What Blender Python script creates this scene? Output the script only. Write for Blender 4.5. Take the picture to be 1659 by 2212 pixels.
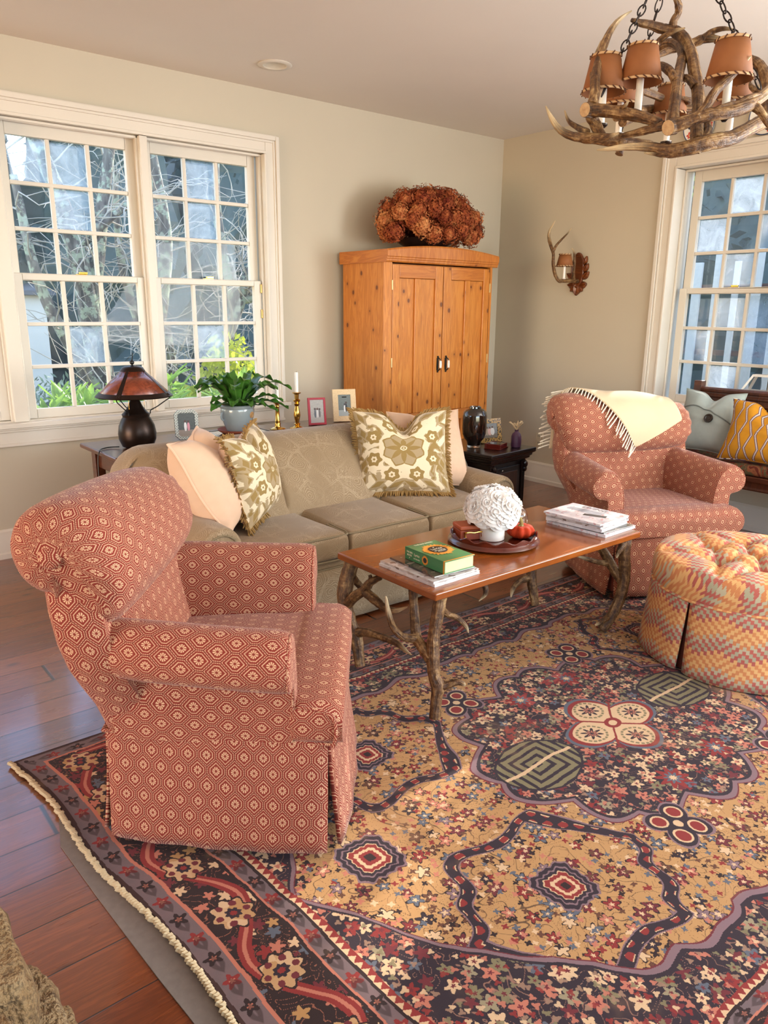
import bpy, bmesh, math, random
from mathutils import Vector, Matrix, noise as mnoise
import numpy as np

for _o in list(bpy.data.objects):
    bpy.data.objects.remove(_o)
SC = bpy.context.scene
COL = SC.collection
PI = math.pi
R = math.radians

# ------------------------------------------------------------ camera
cam_data = bpy.data.cameras.new('camera')
cam = bpy.data.objects.new('camera', cam_data)
COL.objects.link(cam)
CAMP = Vector((-4.858, -4.492, 1.38))
yaw, pit, rol = R(50.84), R(15.13), R(-0.483)
_F = Vector((math.cos(yaw)*math.cos(pit), math.sin(yaw)*math.cos(pit), -math.sin(pit)))
_R = Vector((math.sin(yaw), -math.cos(yaw), 0))
_D = _F.cross(_R)
_R2 = math.cos(rol)*_R + math.sin(rol)*_D
_D2 = -math.sin(rol)*_R + math.cos(rol)*_D
_m = Matrix.Identity(4)
for i in range(3):
    _m[i][0] = _R2[i]; _m[i][1] = -_D2[i]; _m[i][2] = -_F[i]; _m[i][3] = CAMP[i]
cam.matrix_world = _m
cam_data.sensor_fit = 'VERTICAL'
cam_data.sensor_height = 24.0
cam_data.lens = 24.0*1625.0/2212.0
cam_data.clip_start = 0.02
SC.camera = cam

# ------------------------------------------------------------ colour management
SC.view_settings.view_transform = 'Standard'
SC.view_settings.look = 'None'
SC.view_settings.gamma = 1.0
SC.view_settings.use_curve_mapping = False
SC.view_settings.exposure = 0.27

# ------------------------------------------------------------ world, sun, added fill lamps behind and beside the camera
W = bpy.data.worlds.new('world'); SC.world = W
W.use_nodes = True
_wn = W.node_tree
_bg = _wn.nodes['Background']
_sky = _wn.nodes.new('ShaderNodeTexSky')
_sky.sky_type = 'NISHITA'
_sky.sun_disc = False
_sky.sun_elevation = R(24)
_sky.sun_rotation = R(73)
_sky.air_density = 1.0
_sky.dust_density = 0.4
_sky.ozone_density = 1.6
_wn.links.new(_sky.outputs[0], _bg.inputs[0])
_bg.inputs[1].default_value = 0.9

def lamp(name, kind, loc, direction, energy, color, size=None, size_y=None, angle=None):
    d = bpy.data.lights.new(name, kind)
    d.energy = energy; d.color = color
    if kind == 'AREA':
        d.shape = 'RECTANGLE'; d.size = size; d.size_y = size_y
    if angle is not None:
        d.angle = angle
    o = bpy.data.objects.new(name, d)
    COL.objects.link(o)
    o.location = loc
    o.rotation_euler = Vector(direction).to_track_quat('-Z', 'Y').to_euler()
    return o

SUN_TO = Vector((0.86, 0.26, 0.44)).normalized()
lamp('sun', 'SUN', (6, 3, 6), -SUN_TO, 5.0, (1.0, 0.93, 0.82), angle=R(0.6))
# added fill lamps, unseen, by the wall openings behind and beside the camera
lamp('fill_lamp_rear', 'AREA', (-3.6, -7.9, 1.55), (0.05, 1, 1.6), 118, (0.93, 0.965, 1.0), 4.6, 2.1)
lamp('fill_lamp_side', 'AREA', (-0.12, -5.6, 1.6), (-1, 0.35, 0.95), 300, (0.96, 0.975, 1.0), 2.6, 1.9)
lamp('fill_lamp_left', 'AREA', (-8.6, -2.0, 0.95), (1, 0.30, -0.12), 120, (1.0, 0.60, 0.34), 2.6, 1.0)  # added warm fill, stands in for bounce off a sunlit floor

# ------------------------------------------------------------ object helpers
def tag(o, label=None, cat=None, group=None, kind=None):
    if label: o['label'] = label
    if cat: o['category'] = cat
    if group: o['group'] = group
    if kind: o['kind'] = kind
    return o

def thing(name, label, cat, loc=(0, 0, 0), rz=0.0, group=None):
    o = bpy.data.objects.new(name, None)
    o.empty_display_size = 0.05
    COL.objects.link(o)
    o.location = loc; o.rotation_euler = (0, 0, rz)
    return tag(o, label, cat, group)

def dup(root, loc, rz=None, label=None):
    r = root.copy(); COL.objects.link(r); r.location = loc
    if rz is not None: r.rotation_euler = (0, 0, rz)
    if label: r['label'] = label
    for ch in list(root.children):
        c = ch.copy(); COL.objects.link(c); c.parent = r
        for g in list(ch.children):
            q = g.copy(); COL.objects.link(q); q.parent = c
    return r

class MB:
    """collects shapes, then links them as one mesh object"""
    def __init__(s):
        s.v = []; s.f = []; s.uv = []; s.mi = []; s.cur = 0
    def quad(s, pts, uvs=None):
        b = len(s.v); s.v += [tuple(p) for p in pts]
        s.f.append(tuple(range(b, b+len(pts))))
        s.uv.append(uvs if uvs else [(0, 0)]*len(pts)); s.mi.append(s.cur)
    def loft(s, rings, closed=True, cap0=False, cap1=False, us=None, vs=None, uo=0.0, vo=0.0):
        b = len(s.v); n = len(rings[0]); m = len(rings)
        for r in rings: s.v += [tuple(p) for p in r]
        A = np.array([[tuple(p) for p in r] for r in rings], float)
        if us is None:
            d = np.linalg.norm(np.diff(np.concatenate([A, A[:, :1]], 1) if closed else A, axis=1), axis=2)
            u = np.concatenate([np.zeros((m, 1)), np.cumsum(d, 1)], 1)
            u = np.tile(u.max(axis=0) if False else u[m//2], (m, 1)) + uo
        else:
            u = np.tile(np.array(us, float), (m, 1))
        if vs is None:
            d = np.linalg.norm(np.diff(A, axis=0), axis=2).mean(1)
            v = np.concatenate([[0], np.cumsum(d)]) + vo
        else:
            v = np.array(vs, float)
        k = n if closed else n-1
        for i in range(m-1):
            for j in range(k):
                j2 = (j+1) % n
                s.f.append((b+i*n+j, b+i*n+j2, b+(i+1)*n+j2, b+(i+1)*n+j))
                s.uv.append([(u[i][j], v[i]), (u[i][j+1], v[i]), (u[i+1][j+1], v[i+1]), (u[i+1][j], v[i+1])])
                s.mi.append(s.cur)
        for flag, i in ((cap0, 0), (cap1, m-1)):
            if flag:
                idx = [b+i*n+j for j in range(n)]
                if i == 0: idx = idx[::-1]
                s.f.append(tuple(idx))
                P = A[i]; c = P.mean(0)
                e1 = P[0]-c; e1 = e1/(np.linalg.norm(e1)+1e-9)
                nn = np.cross(P[0]-c, P[n//3]-c); nn = nn/(np.linalg.norm(nn)+1e-9); e2 = np.cross(nn, e1)
                seq = range(n) if i else range(n-1, -1, -1)
                s.uv.append([(float((P[j]-c)@e1), float((P[j]-c)@e2)) for j in seq]); s.mi.append(s.cur)
        return s
    def box(s, c, d, M=None):
        x, y, z = [q/2 for q in d]; c = Vector(c)
        P = [Vector(p) for p in ((-x, -y, -z), (x, -y, -z), (x, y, -z), (-x, y, -z), (-x, -y, z), (x, -y, z), (x, y, z), (-x, y, z))]
        if M is not None: P = [M @ p for p in P]
        P = [p+c for p in P]
        X, Y, Z = d
        for f, (a, e) in (((0, 3, 2, 1), (Y, X)), ((4, 5, 6, 7), (X, Y)), ((0, 1, 5, 4), (X, Z)), ((1, 2, 6, 5), (Y, Z)), ((2, 3, 7, 6), (X, Z)), ((3, 0, 4, 7), (Y, Z))):
            s.quad([P[i] for i in f], [(0, 0), (a, 0), (a, e), (0, e)])
        return s
    def tube(s, pts, rad, n=8, caps=True, vs=None, us=None):
        P = [Vector(p) for p in pts]
        if not hasattr(rad, '__len__'): rad = [rad]*len(P)
        t0 = (P[1]-P[0]).normalized()
        up = Vector((0, 0, 1)) if abs(t0.z) < .9 else Vector((1, 0, 0))
        nrm = t0.cross(up).normalized()
        rings = []
        for i, p in enumerate(P):
            t = (P[min(i+1, len(P)-1)]-P[max(i-1, 0)])
            if t.length < 1e-9: t = t0
            t.normalize()
            nrm = (nrm - t*nrm.dot(t))
            if nrm.length < 1e-6: nrm = t.orthogonal()
            nrm.normalize(); bn = t.cross(nrm)
            rings.append([p + (nrm*math.cos(2*PI*k/n)+bn*math.sin(2*PI*k/n))*max(rad[i], 1e-4) for k in range(n)])
        return s.loft(rings, True, caps, caps, us=us, vs=vs)
    def lathe(s, prof, n=24, c=(0, 0, 0), cap0=True, cap1=True, lobes=None):
        rings = []
        for r, z in prof:
            ring = []
            for k in range(n):
                a = 2*PI*k/n
                q = r if lobes is None else r*lobes(a, z)
                ring.append((c[0]+q*math.cos(a), c[1]+q*math.sin(a), c[2]+z))
            rings.append(ring)
        return s.loft(rings, True, cap0, cap1)
    def grid(s, f, nu, nv, uv=None):
        b = len(s.v)
        for j in range(nv+1):
            for i in range(nu+1):
                s.v.append(tuple(f(i/nu, j/nv)))
        if uv is None: uv = lambda a, q: (a, q)
        for j in range(nv):
            for i in range(nu):
                s.f.append((b+j*(nu+1)+i, b+j*(nu+1)+i+1, b+(j+1)*(nu+1)+i+1, b+(j+1)*(nu+1)+i))
                s.uv.append([uv(i/nu, j/nv), uv((i+1)/nu, j/nv), uv((i+1)/nu, (j+1)/nv), uv(i/nu, (j+1)/nv)])
                s.mi.append(s.cur)
        return s
    def ball(s, c, r, n=10, sc=(1, 1, 1)):
        prof = [(max(1e-4, math.sin(PI*i/n)), -math.cos(PI*i/n)) for i in range(n+1)]
        rings = [[(c[0]+r*sc[0]*q*math.cos(2*PI*k/(n+2)), c[1]+r*sc[1]*q*math.sin(2*PI*k/(n+2)), c[2]+r*sc[2]*z) for k in range(n+2)] for q, z in prof]
        return s.loft(rings, True, True, True)
    def xf(s, M, start=0):
        for i in range(start, len(s.v)):
            s.v[i] = tuple(M @ Vector(s.v[i]))
        return s
    def build(s, name, mats, parent=None, smooth=40, bevel=None, seg=2, solid=None, sub=0):
        me = bpy.data.meshes.new(name)
        me.from_pydata(s.v, [], s.f)
        if not isinstance(mats, (list, tuple)): mats = [mats]
        for m in mats: me.materials.append(m)
        lay = me.uv_layers.new(name='UVMap')
        flat = [c for u in s.uv for p in u for c in p]
        lay.data.foreach_set('uv', flat)
        if any(s.mi): me.polygons.foreach_set('material_index', s.mi)
        bm = bmesh.new(); bm.from_mesh(me)
        bmesh.ops.remove_doubles(bm, verts=bm.verts, dist=1e-5)
        bmesh.ops.recalc_face_normals(bm, faces=bm.faces)
        bm.to_mesh(me); bm.free()
        if smooth:
            me.polygons.foreach_set('use_smooth', [True]*len(me.polygons))
            me.set_sharp_from_angle(angle=R(smooth))
        me.update()
        o = bpy.data.objects.new(name, me)
        COL.objects.link(o)
        if parent is not None: o.parent = parent
        if solid:
            q = o.modifiers.new('solid', 'SOLIDIFY'); q.thickness = solid; q.offset = 0
        if bevel:
            q = o.modifiers.new('bevel', 'BEVEL'); q.width = bevel; q.segments = seg; q.limit_method = 'ANGLE'; q.angle_limit = R(35)
            q.harden_normals = True
        if sub:
            q = o.modifiers.new('sub', 'SUBSURF'); q.levels = sub; q.render_levels = sub
        return o

def spline(pts, n=6):
    """Catmull-Rom through tuples of any length"""
    P = [np.array(p, float) for p in pts]
    P = [2*P[0]-P[1]] + P + [2*P[-1]-P[-2]]
    out = []
    for i in range(1, len(P)-2):
        for k in range(n):
            t = k/n
            out.append(.5*((2*P[i]) + (P[i+1]-P[i-1])*t + (2*P[i-1]-5*P[i]+4*P[i+1]-P[i+2])*t*t + (-P[i-1]+3*P[i]-3*P[i+1]+P[i+2])*t**3))
    out.append(P[-2])
    return out

def sstep(a, b, x):
    t = min(1, max(0, (x-a)/(b-a))); return t*t*(3-2*t)

# ------------------------------------------------------------ material helpers
def lin(c):
    """sRGB 0-255 to linear"""
    o = []
    for q in c[:3]:
        q = q/255.0
        o.append(q/12.92 if q <= .04045 else ((q+.055)/1.055)**2.4)
    return (o[0], o[1], o[2], 1.0)

NT = None
def _sock(x): return x.s if isinstance(x, E) else x
def M(op, a, b=None, c=None, clamp=False):
    n = NT.nodes.new('ShaderNodeMath'); n.operation = op; n.use_clamp = clamp
    for i, q in enumerate((a, b, c)):
        if q is None: continue
        if isinstance(q, E): NT.links.new(q.s, n.inputs[i])
        else: n.inputs[i].default_value = q
    return E(n.outputs[0])
class E:
    def __init__(s, sock): s.s = sock
    def __add__(s, o): return M('ADD', s, o)
    __radd__ = __add__
    def __sub__(s, o): return M('SUBTRACT', s, o)
    def __rsub__(s, o): return M('SUBTRACT', o, s)
    def __mul__(s, o): return M('MULTIPLY', s, o)
    __rmul__ = __mul__
    def __truediv__(s, o): return M('DIVIDE', s, o)
    def __rtruediv__(s, o): return M('DIVIDE', o, s)
    def __neg__(s): return M('MULTIPLY', s, -1.0)
def fabs(a): return M('ABSOLUTE', a)
def fmin(a, b): return M('MINIMUM', a, b)
def fmax(a, b): return M('MAXIMUM', a, b)
def ffloor(a): return M('FLOOR', a)
def ffrac(a): return M('FRACT', a)
def fsin(a): return M('SINE', a)
def fcos(a): return M('COSINE', a)
def lt(a, b): return M('LESS_THAN', a, b)
def gt(a, b): return M('GREATER_THAN', a, b)
def atan2(a, b): return M('ARCTAN2', a, b)
def hyp(x, y): return M('SQRT', x*x+y*y)
def step(e0, e1, x):
    n = NT.nodes.new('ShaderNodeMapRange'); n.interpolation_type = 'SMOOTHSTEP'
    NT.links.new(x.s, n.inputs[0])
    n.inputs[1].default_value = e0; n.inputs[2].default_value = e1
    return E(n.outputs[0])
def tri(x): return fabs(ffrac(x)-.5)*2.0      # 1..0..1 triangle
def mixc(f, a, b, mode='MIX'):
    n = NT.nodes.new('ShaderNodeMix'); n.data_type = 'RGBA'; n.blend_type = mode
    for i, q in ((0, f), (6, a), (7, b)):
        if isinstance(q, E): NT.links.new(q.s, n.inputs[i])
        else: n.inputs[i].default_value = q
    return E(n.outputs[2])
def comb(x, y, z=0.0):
    n = NT.nodes.new('ShaderNodeCombineXYZ')
    for i, q in enumerate((x, y, z)):
        if isinstance(q, E): NT.links.new(q.s, n.inputs[i])
        else: n.inputs[i].default_value = q
    return E(n.outputs[0])
def sep(v):
    n = NT.nodes.new('ShaderNodeSeparateXYZ'); NT.links.new(v.s, n.inputs[0])
    return E(n.outputs[0]), E(n.outputs[1]), E(n.outputs[2])
def uvc():
    n = NT.nodes.new('ShaderNodeTexCoord'); return E(n.outputs['UV'])
def objc():
    n = NT.nodes.new('ShaderNodeTexCoord'); return E(n.outputs['Object'])
def noise(v, scale, detail=2.0, rough=.5, dist=0.0, color=False):
    n = NT.nodes.new('ShaderNodeTexNoise'); NT.links.new(v.s, n.inputs['Vector'])
    n.inputs['Scale'].default_value = scale; n.inputs['Detail'].default_value = detail
    n.inputs['Roughness'].default_value = rough; n.inputs['Distortion'].default_value = dist
    return E(n.outputs[1 if color else 0])
def voro(v, scale, feature='F1', rnd=1.0, dim='2D'):
    n = NT.nodes.new('ShaderNodeTexVoronoi'); n.voronoi_dimensions = dim; n.feature = feature
    NT.links.new(v.s, n.inputs['Vector']); n.inputs['Scale'].default_value = scale
    n.inputs['Randomness'].default_value = rnd
    return {k.name: E(k) for k in n.outputs}
def white(v):
    n = NT.nodes.new('ShaderNodeTexWhiteNoise'); n.noise_dimensions = '3D'; NT.links.new(v.s, n.inputs['Vector'])
    return E(n.outputs[0])
def ramp(f, stops, interp='LINEAR'):
    n = NT.nodes.new('ShaderNodeValToRGB'); n.color_ramp.interpolation = interp
    NT.links.new(f.s, n.inputs[0])
    cr = n.color_ramp
    while len(cr.elements) < len(stops): cr.elements.new(1.0)
    for e, (p, c) in zip(cr.elements, stops):
        e.position = p; e.color = c
    return E(n.outputs[0])
def scalev(v, x, y, z):
    n = NT.nodes.new('ShaderNodeVectorMath'); n.operation = 'MULTIPLY'
    NT.links.new(v.s, n.inputs[0]); n.inputs[1].default_value = (x, y, z)
    return E(n.outputs[0])
def addv(a, b):
    n = NT.nodes.new('ShaderNodeVectorMath'); n.operation = 'ADD'
    for i, q in enumerate((a, b)):
        if isinstance(q, E): NT.links.new(q.s, n.inputs[i])
        else: n.inputs[i].default_value = q
    return E(n.outputs[0])
def mat(name, color=(.8, .8, .8, 1), rough=.5, metal=0.0, fn=None, spec=.5, sheen=0.0, coat=0.0, trans=0.0, sss=0.0, emit=None):
    """fn() runs with NT set; may return dict(color=, rough=, height=, bump=)"""
    global NT
    m = bpy.data.materials.new(name); m.use_nodes = True
    NT = m.node_tree
    b = NT.nodes['Principled BSDF']
    b.inputs['Base Color'].default_value = color
    b.inputs['Roughness'].default_value = rough
    b.inputs['Metallic'].default_value = metal
    b.inputs['Specular IOR Level'].default_value = spec
    b.inputs['Sheen Weight'].default_value = sheen
    b.inputs['Sheen Roughness'].default_value = .4
    b.inputs['Coat Weight'].default_value = coat
    b.inputs['Coat Roughness'].default_value = .12
    b.inputs['Transmission Weight'].default_value = trans
    if emit:
        b.inputs['Emission Color'].default_value = emit[0]; b.inputs['Emission Strength'].default_value = emit[1]
    if fn:
        r = fn() or {}
        if 'color' in r: NT.links.new(r['color'].s, b.inputs['Base Color'])
        if 'rough' in r: NT.links.new(r['rough'].s, b.inputs['Roughness'])
        if 'height' in r:
            n = NT.nodes.new('ShaderNodeBump'); n.inputs['Strength'].default_value = r.get('bump', .3)
            n.inputs['Distance'].default_value = r.get('dist', .01)
            NT.links.new(r['height'].s, n.inputs['Height']); NT.links.new(n.outputs[0], b.inputs['Normal'])
    return m
# ------------------------------------------------------------ materials
def palette(r, cols):
    """pick one of cols by a 0..1 value"""
    k = len(cols)
    return ramp(r, [(i/k, c) for i, c in enumerate(cols)], 'CONSTANT')

def m_paint(name, rgb, rough=.55):
    def fn():
        v = objc(); n = noise(v, 2.2, 3); f = noise(v, 240, 2)
        c = mixc(n, tuple(q*.96 for q in rgb[:3])+(1,), tuple(min(1, q*1.03) for q in rgb[:3])+(1,))
        return dict(color=c, height=f, bump=.05, dist=.002)
    return mat(name, rgb, rough, fn=fn, spec=.3)

WALL = m_paint('wall_paint', lin((196, 186, 166)), .7)
CEIL = m_paint('ceiling_paint', lin((224, 216, 205)), .8)
TRIM = m_paint('trim_gloss_paint', lin((216, 208, 195)), .35)

def _floor():
    x, y, z = sep(objc())
    wv = noise(comb(x*.8, y*.8), 1.0, 1)*.012
    py = (y + wv)/.152
    row = ffloor(py); fy = ffrac(py)
    off = white(comb(row, 3.1))
    px = x/2.4 + off*3.0
    col = ffloor(px); fx = ffrac(px)
    rnd = white(comb(row, col, 1.7))
    g = comb(x*1.1 + rnd*30.0, y*13.0 + rnd*7.0, rnd*5.0)
    n1 = noise(g, 2.2, 5, .62, 1.6)
    n2 = noise(comb(x*3.0, y*120.0, rnd*9.0), 1.5, 3, .6)
    vk = voro(comb(x*1.6 + rnd*11.0, y*3.1), 1.4, 'F1', 1.0)
    knot = step(.09, .0, vk['Distance'])
    ring = fsin(n1*34.0)*.5 + .5
    f = n1*.55 + ring*.22 + n2*.25
    c = ramp(f, [(.15, lin((52, 22, 10))), (.42, lin((92, 44, 20))), (.62, lin((122, 62, 28))), (.9, lin((150, 84, 42)))])
    c = mixc(.45, c, mixc(rnd, lin((88, 42, 22)), lin((150, 86, 46))))
    c = mixc(knot*.75, c, lin((44, 20, 12)))
    seam = fmax(step(.018, .004, fmin(fy, 1.0-fy)), step(.0035, .001, fmin(fx, 1.0-fx)))
    c = mixc(seam, c, lin((24, 11, 6)))
    ro = noise(comb(x, y*4.0), 5.0, 3)*.16 + .17 + n2*.1
    return dict(color=c, rough=ro, height=n2*.25 - seam*1.2 + noise(comb(x*.9, y*2.0), 2.0, 1)*1.2, bump=.22, dist=.004)
FLOOR = mat('pine_floorboards', fn=_floor, spec=.6, coat=.8)

def m_wood(name, dark, mid, light, rough=.3, scale=1.0, coat=.2, knots=0.0, axis='u', ringf=20.0):
    """grain runs along UV u (or v)"""
    def fn():
        u, v, _ = sep(uvc())
        if axis == 'v': u, v = v, u
        oi = NT.nodes.new('ShaderNodeObjectInfo'); rn = E(oi.outputs['Random'])
        g = comb(u*1.6*scale + rn*20.0, v*15.0*scale + rn*9.0, rn*3.0)
        n1 = noise(g, 1.5, 4, .6, 1.2)
        n2 = noise(comb(u*8.0*scale, v*160.0*scale, rn), 1.0, 3)
        ring = fsin(n1*ringf)*.5+.5
        f = n1*.5 + ring*.25 + n2*.3
        c = ramp(f, [(.2, dark), (.5, mid), (.85, light)])
        if knots:
            kv = voro(comb(u*4.4 + rn*7.0, v*6.0 + rn*3.0), 1.6, 'F1', 1.0)
            d = kv['Distance']; pick = gt(E(kv['Color'].s) if False else white(kv['Position']), 1.0-knots)
            c = mixc(pick*step(.30, .05, d)*.5, c, dark)
            kr = ffrac(white(kv['Position'])*17.0)*.065 + .035
            c = mixc(pick*step(.03, -.01, d - kr)*.8, c, lin((84, 36, 14)))
        return dict(color=c, height=n2, bump=.06, dist=.002)
    return mat(name, mid, rough, fn=fn, coat=coat)
PINE = m_wood('honey_pine', lin((150, 82, 26)), lin((196, 120, 46)), lin((216, 148, 70)), .36, knots=.42, axis='v', coat=.15)
PINEH = m_wood('honey_pine_crosswise', lin((140, 74, 24)), lin((182, 106, 40)), lin((206, 136, 60)), .36, knots=.2, axis='u', coat=.15)
CHERRY = m_wood('cherry_table_wood', lin((108, 52, 17)), lin((142, 74, 26)), lin((164, 94, 38)), .22, coat=.5, ringf=9.0)
WALNUT = m_wood('dark_console_wood', lin((48, 22, 14)), lin((82, 42, 26)), lin((104, 56, 34)), .28, coat=.4)
EBONY = m_wood('near_black_wood', lin((16, 8, 6)), lin((30, 15, 12)), lin((44, 22, 16)), .28, coat=.3)
OAK = m_wood('dark_oak', lin((44, 20, 10)), lin((78, 38, 20)), lin((108, 58, 30)), .4, coat=.15)
MAHOG = m_wood('mahogany', lin((54, 16, 10)), lin((84, 28, 16)), lin((104, 38, 22)), .2, coat=.5)
CARVED = m_wood('carved_walnut', lin((62, 26, 10)), lin((112, 56, 22)), lin((146, 80, 34)), .38, coat=.2)

def m_plain(name, rgb, rough=.5, metal=0.0, spec=.5, coat=0.0, sheen=0.0, var=.12, sc=30.0, bump=.05, trans=0.0):
    c0 = lin(rgb)
    def fn():
        v = objc(); n = noise(v, sc, 3)
        c = mixc(n, tuple(q*(1-var) for q in c0[:3])+(1,), tuple(min(1, q*(1+var)) for q in c0[:3])+(1,))
        return dict(color=c, height=n, bump=bump, dist=.002)
    return mat(name, c0, rough, metal, fn, spec=spec, coat=coat, sheen=sheen, trans=trans)
WHITE = m_plain('white_candle_wax', (238, 232, 222), .4)
BRASS = m_plain('polished_brass', (206, 160, 78), .16, 1.0, var=.06)
BRONZE = m_plain('dark_bronze', (46, 34, 28), .34, .75, var=.25, sc=14)
IRON = m_plain('black_iron', (40, 30, 27), .5, .6)
BLACK = m_plain('black_metal', (18, 17, 17), .4, .2)
CHROME = m_plain('silver_plate', (190, 186, 176), .22, 1.0)
TERRA = m_plain('terracotta', (150, 74, 50), .75)
PAPER = m_plain('paper_edges', (222, 216, 206), .8)
CREAMP = m_plain('book_pages', (226, 206, 160), .85)
GOLDT = m_plain('brass_hinge', (196, 166, 104), .3, .9)

# armchair fabric: staggered stretched hexagons holding little flowers
def _chair(cell=.049, rr=.0425):
    u, v, _ = sep(uvc())
    wob = noise(comb(u, v), 40.0, 1)*.0012
    u = u + wob; v = v + wob
    def cellc(du, dv):
        a = (ffrac(u/cell + du) - .5)*cell
        b = (ffrac(v/(2*rr) + dv) - .5)*(2*rr)
        ax = fabs(a); ay = fabs(b)
        m = fmax(ax/(cell*.5), (ax+ay)/(.25*cell+.5*rr))
        return a, b, m
    a1, b1, m1 = cellc(0.0, 0.0); a2, b2, m2 = cellc(.5, .5)
    s = lt(m1, m2)
    m = fmin(m1, m2)
    a = a1*s + a2*(1.0-s); b = b1*s + b2*(1.0-s)
    ang = atan2(b, a)
    th = ffrac((u+v)/.0046); th2 = ffrac((u-v)/.0046)
    dash = gt(th, .18)*gt(th2, .10)
    petal = gt(fcos(ang*10.0), -.45)
    flower = lt(m, .42)*gt(m, .13)*petal
    ringm = gt(m, .60)*lt(m, .705)*dash
    outer = gt(m, .87)*gt(ffrac(v/.0052), .24)*lt(m, .945)
    msk = fmax(fmax(flower, ringm), outer*.85)
    n = noise(comb(u, v), 900.0, 1); n2 = noise(comb(u, v), 7.0, 3)
    red = mixc(n, lin((104, 31, 24)), lin((138, 51, 39)))
    red = mixc(gt(m, .965)*.6, red, lin((82, 26, 22)))
    cream = mixc(n, lin((194, 146, 112)), lin((222, 186, 150)))
    c = mixc(msk, red, cream)
    c = mixc(n2*.10, c, lin((196, 110, 88)))
    return dict(color=c, height=msk + n*.4, bump=.35, dist=.0016)
CHAIR = mat('red_honeycomb_weave', rough=.85, fn=_chair, spec=.2, sheen=.15)
WELT = m_plain('red_welt_cord', (158, 84, 68), .85, var=.25, sc=180, sheen=.1)

def _sofa():
    u, v, _ = sep(uvc())
    p = comb(u, v)
    wv = noise(p, 7.0, 2, color=True)
    pw = addv(p, scalev(wv, .05, .05, 0))
    v1 = voro(pw, 9.0, 'F1', .95); v2 = voro(pw, 9.0, 'DISTANCE_TO_EDGE', .85)
    rings = fsin(v1['Distance']*70.0 + noise(p, 30.0, 3)*16.0)
    swirl = fsin(noise(p, 19.0, 3, .6, 1.8)*60.0)
    near = step(.46, .36, v1['Distance'])
    line = fmax(gt(rings, .62)*near, gt(swirl, .62)*(1.0-near))
    line = fmax(line, step(.02, .008, fabs(v2['Distance']-.03)))
    n = noise(p, 700.0, 1)
    worn = noise(p, 5.0, 2)
    base = mixc(n, lin((128, 106, 79)), lin((156, 133, 103)))
    hi = mixc(n, lin((170, 147, 116)), lin((196, 174, 144)))
    c = mixc(line*step(.30, .70, worn)*.75, base, hi)
    return dict(color=c, height=n + line*.2, bump=.15, dist=.001)
SOFA = mat('olive_paisley_chenille', rough=.8, fn=_sofa, spec=.2, sheen=.2)
SOFAW = m_plain('olive_welt_cord', (128, 112, 84), .85, var=.15, sc=150)

# ottoman flame stitch
def _flame(vert):
    def fn():
        u, v, _ = sep(uvc())
        if not vert: u, v = v, u
        cw = .0125
        col = ffloor(u/cw)
        zig = fabs(ffrac(col/14.0) - .5)*14.0
        jj = fabs(ffrac(u/.0038)-.5)*.007
        ph = v + zig*.0052 + gt(ffrac(col*.5), .25)*.0165 + jj
        k = ffrac(ph/.132)
        c = palette(k, [lin((160, 156, 128)), lin((178, 60, 58)), lin((182, 174, 144)), lin((202, 112, 52)), lin((226, 174, 106)), lin((206, 120, 56)), lin((222, 166, 98)), lin((170, 44, 50))])
        n = noise(comb(u*3.0, v*.6), 400.0, 2)
        c = mixc(n*.35, c, lin((216, 196, 164)))
        return dict(color=c, height=n, bump=.15, dist=.001)
    return mat('flame_stitch_' + ('upright' if vert else 'crosswise'), rough=.85, fn=fn, spec=.2, sheen=.1)
FLAMEV = _flame(True); FLAMEH = _flame(False)

# antler: u runs round the beam, v from butt (0) to tip (1)
def _antler():
    u, v, _ = sep(uvc())
    o = objc()
    n = noise(o, 60.0, 4, .65); n2 = noise(o, 14.0, 3)
    g = noise(comb(u*160.0, v*4.0), 1.0, 3, .6)
    f = n*.35 + g*.4 + n2*.25
    c = ramp(f, [(.36, lin((40, 25, 14))), (.47, lin((88, 58, 32))), (.54, lin((132, 98, 60))), (.64, lin((186, 154, 108)))])
    tip = step(.62, .97, v)
    c = mixc(tip, c, lin((214, 190, 150)))
    return dict(color=c, height=g*1.2 + n*.5, bump=1.0, dist=.008)
ANTLER = mat('shed_antler', rough=.48, fn=_antler, spec=.4)
def _cut():
    o = objc(); n = noise(o, 90.0, 3)
    return dict(color=mixc(n, lin((150, 110, 74)), lin((214, 184, 142))))
ANTCUT = mat('sawn_antler_end', rough=.8, fn=_cut)

def m_velvet(name, rgb, sheen=.35):
    c0 = lin(rgb)
    def fn():
        u, v, _ = sep(uvc()); n = noise(comb(u, v), 6.0, 3); f = noise(comb(u, v), 300.0, 1)
        c = mixc(n, tuple(q*.9 for q in c0[:3])+(1,), tuple(min(1, q*1.06) for q in c0[:3])+(1,))
        return dict(color=c, height=f + n*3.0, bump=.12, dist=.002)
    return mat(name, c0, .75, fn=fn, spec=.25, sheen=sheen)
PEACH = m_velvet('peach_velvet', (216, 180, 150), .2)
BLUEG = m_velvet('grey_blue_linen', (168, 178, 172), .1)
FRINGE = m_velvet('ochre_fringe', (150, 116, 66), .1)
THROW = m_velvet('oatmeal_wool', (208, 186, 152), .1)
TASSEL = m_velvet('ivory_wool', (236, 226, 204), .2)

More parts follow.
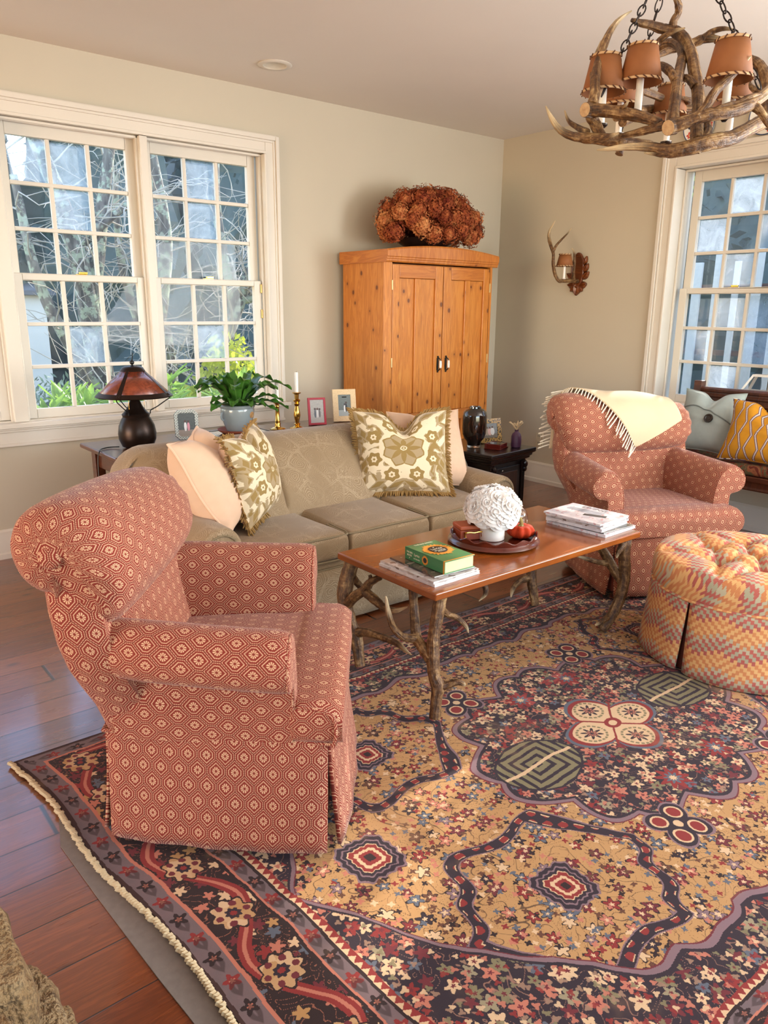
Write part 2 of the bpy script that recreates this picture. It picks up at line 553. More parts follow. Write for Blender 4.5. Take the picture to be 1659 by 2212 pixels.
def _damask():
    u, v, _ = sep(uvc())          # -1..1 over the cushion face
    x = u; y = v
    wob = noise(comb(u, v), 9.0, 2)*.05 - .025
    r = hyp(x, y) + wob; a = atan2(y, x)
    cream = lin((226, 208, 176)); ochre = lin((140, 112, 58)); taupe = lin((164, 142, 108))
    edge = fmax(fabs(x), fabs(y)) + fcos(a*12.0)*.02 + wob
    c = mixc(0.0, cream, cream)
    sw = noise(comb(u, v), 2.6, 2, .5, 1.2)
    c = mixc(gt(sw, .53)*gt(r, .5), c, taupe); c = mixc(gt(sw, .60)*gt(r, .5), c, ochre)
    # scrolling border
    bx = fsin((fabs(x)-fabs(y))*16.0)
    c = mixc(gt(edge, .72)*lt(edge, .96)*gt(bx + wob*12.0, -.25), c, taupe)
    c = mixc(gt(edge, .78)*lt(edge, .9)*gt(bx, .35), c, ochre)
    # eight rosettes round the middle
    s8 = (ffrac(a*8.0/(2*PI) + .0) - .5)*(2*PI/8)
    dx = r*fcos(s8) - .66; dy = r*fsin(s8)
    rr = hyp(dx, dy)*(fcos(atan2(dy, dx)*6.0)*.12 + 1.0)
    c = mixc(lt(rr, .15), c, ochre); c = mixc(lt(rr, .065), c, cream); c = mixc(lt(rr, .025), c, ochre)
    # ring of kite panels and the star flower
    rk = r*(1.0 + fabs(s8)*.55)
    c = mixc(lt(rk, .45)*gt(rk, .12), c, taupe)
    c = mixc(lt(fabs(rk-.44), .018), c, ochre)
    s8b = fabs(ffrac(a*8.0/(2*PI) + .5) - .5)*(2*PI/8)
    pet = lt(s8b*r*2.4, .13*fsin(fmin(r/.36, 1.0)*PI) + .004)
    c = mixc(pet*lt(r, .36), c, ochre)
    c = mixc(lt(r, .07), c, cream); c = mixc(lt(r, .045), c, ochre); c = mixc(lt(r, .02), c, cream)
    n = noise(comb(u, v), 60.0, 2)
    c = mixc(n*.25, c, lin((188, 164, 122)))
    return dict(color=c, height=n, bump=.2, dist=.002)
DAMASK = mat('ochre_cut_velvet', rough=.8, fn=_damask, spec=.2, sheen=.25)

def _ogee():
    u, v, _ = sep(uvc())
    base = mixc(noise(comb(u, v), 5.0, 3), lin((186, 124, 22)), lin((208, 148, 44)))
    c = base
    amp = .12
    for k in range(2):
        w = tri(v*1.15 + .5*k + .2)*amp - amp*.5
        d = fabs(ffrac((u - w)*2.3 + .25*k*2) - .5)/2.3
        band = lt(d, .034)
        c = mixc(band, c, lin((98, 72, 92)))
        c = mixc(lt(d, .016)*gt(ffrac(v*24.0), .38), c, lin((236, 226, 210)))
    return dict(color=c, height=noise(comb(u, v), 50.0, 2), bump=.15, dist=.002)
MUSTARD = mat('mustard_ogee_linen', rough=.85, fn=_ogee, spec=.2)

def _bench():
    u, v, _ = sep(uvc())
    p = comb(u, v); w = noise(p, 7.0, 3, .6, 2.0)
    c = ramp(w, [(.3, lin((74, 40, 26))), (.42, lin((120, 52, 36))), (.5, lin((92, 84, 58))), (.56, lin((140, 84, 54))), (.64, lin((104, 48, 36))), (.8, lin((74, 52, 40)))], 'CONSTANT')
    ln = step(.014, .004, fabs(ffrac(w*9.0)-.5))
    c = mixc(ln, c, lin((176, 146, 108)))
    return dict(color=c, height=noise(p, 500.0, 1), bump=.1, dist=.001)
BENCHF = mat('russet_leaf_tapestry', rough=.85, fn=_bench, spec=.2)

# ---- Persian rug, UV in metres from its centre (u along the length, v towards the sofa)
def _rug():
    uu, vv, _ = sep(uvc())
    kn = .0018
    u = (ffloor(uu/kn) + .5)*kn; v = (ffloor(vv/kn) + .5)*kn
    p0 = comb(u, v)
    wb = noise(p0, 9.0, 2)
    wx, wy, _w = sep(noise(p0, 6.0, 2, color=True))
    u = u + (wx-.5)*.03; v = v + (wy-.5)*.03
    p = comb(u, v)
    au = fabs(u); av = fabs(v)
    navy = lin((26, 28, 44)); ink = lin((22, 20, 28)); gold = lin((178, 136, 86)); red = lin((134, 40, 42)); rose = lin((188, 116, 96))
    cream = lin((214, 182, 144)); blue = lin((86, 98, 112)); lilac = lin((128, 104, 112)); sage = lin((124, 118, 88)); brown = lin((94, 60, 44)); maroon = lin((104, 36, 48))
    def flowers(scale, cols, petals=5.0, size=.44, seed=0.0, rnd=.85):
        vo = voro(addv(p, (seed, seed*1.7, 0)), scale, 'F1', rnd)
        px, py, _q = sep(vo['Position'])
        lx = u + seed - px; ly = v + seed*1.7 - py
        a = atan2(ly, lx); r = vo['Distance']
        rc, gc, bc = sep(vo['Color'])
        R_ = (fcos(a*petals + rc*6.0)*.26 + .74)*size*(gc*.5 + .7)
        return r, R_, rc, gc, a, palette(bc, cols)
    def vines(scale, w, seed=0.0):
        n = noise(addv(p, (seed, 3.0+seed, 0)), scale, 2, .5, .6)
        return step(w, w*.4, fabs(ffrac(n*13.0) - .5))
    # field
    c = mixc(wb, gold, lin((192, 150, 100)))
    vn = vines(6.0, .045)
    c = mixc(vn*.8, c, ink)
    vn2 = vines(13.0, .035, 6.0)
    c = mixc(vn2*.7, c, brown)
    r, R_, rc, gc, a, col = flowers(19.0, [maroon, lilac, blue, rose, navy, cream, brown, red, maroon], 5.0, .44)
    on = gt(gc, .16)
    c = mixc(lt(r, R_)*on, c, ink); c = mixc(lt(r, R_*.8)*on, c, col); c = mixc(lt(r, R_*.28)*on, c, cream)
    r, R_, rc, gc, a, col = flowers(42.0, [red, ink, blue, rose, cream, brown], 4.0, .38, 4.3)
    on2 = gt(gc, .38)
    c = mixc(lt(r, R_)*on2, c, col)
    # bead-band cartouches
    du = au - .76; dv = av - .375
    hexm = fmax(fabs(du)*.82 + fabs(dv)*.55 + fsin((du+dv)*34.0)*.012, fabs(dv)*1.12 + fcos(du*24.0)*.018)
    band = fabs(hexm - .245)
    c = mixc(lt(band, .020), c, lilac)
    c = mixc(lt(band, .0165), c, navy)
    bead = gt(fcos(u*110.0)*fcos(v*110.0), .22)
    c = mixc(lt(band, .0115)*bead, c, cream)
    c = mixc(lt(band, .009)*bead, c, red)
    # dark-edged square flowers
    def square(cu, cv, sz, c):
        m = fmax(fabs(au-cu), fabs(av-cv))*.6 + (fabs(au-cu) + fabs(av-cv))*.45
        m = m/sz
        m = m*(fcos(atan2(av-cv, au-cu)*4.0)*.10 + fcos(atan2(av-cv, au-cu)*16.0)*.05 + 1.0)
        for lim, k in ((1.0, lilac), (.93, navy), (.78, lilac), (.72, navy), (.60, cream), (.56, red), (.42, cream), (.30, red), (.16, ink)):
            c = mixc(lt(m, lim), c, k)
        return c
    c = square(.76, .375, .086, c)
    c = square(1.06, 0.0, .092, c)
    # navy grounds: medallion and the corner pieces share one flower layer
    th = atan2(v*1.08, u); rm = hyp(u, v*1.08)
    RM = fcos(th*8.0)*.022 + fabs(fsin(th*8.0))*.05 + fcos(th*2.0)*.045 + .475
    dm = RM - rm
    S = .67 - M('POWER', fmax(au-.66, 0.0), 2.0)*1.75 + fabs(fsin(au*13.0))*.03 + fsin(au*40.0)*.008
    ds = av - S
    dn = fmax(dm, ds)
    ncol = mixc(vines(9.0, .05, 2.0)*.9, navy, lin((150, 112, 96)))
    r, R_, rc, gc, a, col = flowers(21.0, [rose, cream, red, lin((150, 140, 112)), rose, blue, cream, maroon, sage], 5.0, .46, 7.7)
    ncol = mixc(lt(r, R_), ncol, col); ncol = mixc(lt(r, R_*.3), ncol, maroon)
    r, R_, rc, gc, a, col = flowers(46.0, [rose, cream, lin((150, 120, 100)), red, sage], 3.0, .42, 11.1)
    ncol = mixc(lt(r, R_)*gt(gc, .35)*gt(ffrac(r*3.0), 0.0)*.9, ncol, col)
    c = mixc(gt(dn, -.022), c, maroon)
    c = mixc(gt(dn, -.017), c, lilac)
    c = mixc(gt(dn, 0.0), c, navy)
    c = mixc(gt(dn, .012), c, ncol)
    # big medallion blossoms
    bl = hyp(fabs(au-.13)-.0, av-.30)
    ba = atan2(av-.30, au-.13)
    bq = bl/(fcos(ba*9.0)*.22 + .78)
    c = mixc(lt(bq, .056), c, red); c = mixc(lt(bq, .03), c, blue); c = mixc(lt(bq, .014), c, cream)
    # four-lobed blue rosettes
    qx = au - .32; qy = av - .43
    qr = hyp(qx, qy); qa = atan2(qy, qx)
    q = qr/(fabs(fsin(qa*2.0))*.45 + .55)
    c = mixc(lt(q, .098), c, lilac); c = mixc(lt(q, .09), c, navy)
    ql = hyp(fabs(qx)-.036, fabs(qy)-.036)
    c = mixc(lt(ql, .026), c, cream); c = mixc(lt(ql, .02), c, red); c = mixc(lt(qr, .014), c, cream)
    # palmettes with nested stripes
    px_ = au - .39
    e = hyp(px_/.15, v/.115)
    st = ffrac(fmax(fabs(px_)*.9, fabs(v))*36.0)
    c = mixc(lt(e, 1.06), c, navy)
    c = mixc(lt(e, 1.0)*gt(st, .42), c, sage)
    c = mixc(lt(fabs(v), .006)*lt(e, 1.0), c, cream)
    # centre quatrefoil
    ca = atan2(v*1.2, u); cr = hyp(u, v*1.2)
    cq = cr/(fabs(fcos(ca*2.0))*.42 + .58)
    c = mixc(lt(cq, .215), c, blue); c = mixc(lt(cq, .20), c, red); c = mixc(lt(cq, .182), c, cream)
    l1 = fmin(hyp(au-.115, v*1.15), hyp(u, av*1.1-.11))
    sl = gt(au, av)
    lx = sl*(au-.115) + (1.0-sl)*au; ly = sl*(av*1.15) + (1.0-sl)*(av*1.1-.11)
    lf = hyp(lx, ly)/(fcos(atan2(ly, lx)*8.0)*.30 + .70)
    c = mixc(lt(lf, .040), c, navy); c = mixc(lt(lf, .022), c, rose); c = mixc(lt(lf, .011), c, navy)
    c = mixc(step(.006, .003, fabs(l1-.052))*gt(ffrac(atan2(ly, lx)*3.0), .3), c, sage)
    c = mixc(lt(fabs(fabs(au-av*1.1)-.0), .006)*lt(cr, .15), c, red)
    c = mixc(lt(cr, .035), c, red); c = mixc(lt(cr, .018), c, cream)
    # borders
    dx = 1.56 - au; dy = (1.02 - av)*1.2
    side = lt(dx, dy)
    d = fmin(dx, dy)
    t = v*side + u*(1.0-side)
    mb = mixc(lt(vines(11.0, .06, 5.0), .5), lin((140, 88, 70)), ink)
    r, R_, rc, gc, a, col = flowers(24.0, [red, rose, gold, cream, maroon, blue], 5.0, .42, 15.0)
    mb = mixc(lt(r, R_)*gt(gc, .3), mb, col)
    sc = fabs((d-.135) - fsin(t*2*PI/.42)*.045)
    mb = mixc(lt(sc, .017), mb, red); mb = mixc(lt(sc, .005), mb, rose)
    tt = (ffrac(t/.21 + .25) - .5)*.21
    ro = hyp(tt, (d-.135)); rq = ro/(fcos(atan2(d-.135, tt)*8.0)*.12 + .88)
    mb = mixc(lt(rq, .056), mb, ink); mb = mixc(lt(rq, .050), mb, mixc(rc, gold, cream))
    ri = (ffrac(atan2(d-.135, tt)*6.0/(2*PI)) - .5)*ro*1.05
    mb = mixc(lt(hyp(ri, ro-.034), .0085), mb, maroon)
    mb = mixc(lt(rq, .02), mb, navy); mb = mixc(lt(rq, .009), mb, red)
    gb = mixc(noise(p, 30.0, 2), lin((96, 92, 96)), lin((122, 100, 104)))
    g1 = (ffrac(t/.075) - .5)*.075
    dd = fmin(fabs(d-.035), fabs(d-.232))
    gr = hyp(g1, dd)/(fcos(atan2(dd, g1)*5.0)*.25 + .75)
    gb = mixc(lt(gr, .022), gb, mixc(gt(ffrac(t/.15), .5), red, ink)); gb = mixc(lt(gr, .008), gb, rose)
    gb = mixc(step(.0075, .004, fabs(fsin(t*2*PI/.075)*.008 - dd))*.6, gb, ink)
    bc = mixc(gt(d, .062)*lt(d, .21), gb, mb)
    for e0, w_, k in ((.064, .005, rose), (.207, .005, ink), (.213, .003, rose), (.254, .004, ink)):
        bc = mixc(lt(fabs(d-e0), w_), bc, k)
    gz = mixc(gt(tri(t/.022), ((d-.258)/.016)), red, cream)
    bc = mixc(gt(d, .258), bc, gz)
    bc = mixc(lt(d, .008), bc, lin((52, 36, 38)))
    c = mixc(lt(d, .278), c, bc)
    # wear and pile
    wear = noise(p0, 2.6, 4, .65)
    c = mixc(step(.56, .74, wear)*.4, c, lin((190, 150, 112)))
    pile = noise(comb(uu, vv), 900.0, 1)
    c = mixc(pile*.22+.06, c, lin((112, 86, 74)))
    return dict(color=c, height=pile + noise(p0, 300.0, 1), bump=.25, dist=.002)
RUG = mat('hand_knotted_rug', rough=.9, fn=_rug, spec=.15, sheen=.1)
CORD = m_plain('rug_binding', (196, 178, 142), .9, var=.2, sc=90, bump=.4)
FELT = m_plain('grey_felt', (116, 108, 102), .95, var=.2, sc=60, bump=.3)

def _stone():
    v = objc(); n = noise(v, 6.0, 5, .65, .6); n2 = noise(v, 40.0, 4)
    oi = NT.nodes.new('ShaderNodeObjectInfo'); rn = E(oi.outputs['Random'])
    c = ramp(n*.7 + n2*.3, [(.3, lin((84, 62, 38))), (.46, lin((136, 108, 70))), (.6, lin((166, 142, 104))), (.75, lin((190, 168, 130)))])
    c = mixc(rn*.35, c, lin((120, 96, 66)))
    n3 = noise(v, 130.0, 3)
    c = mixc(step(.5, .62, n3)*.5, c, lin((74, 56, 36)))
    return dict(color=c, height=n*2.0 + n2*1.5 + n3*.5, bump=1.0, dist=.02)
STONE = mat('fieldstone', rough=.85, fn=_stone)
MORTAR = m_plain('lime_mortar', (150, 136, 112), .9)

# glass and panes
def m_pane(name, haze, tint):
    """window glass with the dust and fog that the panes carry"""
    global NT
    m = bpy.data.materials.new(name); m.use_nodes = True; NT = m.node_tree
    out = NT.nodes['Material Output']; NT.nodes.remove(NT.nodes['Principled BSDF'])
    tr = NT.nodes.new('ShaderNodeBsdfTransparent'); gl = NT.nodes.new('ShaderNodeBsdfGlossy')
    gl.inputs['Roughness'].default_value = .02
    fr = NT.nodes.new('ShaderNodeFresnel'); fr.inputs[0].default_value = 1.45
    mx = NT.nodes.new('ShaderNodeMixShader')
    NT.links.new((M('MULTIPLY', E(fr.outputs[0]), .3)).s, mx.inputs[0]); NT.links.new(tr.outputs[0], mx.inputs[1]); NT.links.new(gl.outputs[0], mx.inputs[2])
    df = NT.nodes.new('ShaderNodeBsdfTranslucent'); df.inputs[0].default_value = tint
    u, v, _ = sep(uvc())
    n = noise(objc(), 9.0, 4, .6, 1.0)
    e = fmax(fabs(u-.5), fabs(v-.5))
    h = (n*.9 + .1)*haze
    if haze > .3: h = h*step(.49, .40, e) + .04
    sp = step(.17, .08, voro(objc(), 90.0, 'F1', 1.0, '3D')['Distance'])*.10
    m2 = NT.nodes.new('ShaderNodeMixShader')
    NT.links.new((h + sp*haze*4.0).s, m2.inputs[0]); NT.links.new(mx.outputs[0], m2.inputs[1]); NT.links.new(df.outputs[0], m2.inputs[2])
    NT.links.new(m2.outputs[0], out.inputs[0])
    return m
PANE = m_pane('dusty_window_glass', .07, (.80, .86, .95, 1))
FOGP = m_pane('fogged_window_glass', .50, (.80, .88, .96, 1))
HAZEP = m_pane('hazy_window_glass', .34, (.90, .95, 1.0, 1))
GLASS = mat('clear_glass', (1, 1, 1, 1), .02, trans=1.0)
# ------------------------------------------------------------ the setting
H = 2.683
def struct(name, mb, m, bevel=None, smooth=30):
    o = mb.build(name, m, bevel=bevel, smooth=smooth); o['kind'] = 'structure'; return o

def slab(mb, x0, x1, y0, y1, z0, z1):
    mb.box(((x0+x1)/2, (y0+y1)/2, (z0+z1)/2), (x1-x0, y1-y0, z1-z0))

b = MB(); slab(b, -9, 0.16, -8, 0.16, -.08, 0); struct('floor', b, FLOOR, smooth=0)
b = MB(); slab(b, -9.2, 0.3, -8.2, 0.3, H, H+.12); struct('ceiling', b, CEIL, smooth=0)
b = MB()
slab(b, -9, -4.62, 0, .16, 0, H); slab(b, -2.19, .16, 0, .16, 0, H)
slab(b, -4.62, -2.19, 0, .16, 2.323, H); slab(b, -4.62, -2.19, 0, .16, 0, .735)
struct('wall_left', b, WALL, smooth=0)
b = MB()
slab(b, 0, .16, -1.54, 0, 0, H); slab(b, 0, .16, -4.3, -3.08, 0, H); slab(b, 0, .16, -8, -7.0, 0, H)
for y0, y1, z0, z1 in ((-3.08, -1.54, .735, 2.292), (-7.0, -4.3, .55, 2.5)):
    slab(b, 0, .16, y0, y1, 0, z0); slab(b, 0, .16, y0, y1, z1, H)
struct('wall_back', b, WALL, smooth=0)
b = MB()
slab(b, -9, -6.0, -8.16, -8, 0, H); slab(b, -1.2, .16, -8.16, -8, 0, H)
slab(b, -6, -1.2, -8.16, -8, 0, .45); slab(b, -6, -1.2, -8.16, -8, 2.6, H)
struct('wall_front', b, WALL, smooth=0)
b = MB()
slab(b, -9.16, -9, -.75, .16, 0, H); slab(b, -9.16, -9, -8.16, -4.1, 0, H)
slab(b, -9.16, -9, -4.1, -.75, 0, .4); slab(b, -9.16, -9, -4.1, -.75, 2.55, H)
struct('wall_right', b, WALL, smooth=0)

def base_profile(): return [(0, 0), (.034, 0), (.034, .028), (.020, .034), (.020, .125), (.017, .132), (.017, .152), (.008, .165), (0, .165)]
def run_profile(mb, prof, p0, p1, out):
    """sweep (offset, z) along a straight wall run"""
    p0 = Vector(p0); p1 = Vector(p1); out = Vector(out)
    mb.loft([[p + out*a + Vector((0, 0, z)) for a, z in prof] for p in (p0, p1)], True, True, True)
b = MB(); run_profile(b, base_profile(), (-9, 0, 0), (0, 0, 0), (0, -1, 0)); struct('baseboard_left', b, TRIM, smooth=25)
b = MB(); run_profile(b, base_profile(), (0, 0, 0), (0, -8, 0), (-1, 0, 0)); struct('baseboard_back', b, TRIM, smooth=25)

def window(n, P, s0, s1, zb, zt, osash, glass_top, fog, locks=True, stops=False, meet=1.53):
    """double-hung 3 over 3 by 3 sashes; P(s, o, z) maps along / outward / up into the room"""
    root = bpy.data.objects.new('window_%d' % n, None); COL.objects.link(root); root['kind'] = 'structure'
    root.location = P((s0+s1)/2, osash, zb)
    L = root.location.copy()
    Q = lambda s, o, z: Vector(P(s, o, z)) - L
    def bx(mb, a0, a1, o0, o1, z0, z1):
        c = [Q(a, o, z) for a in (a0, a1) for o in (o0, o1) for z in (z0, z1)]
        lo = [min(p[i] for p in c) for i in range(3)]; hi = [max(p[i] for p in c) for i in range(3)]
        mb.box([(x+y)/2 for x, y in zip(lo, hi)], [y-x for x, y in zip(lo, hi)])
    st = .054
    for nm, o0, z0, z1, rb, rt in (('upper_sash', osash+.040, meet-.015, zt, .034, zt-glass_top), ('lower_sash', osash, zb+.008, meet+.018, .052, .034)):
        mb = MB()
        o1 = o0+.036
        bx(mb, s0, s0+st, o0, o1, z0, z1); bx(mb, s1-st, s1, o0, o1, z0, z1)
        bx(mb, s0+st, s1-st, o0, o1, z0, z0+rb); bx(mb, s0+st, s1-st, o0, o1, z1-rt, z1)
        g0, g1, y0, y1 = s0+st, s1-st, z0+rb, z1-rt
        for k in (1, 2):
            s = g0+(g1-g0)*k/3; bx(mb, s-.0105, s+.0105, o0+.004, o1-.004, y0, y1)
            z = y0+(y1-y0)*k/3; bx(mb, g0, g1, o0+.003, o1-.005, z-.0105, z+.0105)
        sash = mb.build(nm, TRIM, root, bevel=.004, seg=2, smooth=30)
        mb = MB()
        for i in range(3):
            for j in range(3):
                a0 = g0+(g1-g0)*i/3; a1 = g0+(g1-g0)*(i+1)/3; z_0 = y0+(y1-y0)*j/3; z_1 = y0+(y1-y0)*(j+1)/3
                mb.cur = 1 if (nm[0], i, j) in fog else (2 if n > 3 and (i+j) % 2 else 0)
                o = (o0+o1)/2
                mb.quad([Q(a0, o, z_0), Q(a1, o, z_0), Q(a1, o, z_1), Q(a0, o, z_1)], [(0, 0), (1, 0), (1, 1), (0, 1)])
        mb.build('glass_panes', [PANE, FOGP, HAZEP], sash, smooth=0)
    if locks:
        mb = MB(); sc = (s0+s1)/2
        bx(mb, sc-.03, sc+.03, osash+.004, osash+.03, meet+.018, meet+.024); bx(mb, sc-.012, sc+.034, osash+.006, osash+.022, meet+.024, meet+.036)
        mb.build('sash_lock', BRASS, root, bevel=.002)
    if stops:
        mb = MB()
        for z in (meet-.03, meet-.19):
            bx(mb, s1-.012, s1+.004, osash-.010, osash-.001, z-.028, z+.028)
        mb.build('sash_stop', GOLDT, root, bevel=.002)
    return root
PL = lambda s, o, z: (s, o, z)
PB = lambda s, o, z: (o, -s, z)
window(1, PL, -4.575, -3.835, .757, 2.318, .04, 2.243, {('u', 1, 1)})
window(2, PL, -3.752, -3.008, .757, 2.318, .04, 2.243, {('u', 1, 1), ('l', 1, 1), ('u', 1, 2), ('u', 0, 2)})
window(3, PL, -2.970, -2.225, .757, 2.318, .04, 2.243, {('l', 1, 1), ('u', 1, 2), ('u', 1, 1)}, stops=True)
window(4, PB, 1.592, 2.325, .757, 2.290, .10, 2.205, {('u', 1, 2), ('u', 0, 1), ('l', 2, 1), ('l', 2, 2), ('l', 1, 0)}, stops=False, meet=1.51)
window(5, PB, 2.385, 3.06, .757, 2.290, .10, 2.205, {('u', 1, 1)}, meet=1.51)

def frame_trim(name, P, s0, s1, zb, zt, mulls, depth):
    """casing with a raised back band, jamb lining, mullion covers, stool and apron"""
    mb = MB()
    def bx(a0, a1, o0, o1, z0, z1):
        c = [Vector(P(a, o, z)) for a in (a0, a1) for o in (o0, o1) for z in (z0, z1)]
        lo = [min(p[i] for p in c) for i in range(3)]; hi = [max(p[i] for p in c) for i in range(3)]
        mb.box([(x+y)/2 for x, y in zip(lo, hi)], [y-x for x, y in zip(lo, hi)])
    w = .088
    for a0, a1, z0, z1 in ((s0-w, s0, zb, zt+w), (s1, s1+w, zb, zt+w), (s0, s1, zt, zt+w)):
        bx(a0, a1, -.018, 0, z0, z1)
    e = .020
    for a0, a1, z0, z1 in ((s0-w-.006, s0-w+e, zb, zt+w+.006), (s1+w-e, s1+w+.006, zb, zt+w+.006), (s0-w+e, s1+w-e, zt+w-e, zt+w+.006)):
        bx(a0, a1, -.034, 0, z0, z1)
    e2 = .034
    for a0, a1, z0, z1 in ((s0-w+e, s0-w+e2, zb, zt+w-e), (s1+w-e2, s1+w-e, zb, zt+w-e), (s0-w+e2, s1+w-e2, zt+w-e2, zt+w-e)):
        bx(a0, a1, -.025, 0, z0, z1)
    for a0, a1, z0, z1 in ((s0-.004, s0+.012, zb, zt-.012), (s1-.012, s1+.004, zb, zt-.012), (s0-.004, s1+.004, zt-.012, zt+.004)):
        bx(a0, a1, -.026, depth+.10, z0, z1)
    for a0, a1, z0, z1 in ((s0+.012, s0+.026, zb, zt-.026), (s1-.026, s1-.012, zb, zt-.026), (s0+.012, s1-.012, zt-.026, zt-.012)):
        bx(a0, a1, depth-.022, depth-.004, z0, z1)
    for m0, m1 in mulls:
        bx(m0, m1, -.012, depth+.09, zb, zt-.012)
        bx(m0-.012, m1+.012, depth-.022, depth-.004, zb, zt-.012)
    bx(s0-w-.035, s1+w+.035, -.062, depth+.004, zb-.026, zb)
    bx(s0-w-.03, s1+w+.03, -.05, 0, zb-.036, zb-.026)
    bx(s0-w, s1+w, -.034, 0, zb-.050, zb-.036)
    bx(s0-w, s1+w, -.018, 0, zb-.118, zb-.050)
    bx(s0-w-.004, s1+w+.004, -.026, 0, zb-.130, zb-.112)
    bx(s0, s1, depth-.02, depth+.12, zb-.03, zb+.006)
    o = mb.build(name, TRIM, bevel=.004, seg=2, smooth=30); o['kind'] = 'structure'
frame_trim('trim_1', PL, -4.60, -2.20, .757, 2.325, ((-3.835+.004, -3.752-.004), (-3.012, -2.966)), .04)
frame_trim('trim_2', PB, 1.545, 3.075, .757, 2.292, ((2.322, 2.388),), .10)

# outlet on the back wall, downlight in the ceiling
t = thing('wall_outlet', 'cream duplex outlet plate low on the wall between side table and far armchair', 'outlet', (0, -.547, .35))
b = MB(); b.box((-.004, 0, 0), (.008, .072, .118)); b.build('cover_plate', m_plain('ivory_plastic', (206, 194, 168), .4), t, bevel=.003)
for z in (-.028, .028):
    b = MB(); b.box((-.0105, 0, z), (.006, .032, .038)); sk = b.build('socket', m_plain('ivory_socket', (198, 186, 160), .4), t, bevel=.004)
    b = MB(); b.box((-.0142, -.007, z+.004), (.002, .003, .010)); b.box((-.0142, .007, z+.004), (.002, .003, .010)); b.build('slots', BLACK, sk)
t = thing('recessed_downlight', 'round white recessed downlight set in the ceiling above the windows', 'ceiling light', (-2.39, -.47, H))
b = MB(); b.lathe([(.092, 0), (.095, -.004), (.088, -.008), (.066, -.008)], 40, cap0=False, cap1=False); b.build('trim_ring', TRIM, t)
b = MB(); b.lathe([(.066, -.008), (.060, -.003)], 40, cap0=False, cap1=True); b.build('lens', m_plain('frosted_lens', (214, 206, 188), .6), t)
# ------------------------------------------------------------ rug and its pad
RC = Vector((-2.785, -3.2, 0))
RUGT = .012
def rug_pt(u, v):
    sk = -.098*v*max(0.0, -u/1.56) + .010*math.sin(v*9.0+1)*max(0.0, -u/1.56)**4
    return (u + sk, v, 0)
t = thing('persian_rug', 'large worn persian rug, navy medallion on a gold ground, under the coffee table', 'rug', RC)
b = MB()
nu, nv = 60, 40
ru = lambda a: (a-.5)*3.12
rv = lambda a: (a-.5)*2.04
b.grid(lambda a, c: (rug_pt(ru(a), rv(c))[0], rug_pt(ru(a), rv(c))[1], RUGT+.0015*math.sin(a*31)*math.sin(c*17)), nu, nv, lambda a, c: (ru(a), rv(c)))
ring = [(0, c/nv) for c in range(nv+1)] + [(a/nu, 1) for a in range(1, nu+1)] + [(1, 1-c/nv) for c in range(1, nv+1)] + [(1-a/nu, 0) for a in range(1, nu)]
def rp(a, c, z):
    p = rug_pt(ru(a), rv(c)); return (p[0], p[1], z)
for i in range(len(ring)):
    (a0, c0), (a1, c1) = ring[i], ring[(i+1) % len(ring)]
    b.quad([rp(a0, c0, RUGT), rp(a1, c1, RUGT), rp(a1, c1, .004), rp(a0, c0, .004)], [(ru(a0), rv(c0))]*4)
b.build('pile', RUG, t, smooth=30)
b = MB()
rnd = random.Random(3)
for i in range(220):
    f0 = i/220; f1 = (i+1.15)/220
    p0 = rug_pt(-1.56, rv(f0)); p1 = rug_pt(-1.56, rv(f1))
    j = rnd.uniform(-.003, .003)
    b.tube([(p0[0]-.006+j, p0[1], .011), ((p0[0]+p1[0])/2-.011+j, (p0[1]+p1[1])/2, .014), (p1[0]-.004+j, p1[1], .010)], [.006, .0072, .006], 6)
b.build('selvedge_cord', CORD, t)
b = MB()
pad = [(-1.53, -1.35), (-1.555, -1.02), (-1.575, -.75), (-1.60, -.3), (-1.628, .0), (-1.650, .3), (-1.665, .55), (-1.60, .80)]
pad = [(x+.06*0, y) for x, y in pad]
n0 = len(pad)
top = [(RC.x+rug_pt(-1.5, y)[0]*0+x-.0, RC.y+y) for x, y in pad] + [(RC.x-1.35, RC.y+.80), (RC.x-1.3, RC.y-1.35)]
b.loft([[(x, y, z) for x, y in top] for z in (.0005, .0035)], True, True, True)
tag(b.build('rug_pad', FELT, smooth=20), 'grey felt rug pad showing beyond the left edge of the persian rug', 'rug pad')

# ------------------------------------------------------------ red armchairs
def rrect(w, z0, z1, r, n=5):
    """rounded rectangle in (v, z), counter-clockwise from the lower left"""
    P = []
    for cx, cz, a0 in ((w-r, z0+r, -90), (w-r, z1-r, 0), (-w+r, z1-r, 90), (-w+r, z0+r, 180)):
        for k in range(n+1):
            a = R(a0+90*k/n); P.append((cx+r*math.cos(a), cz+r*math.sin(a)))
    return P

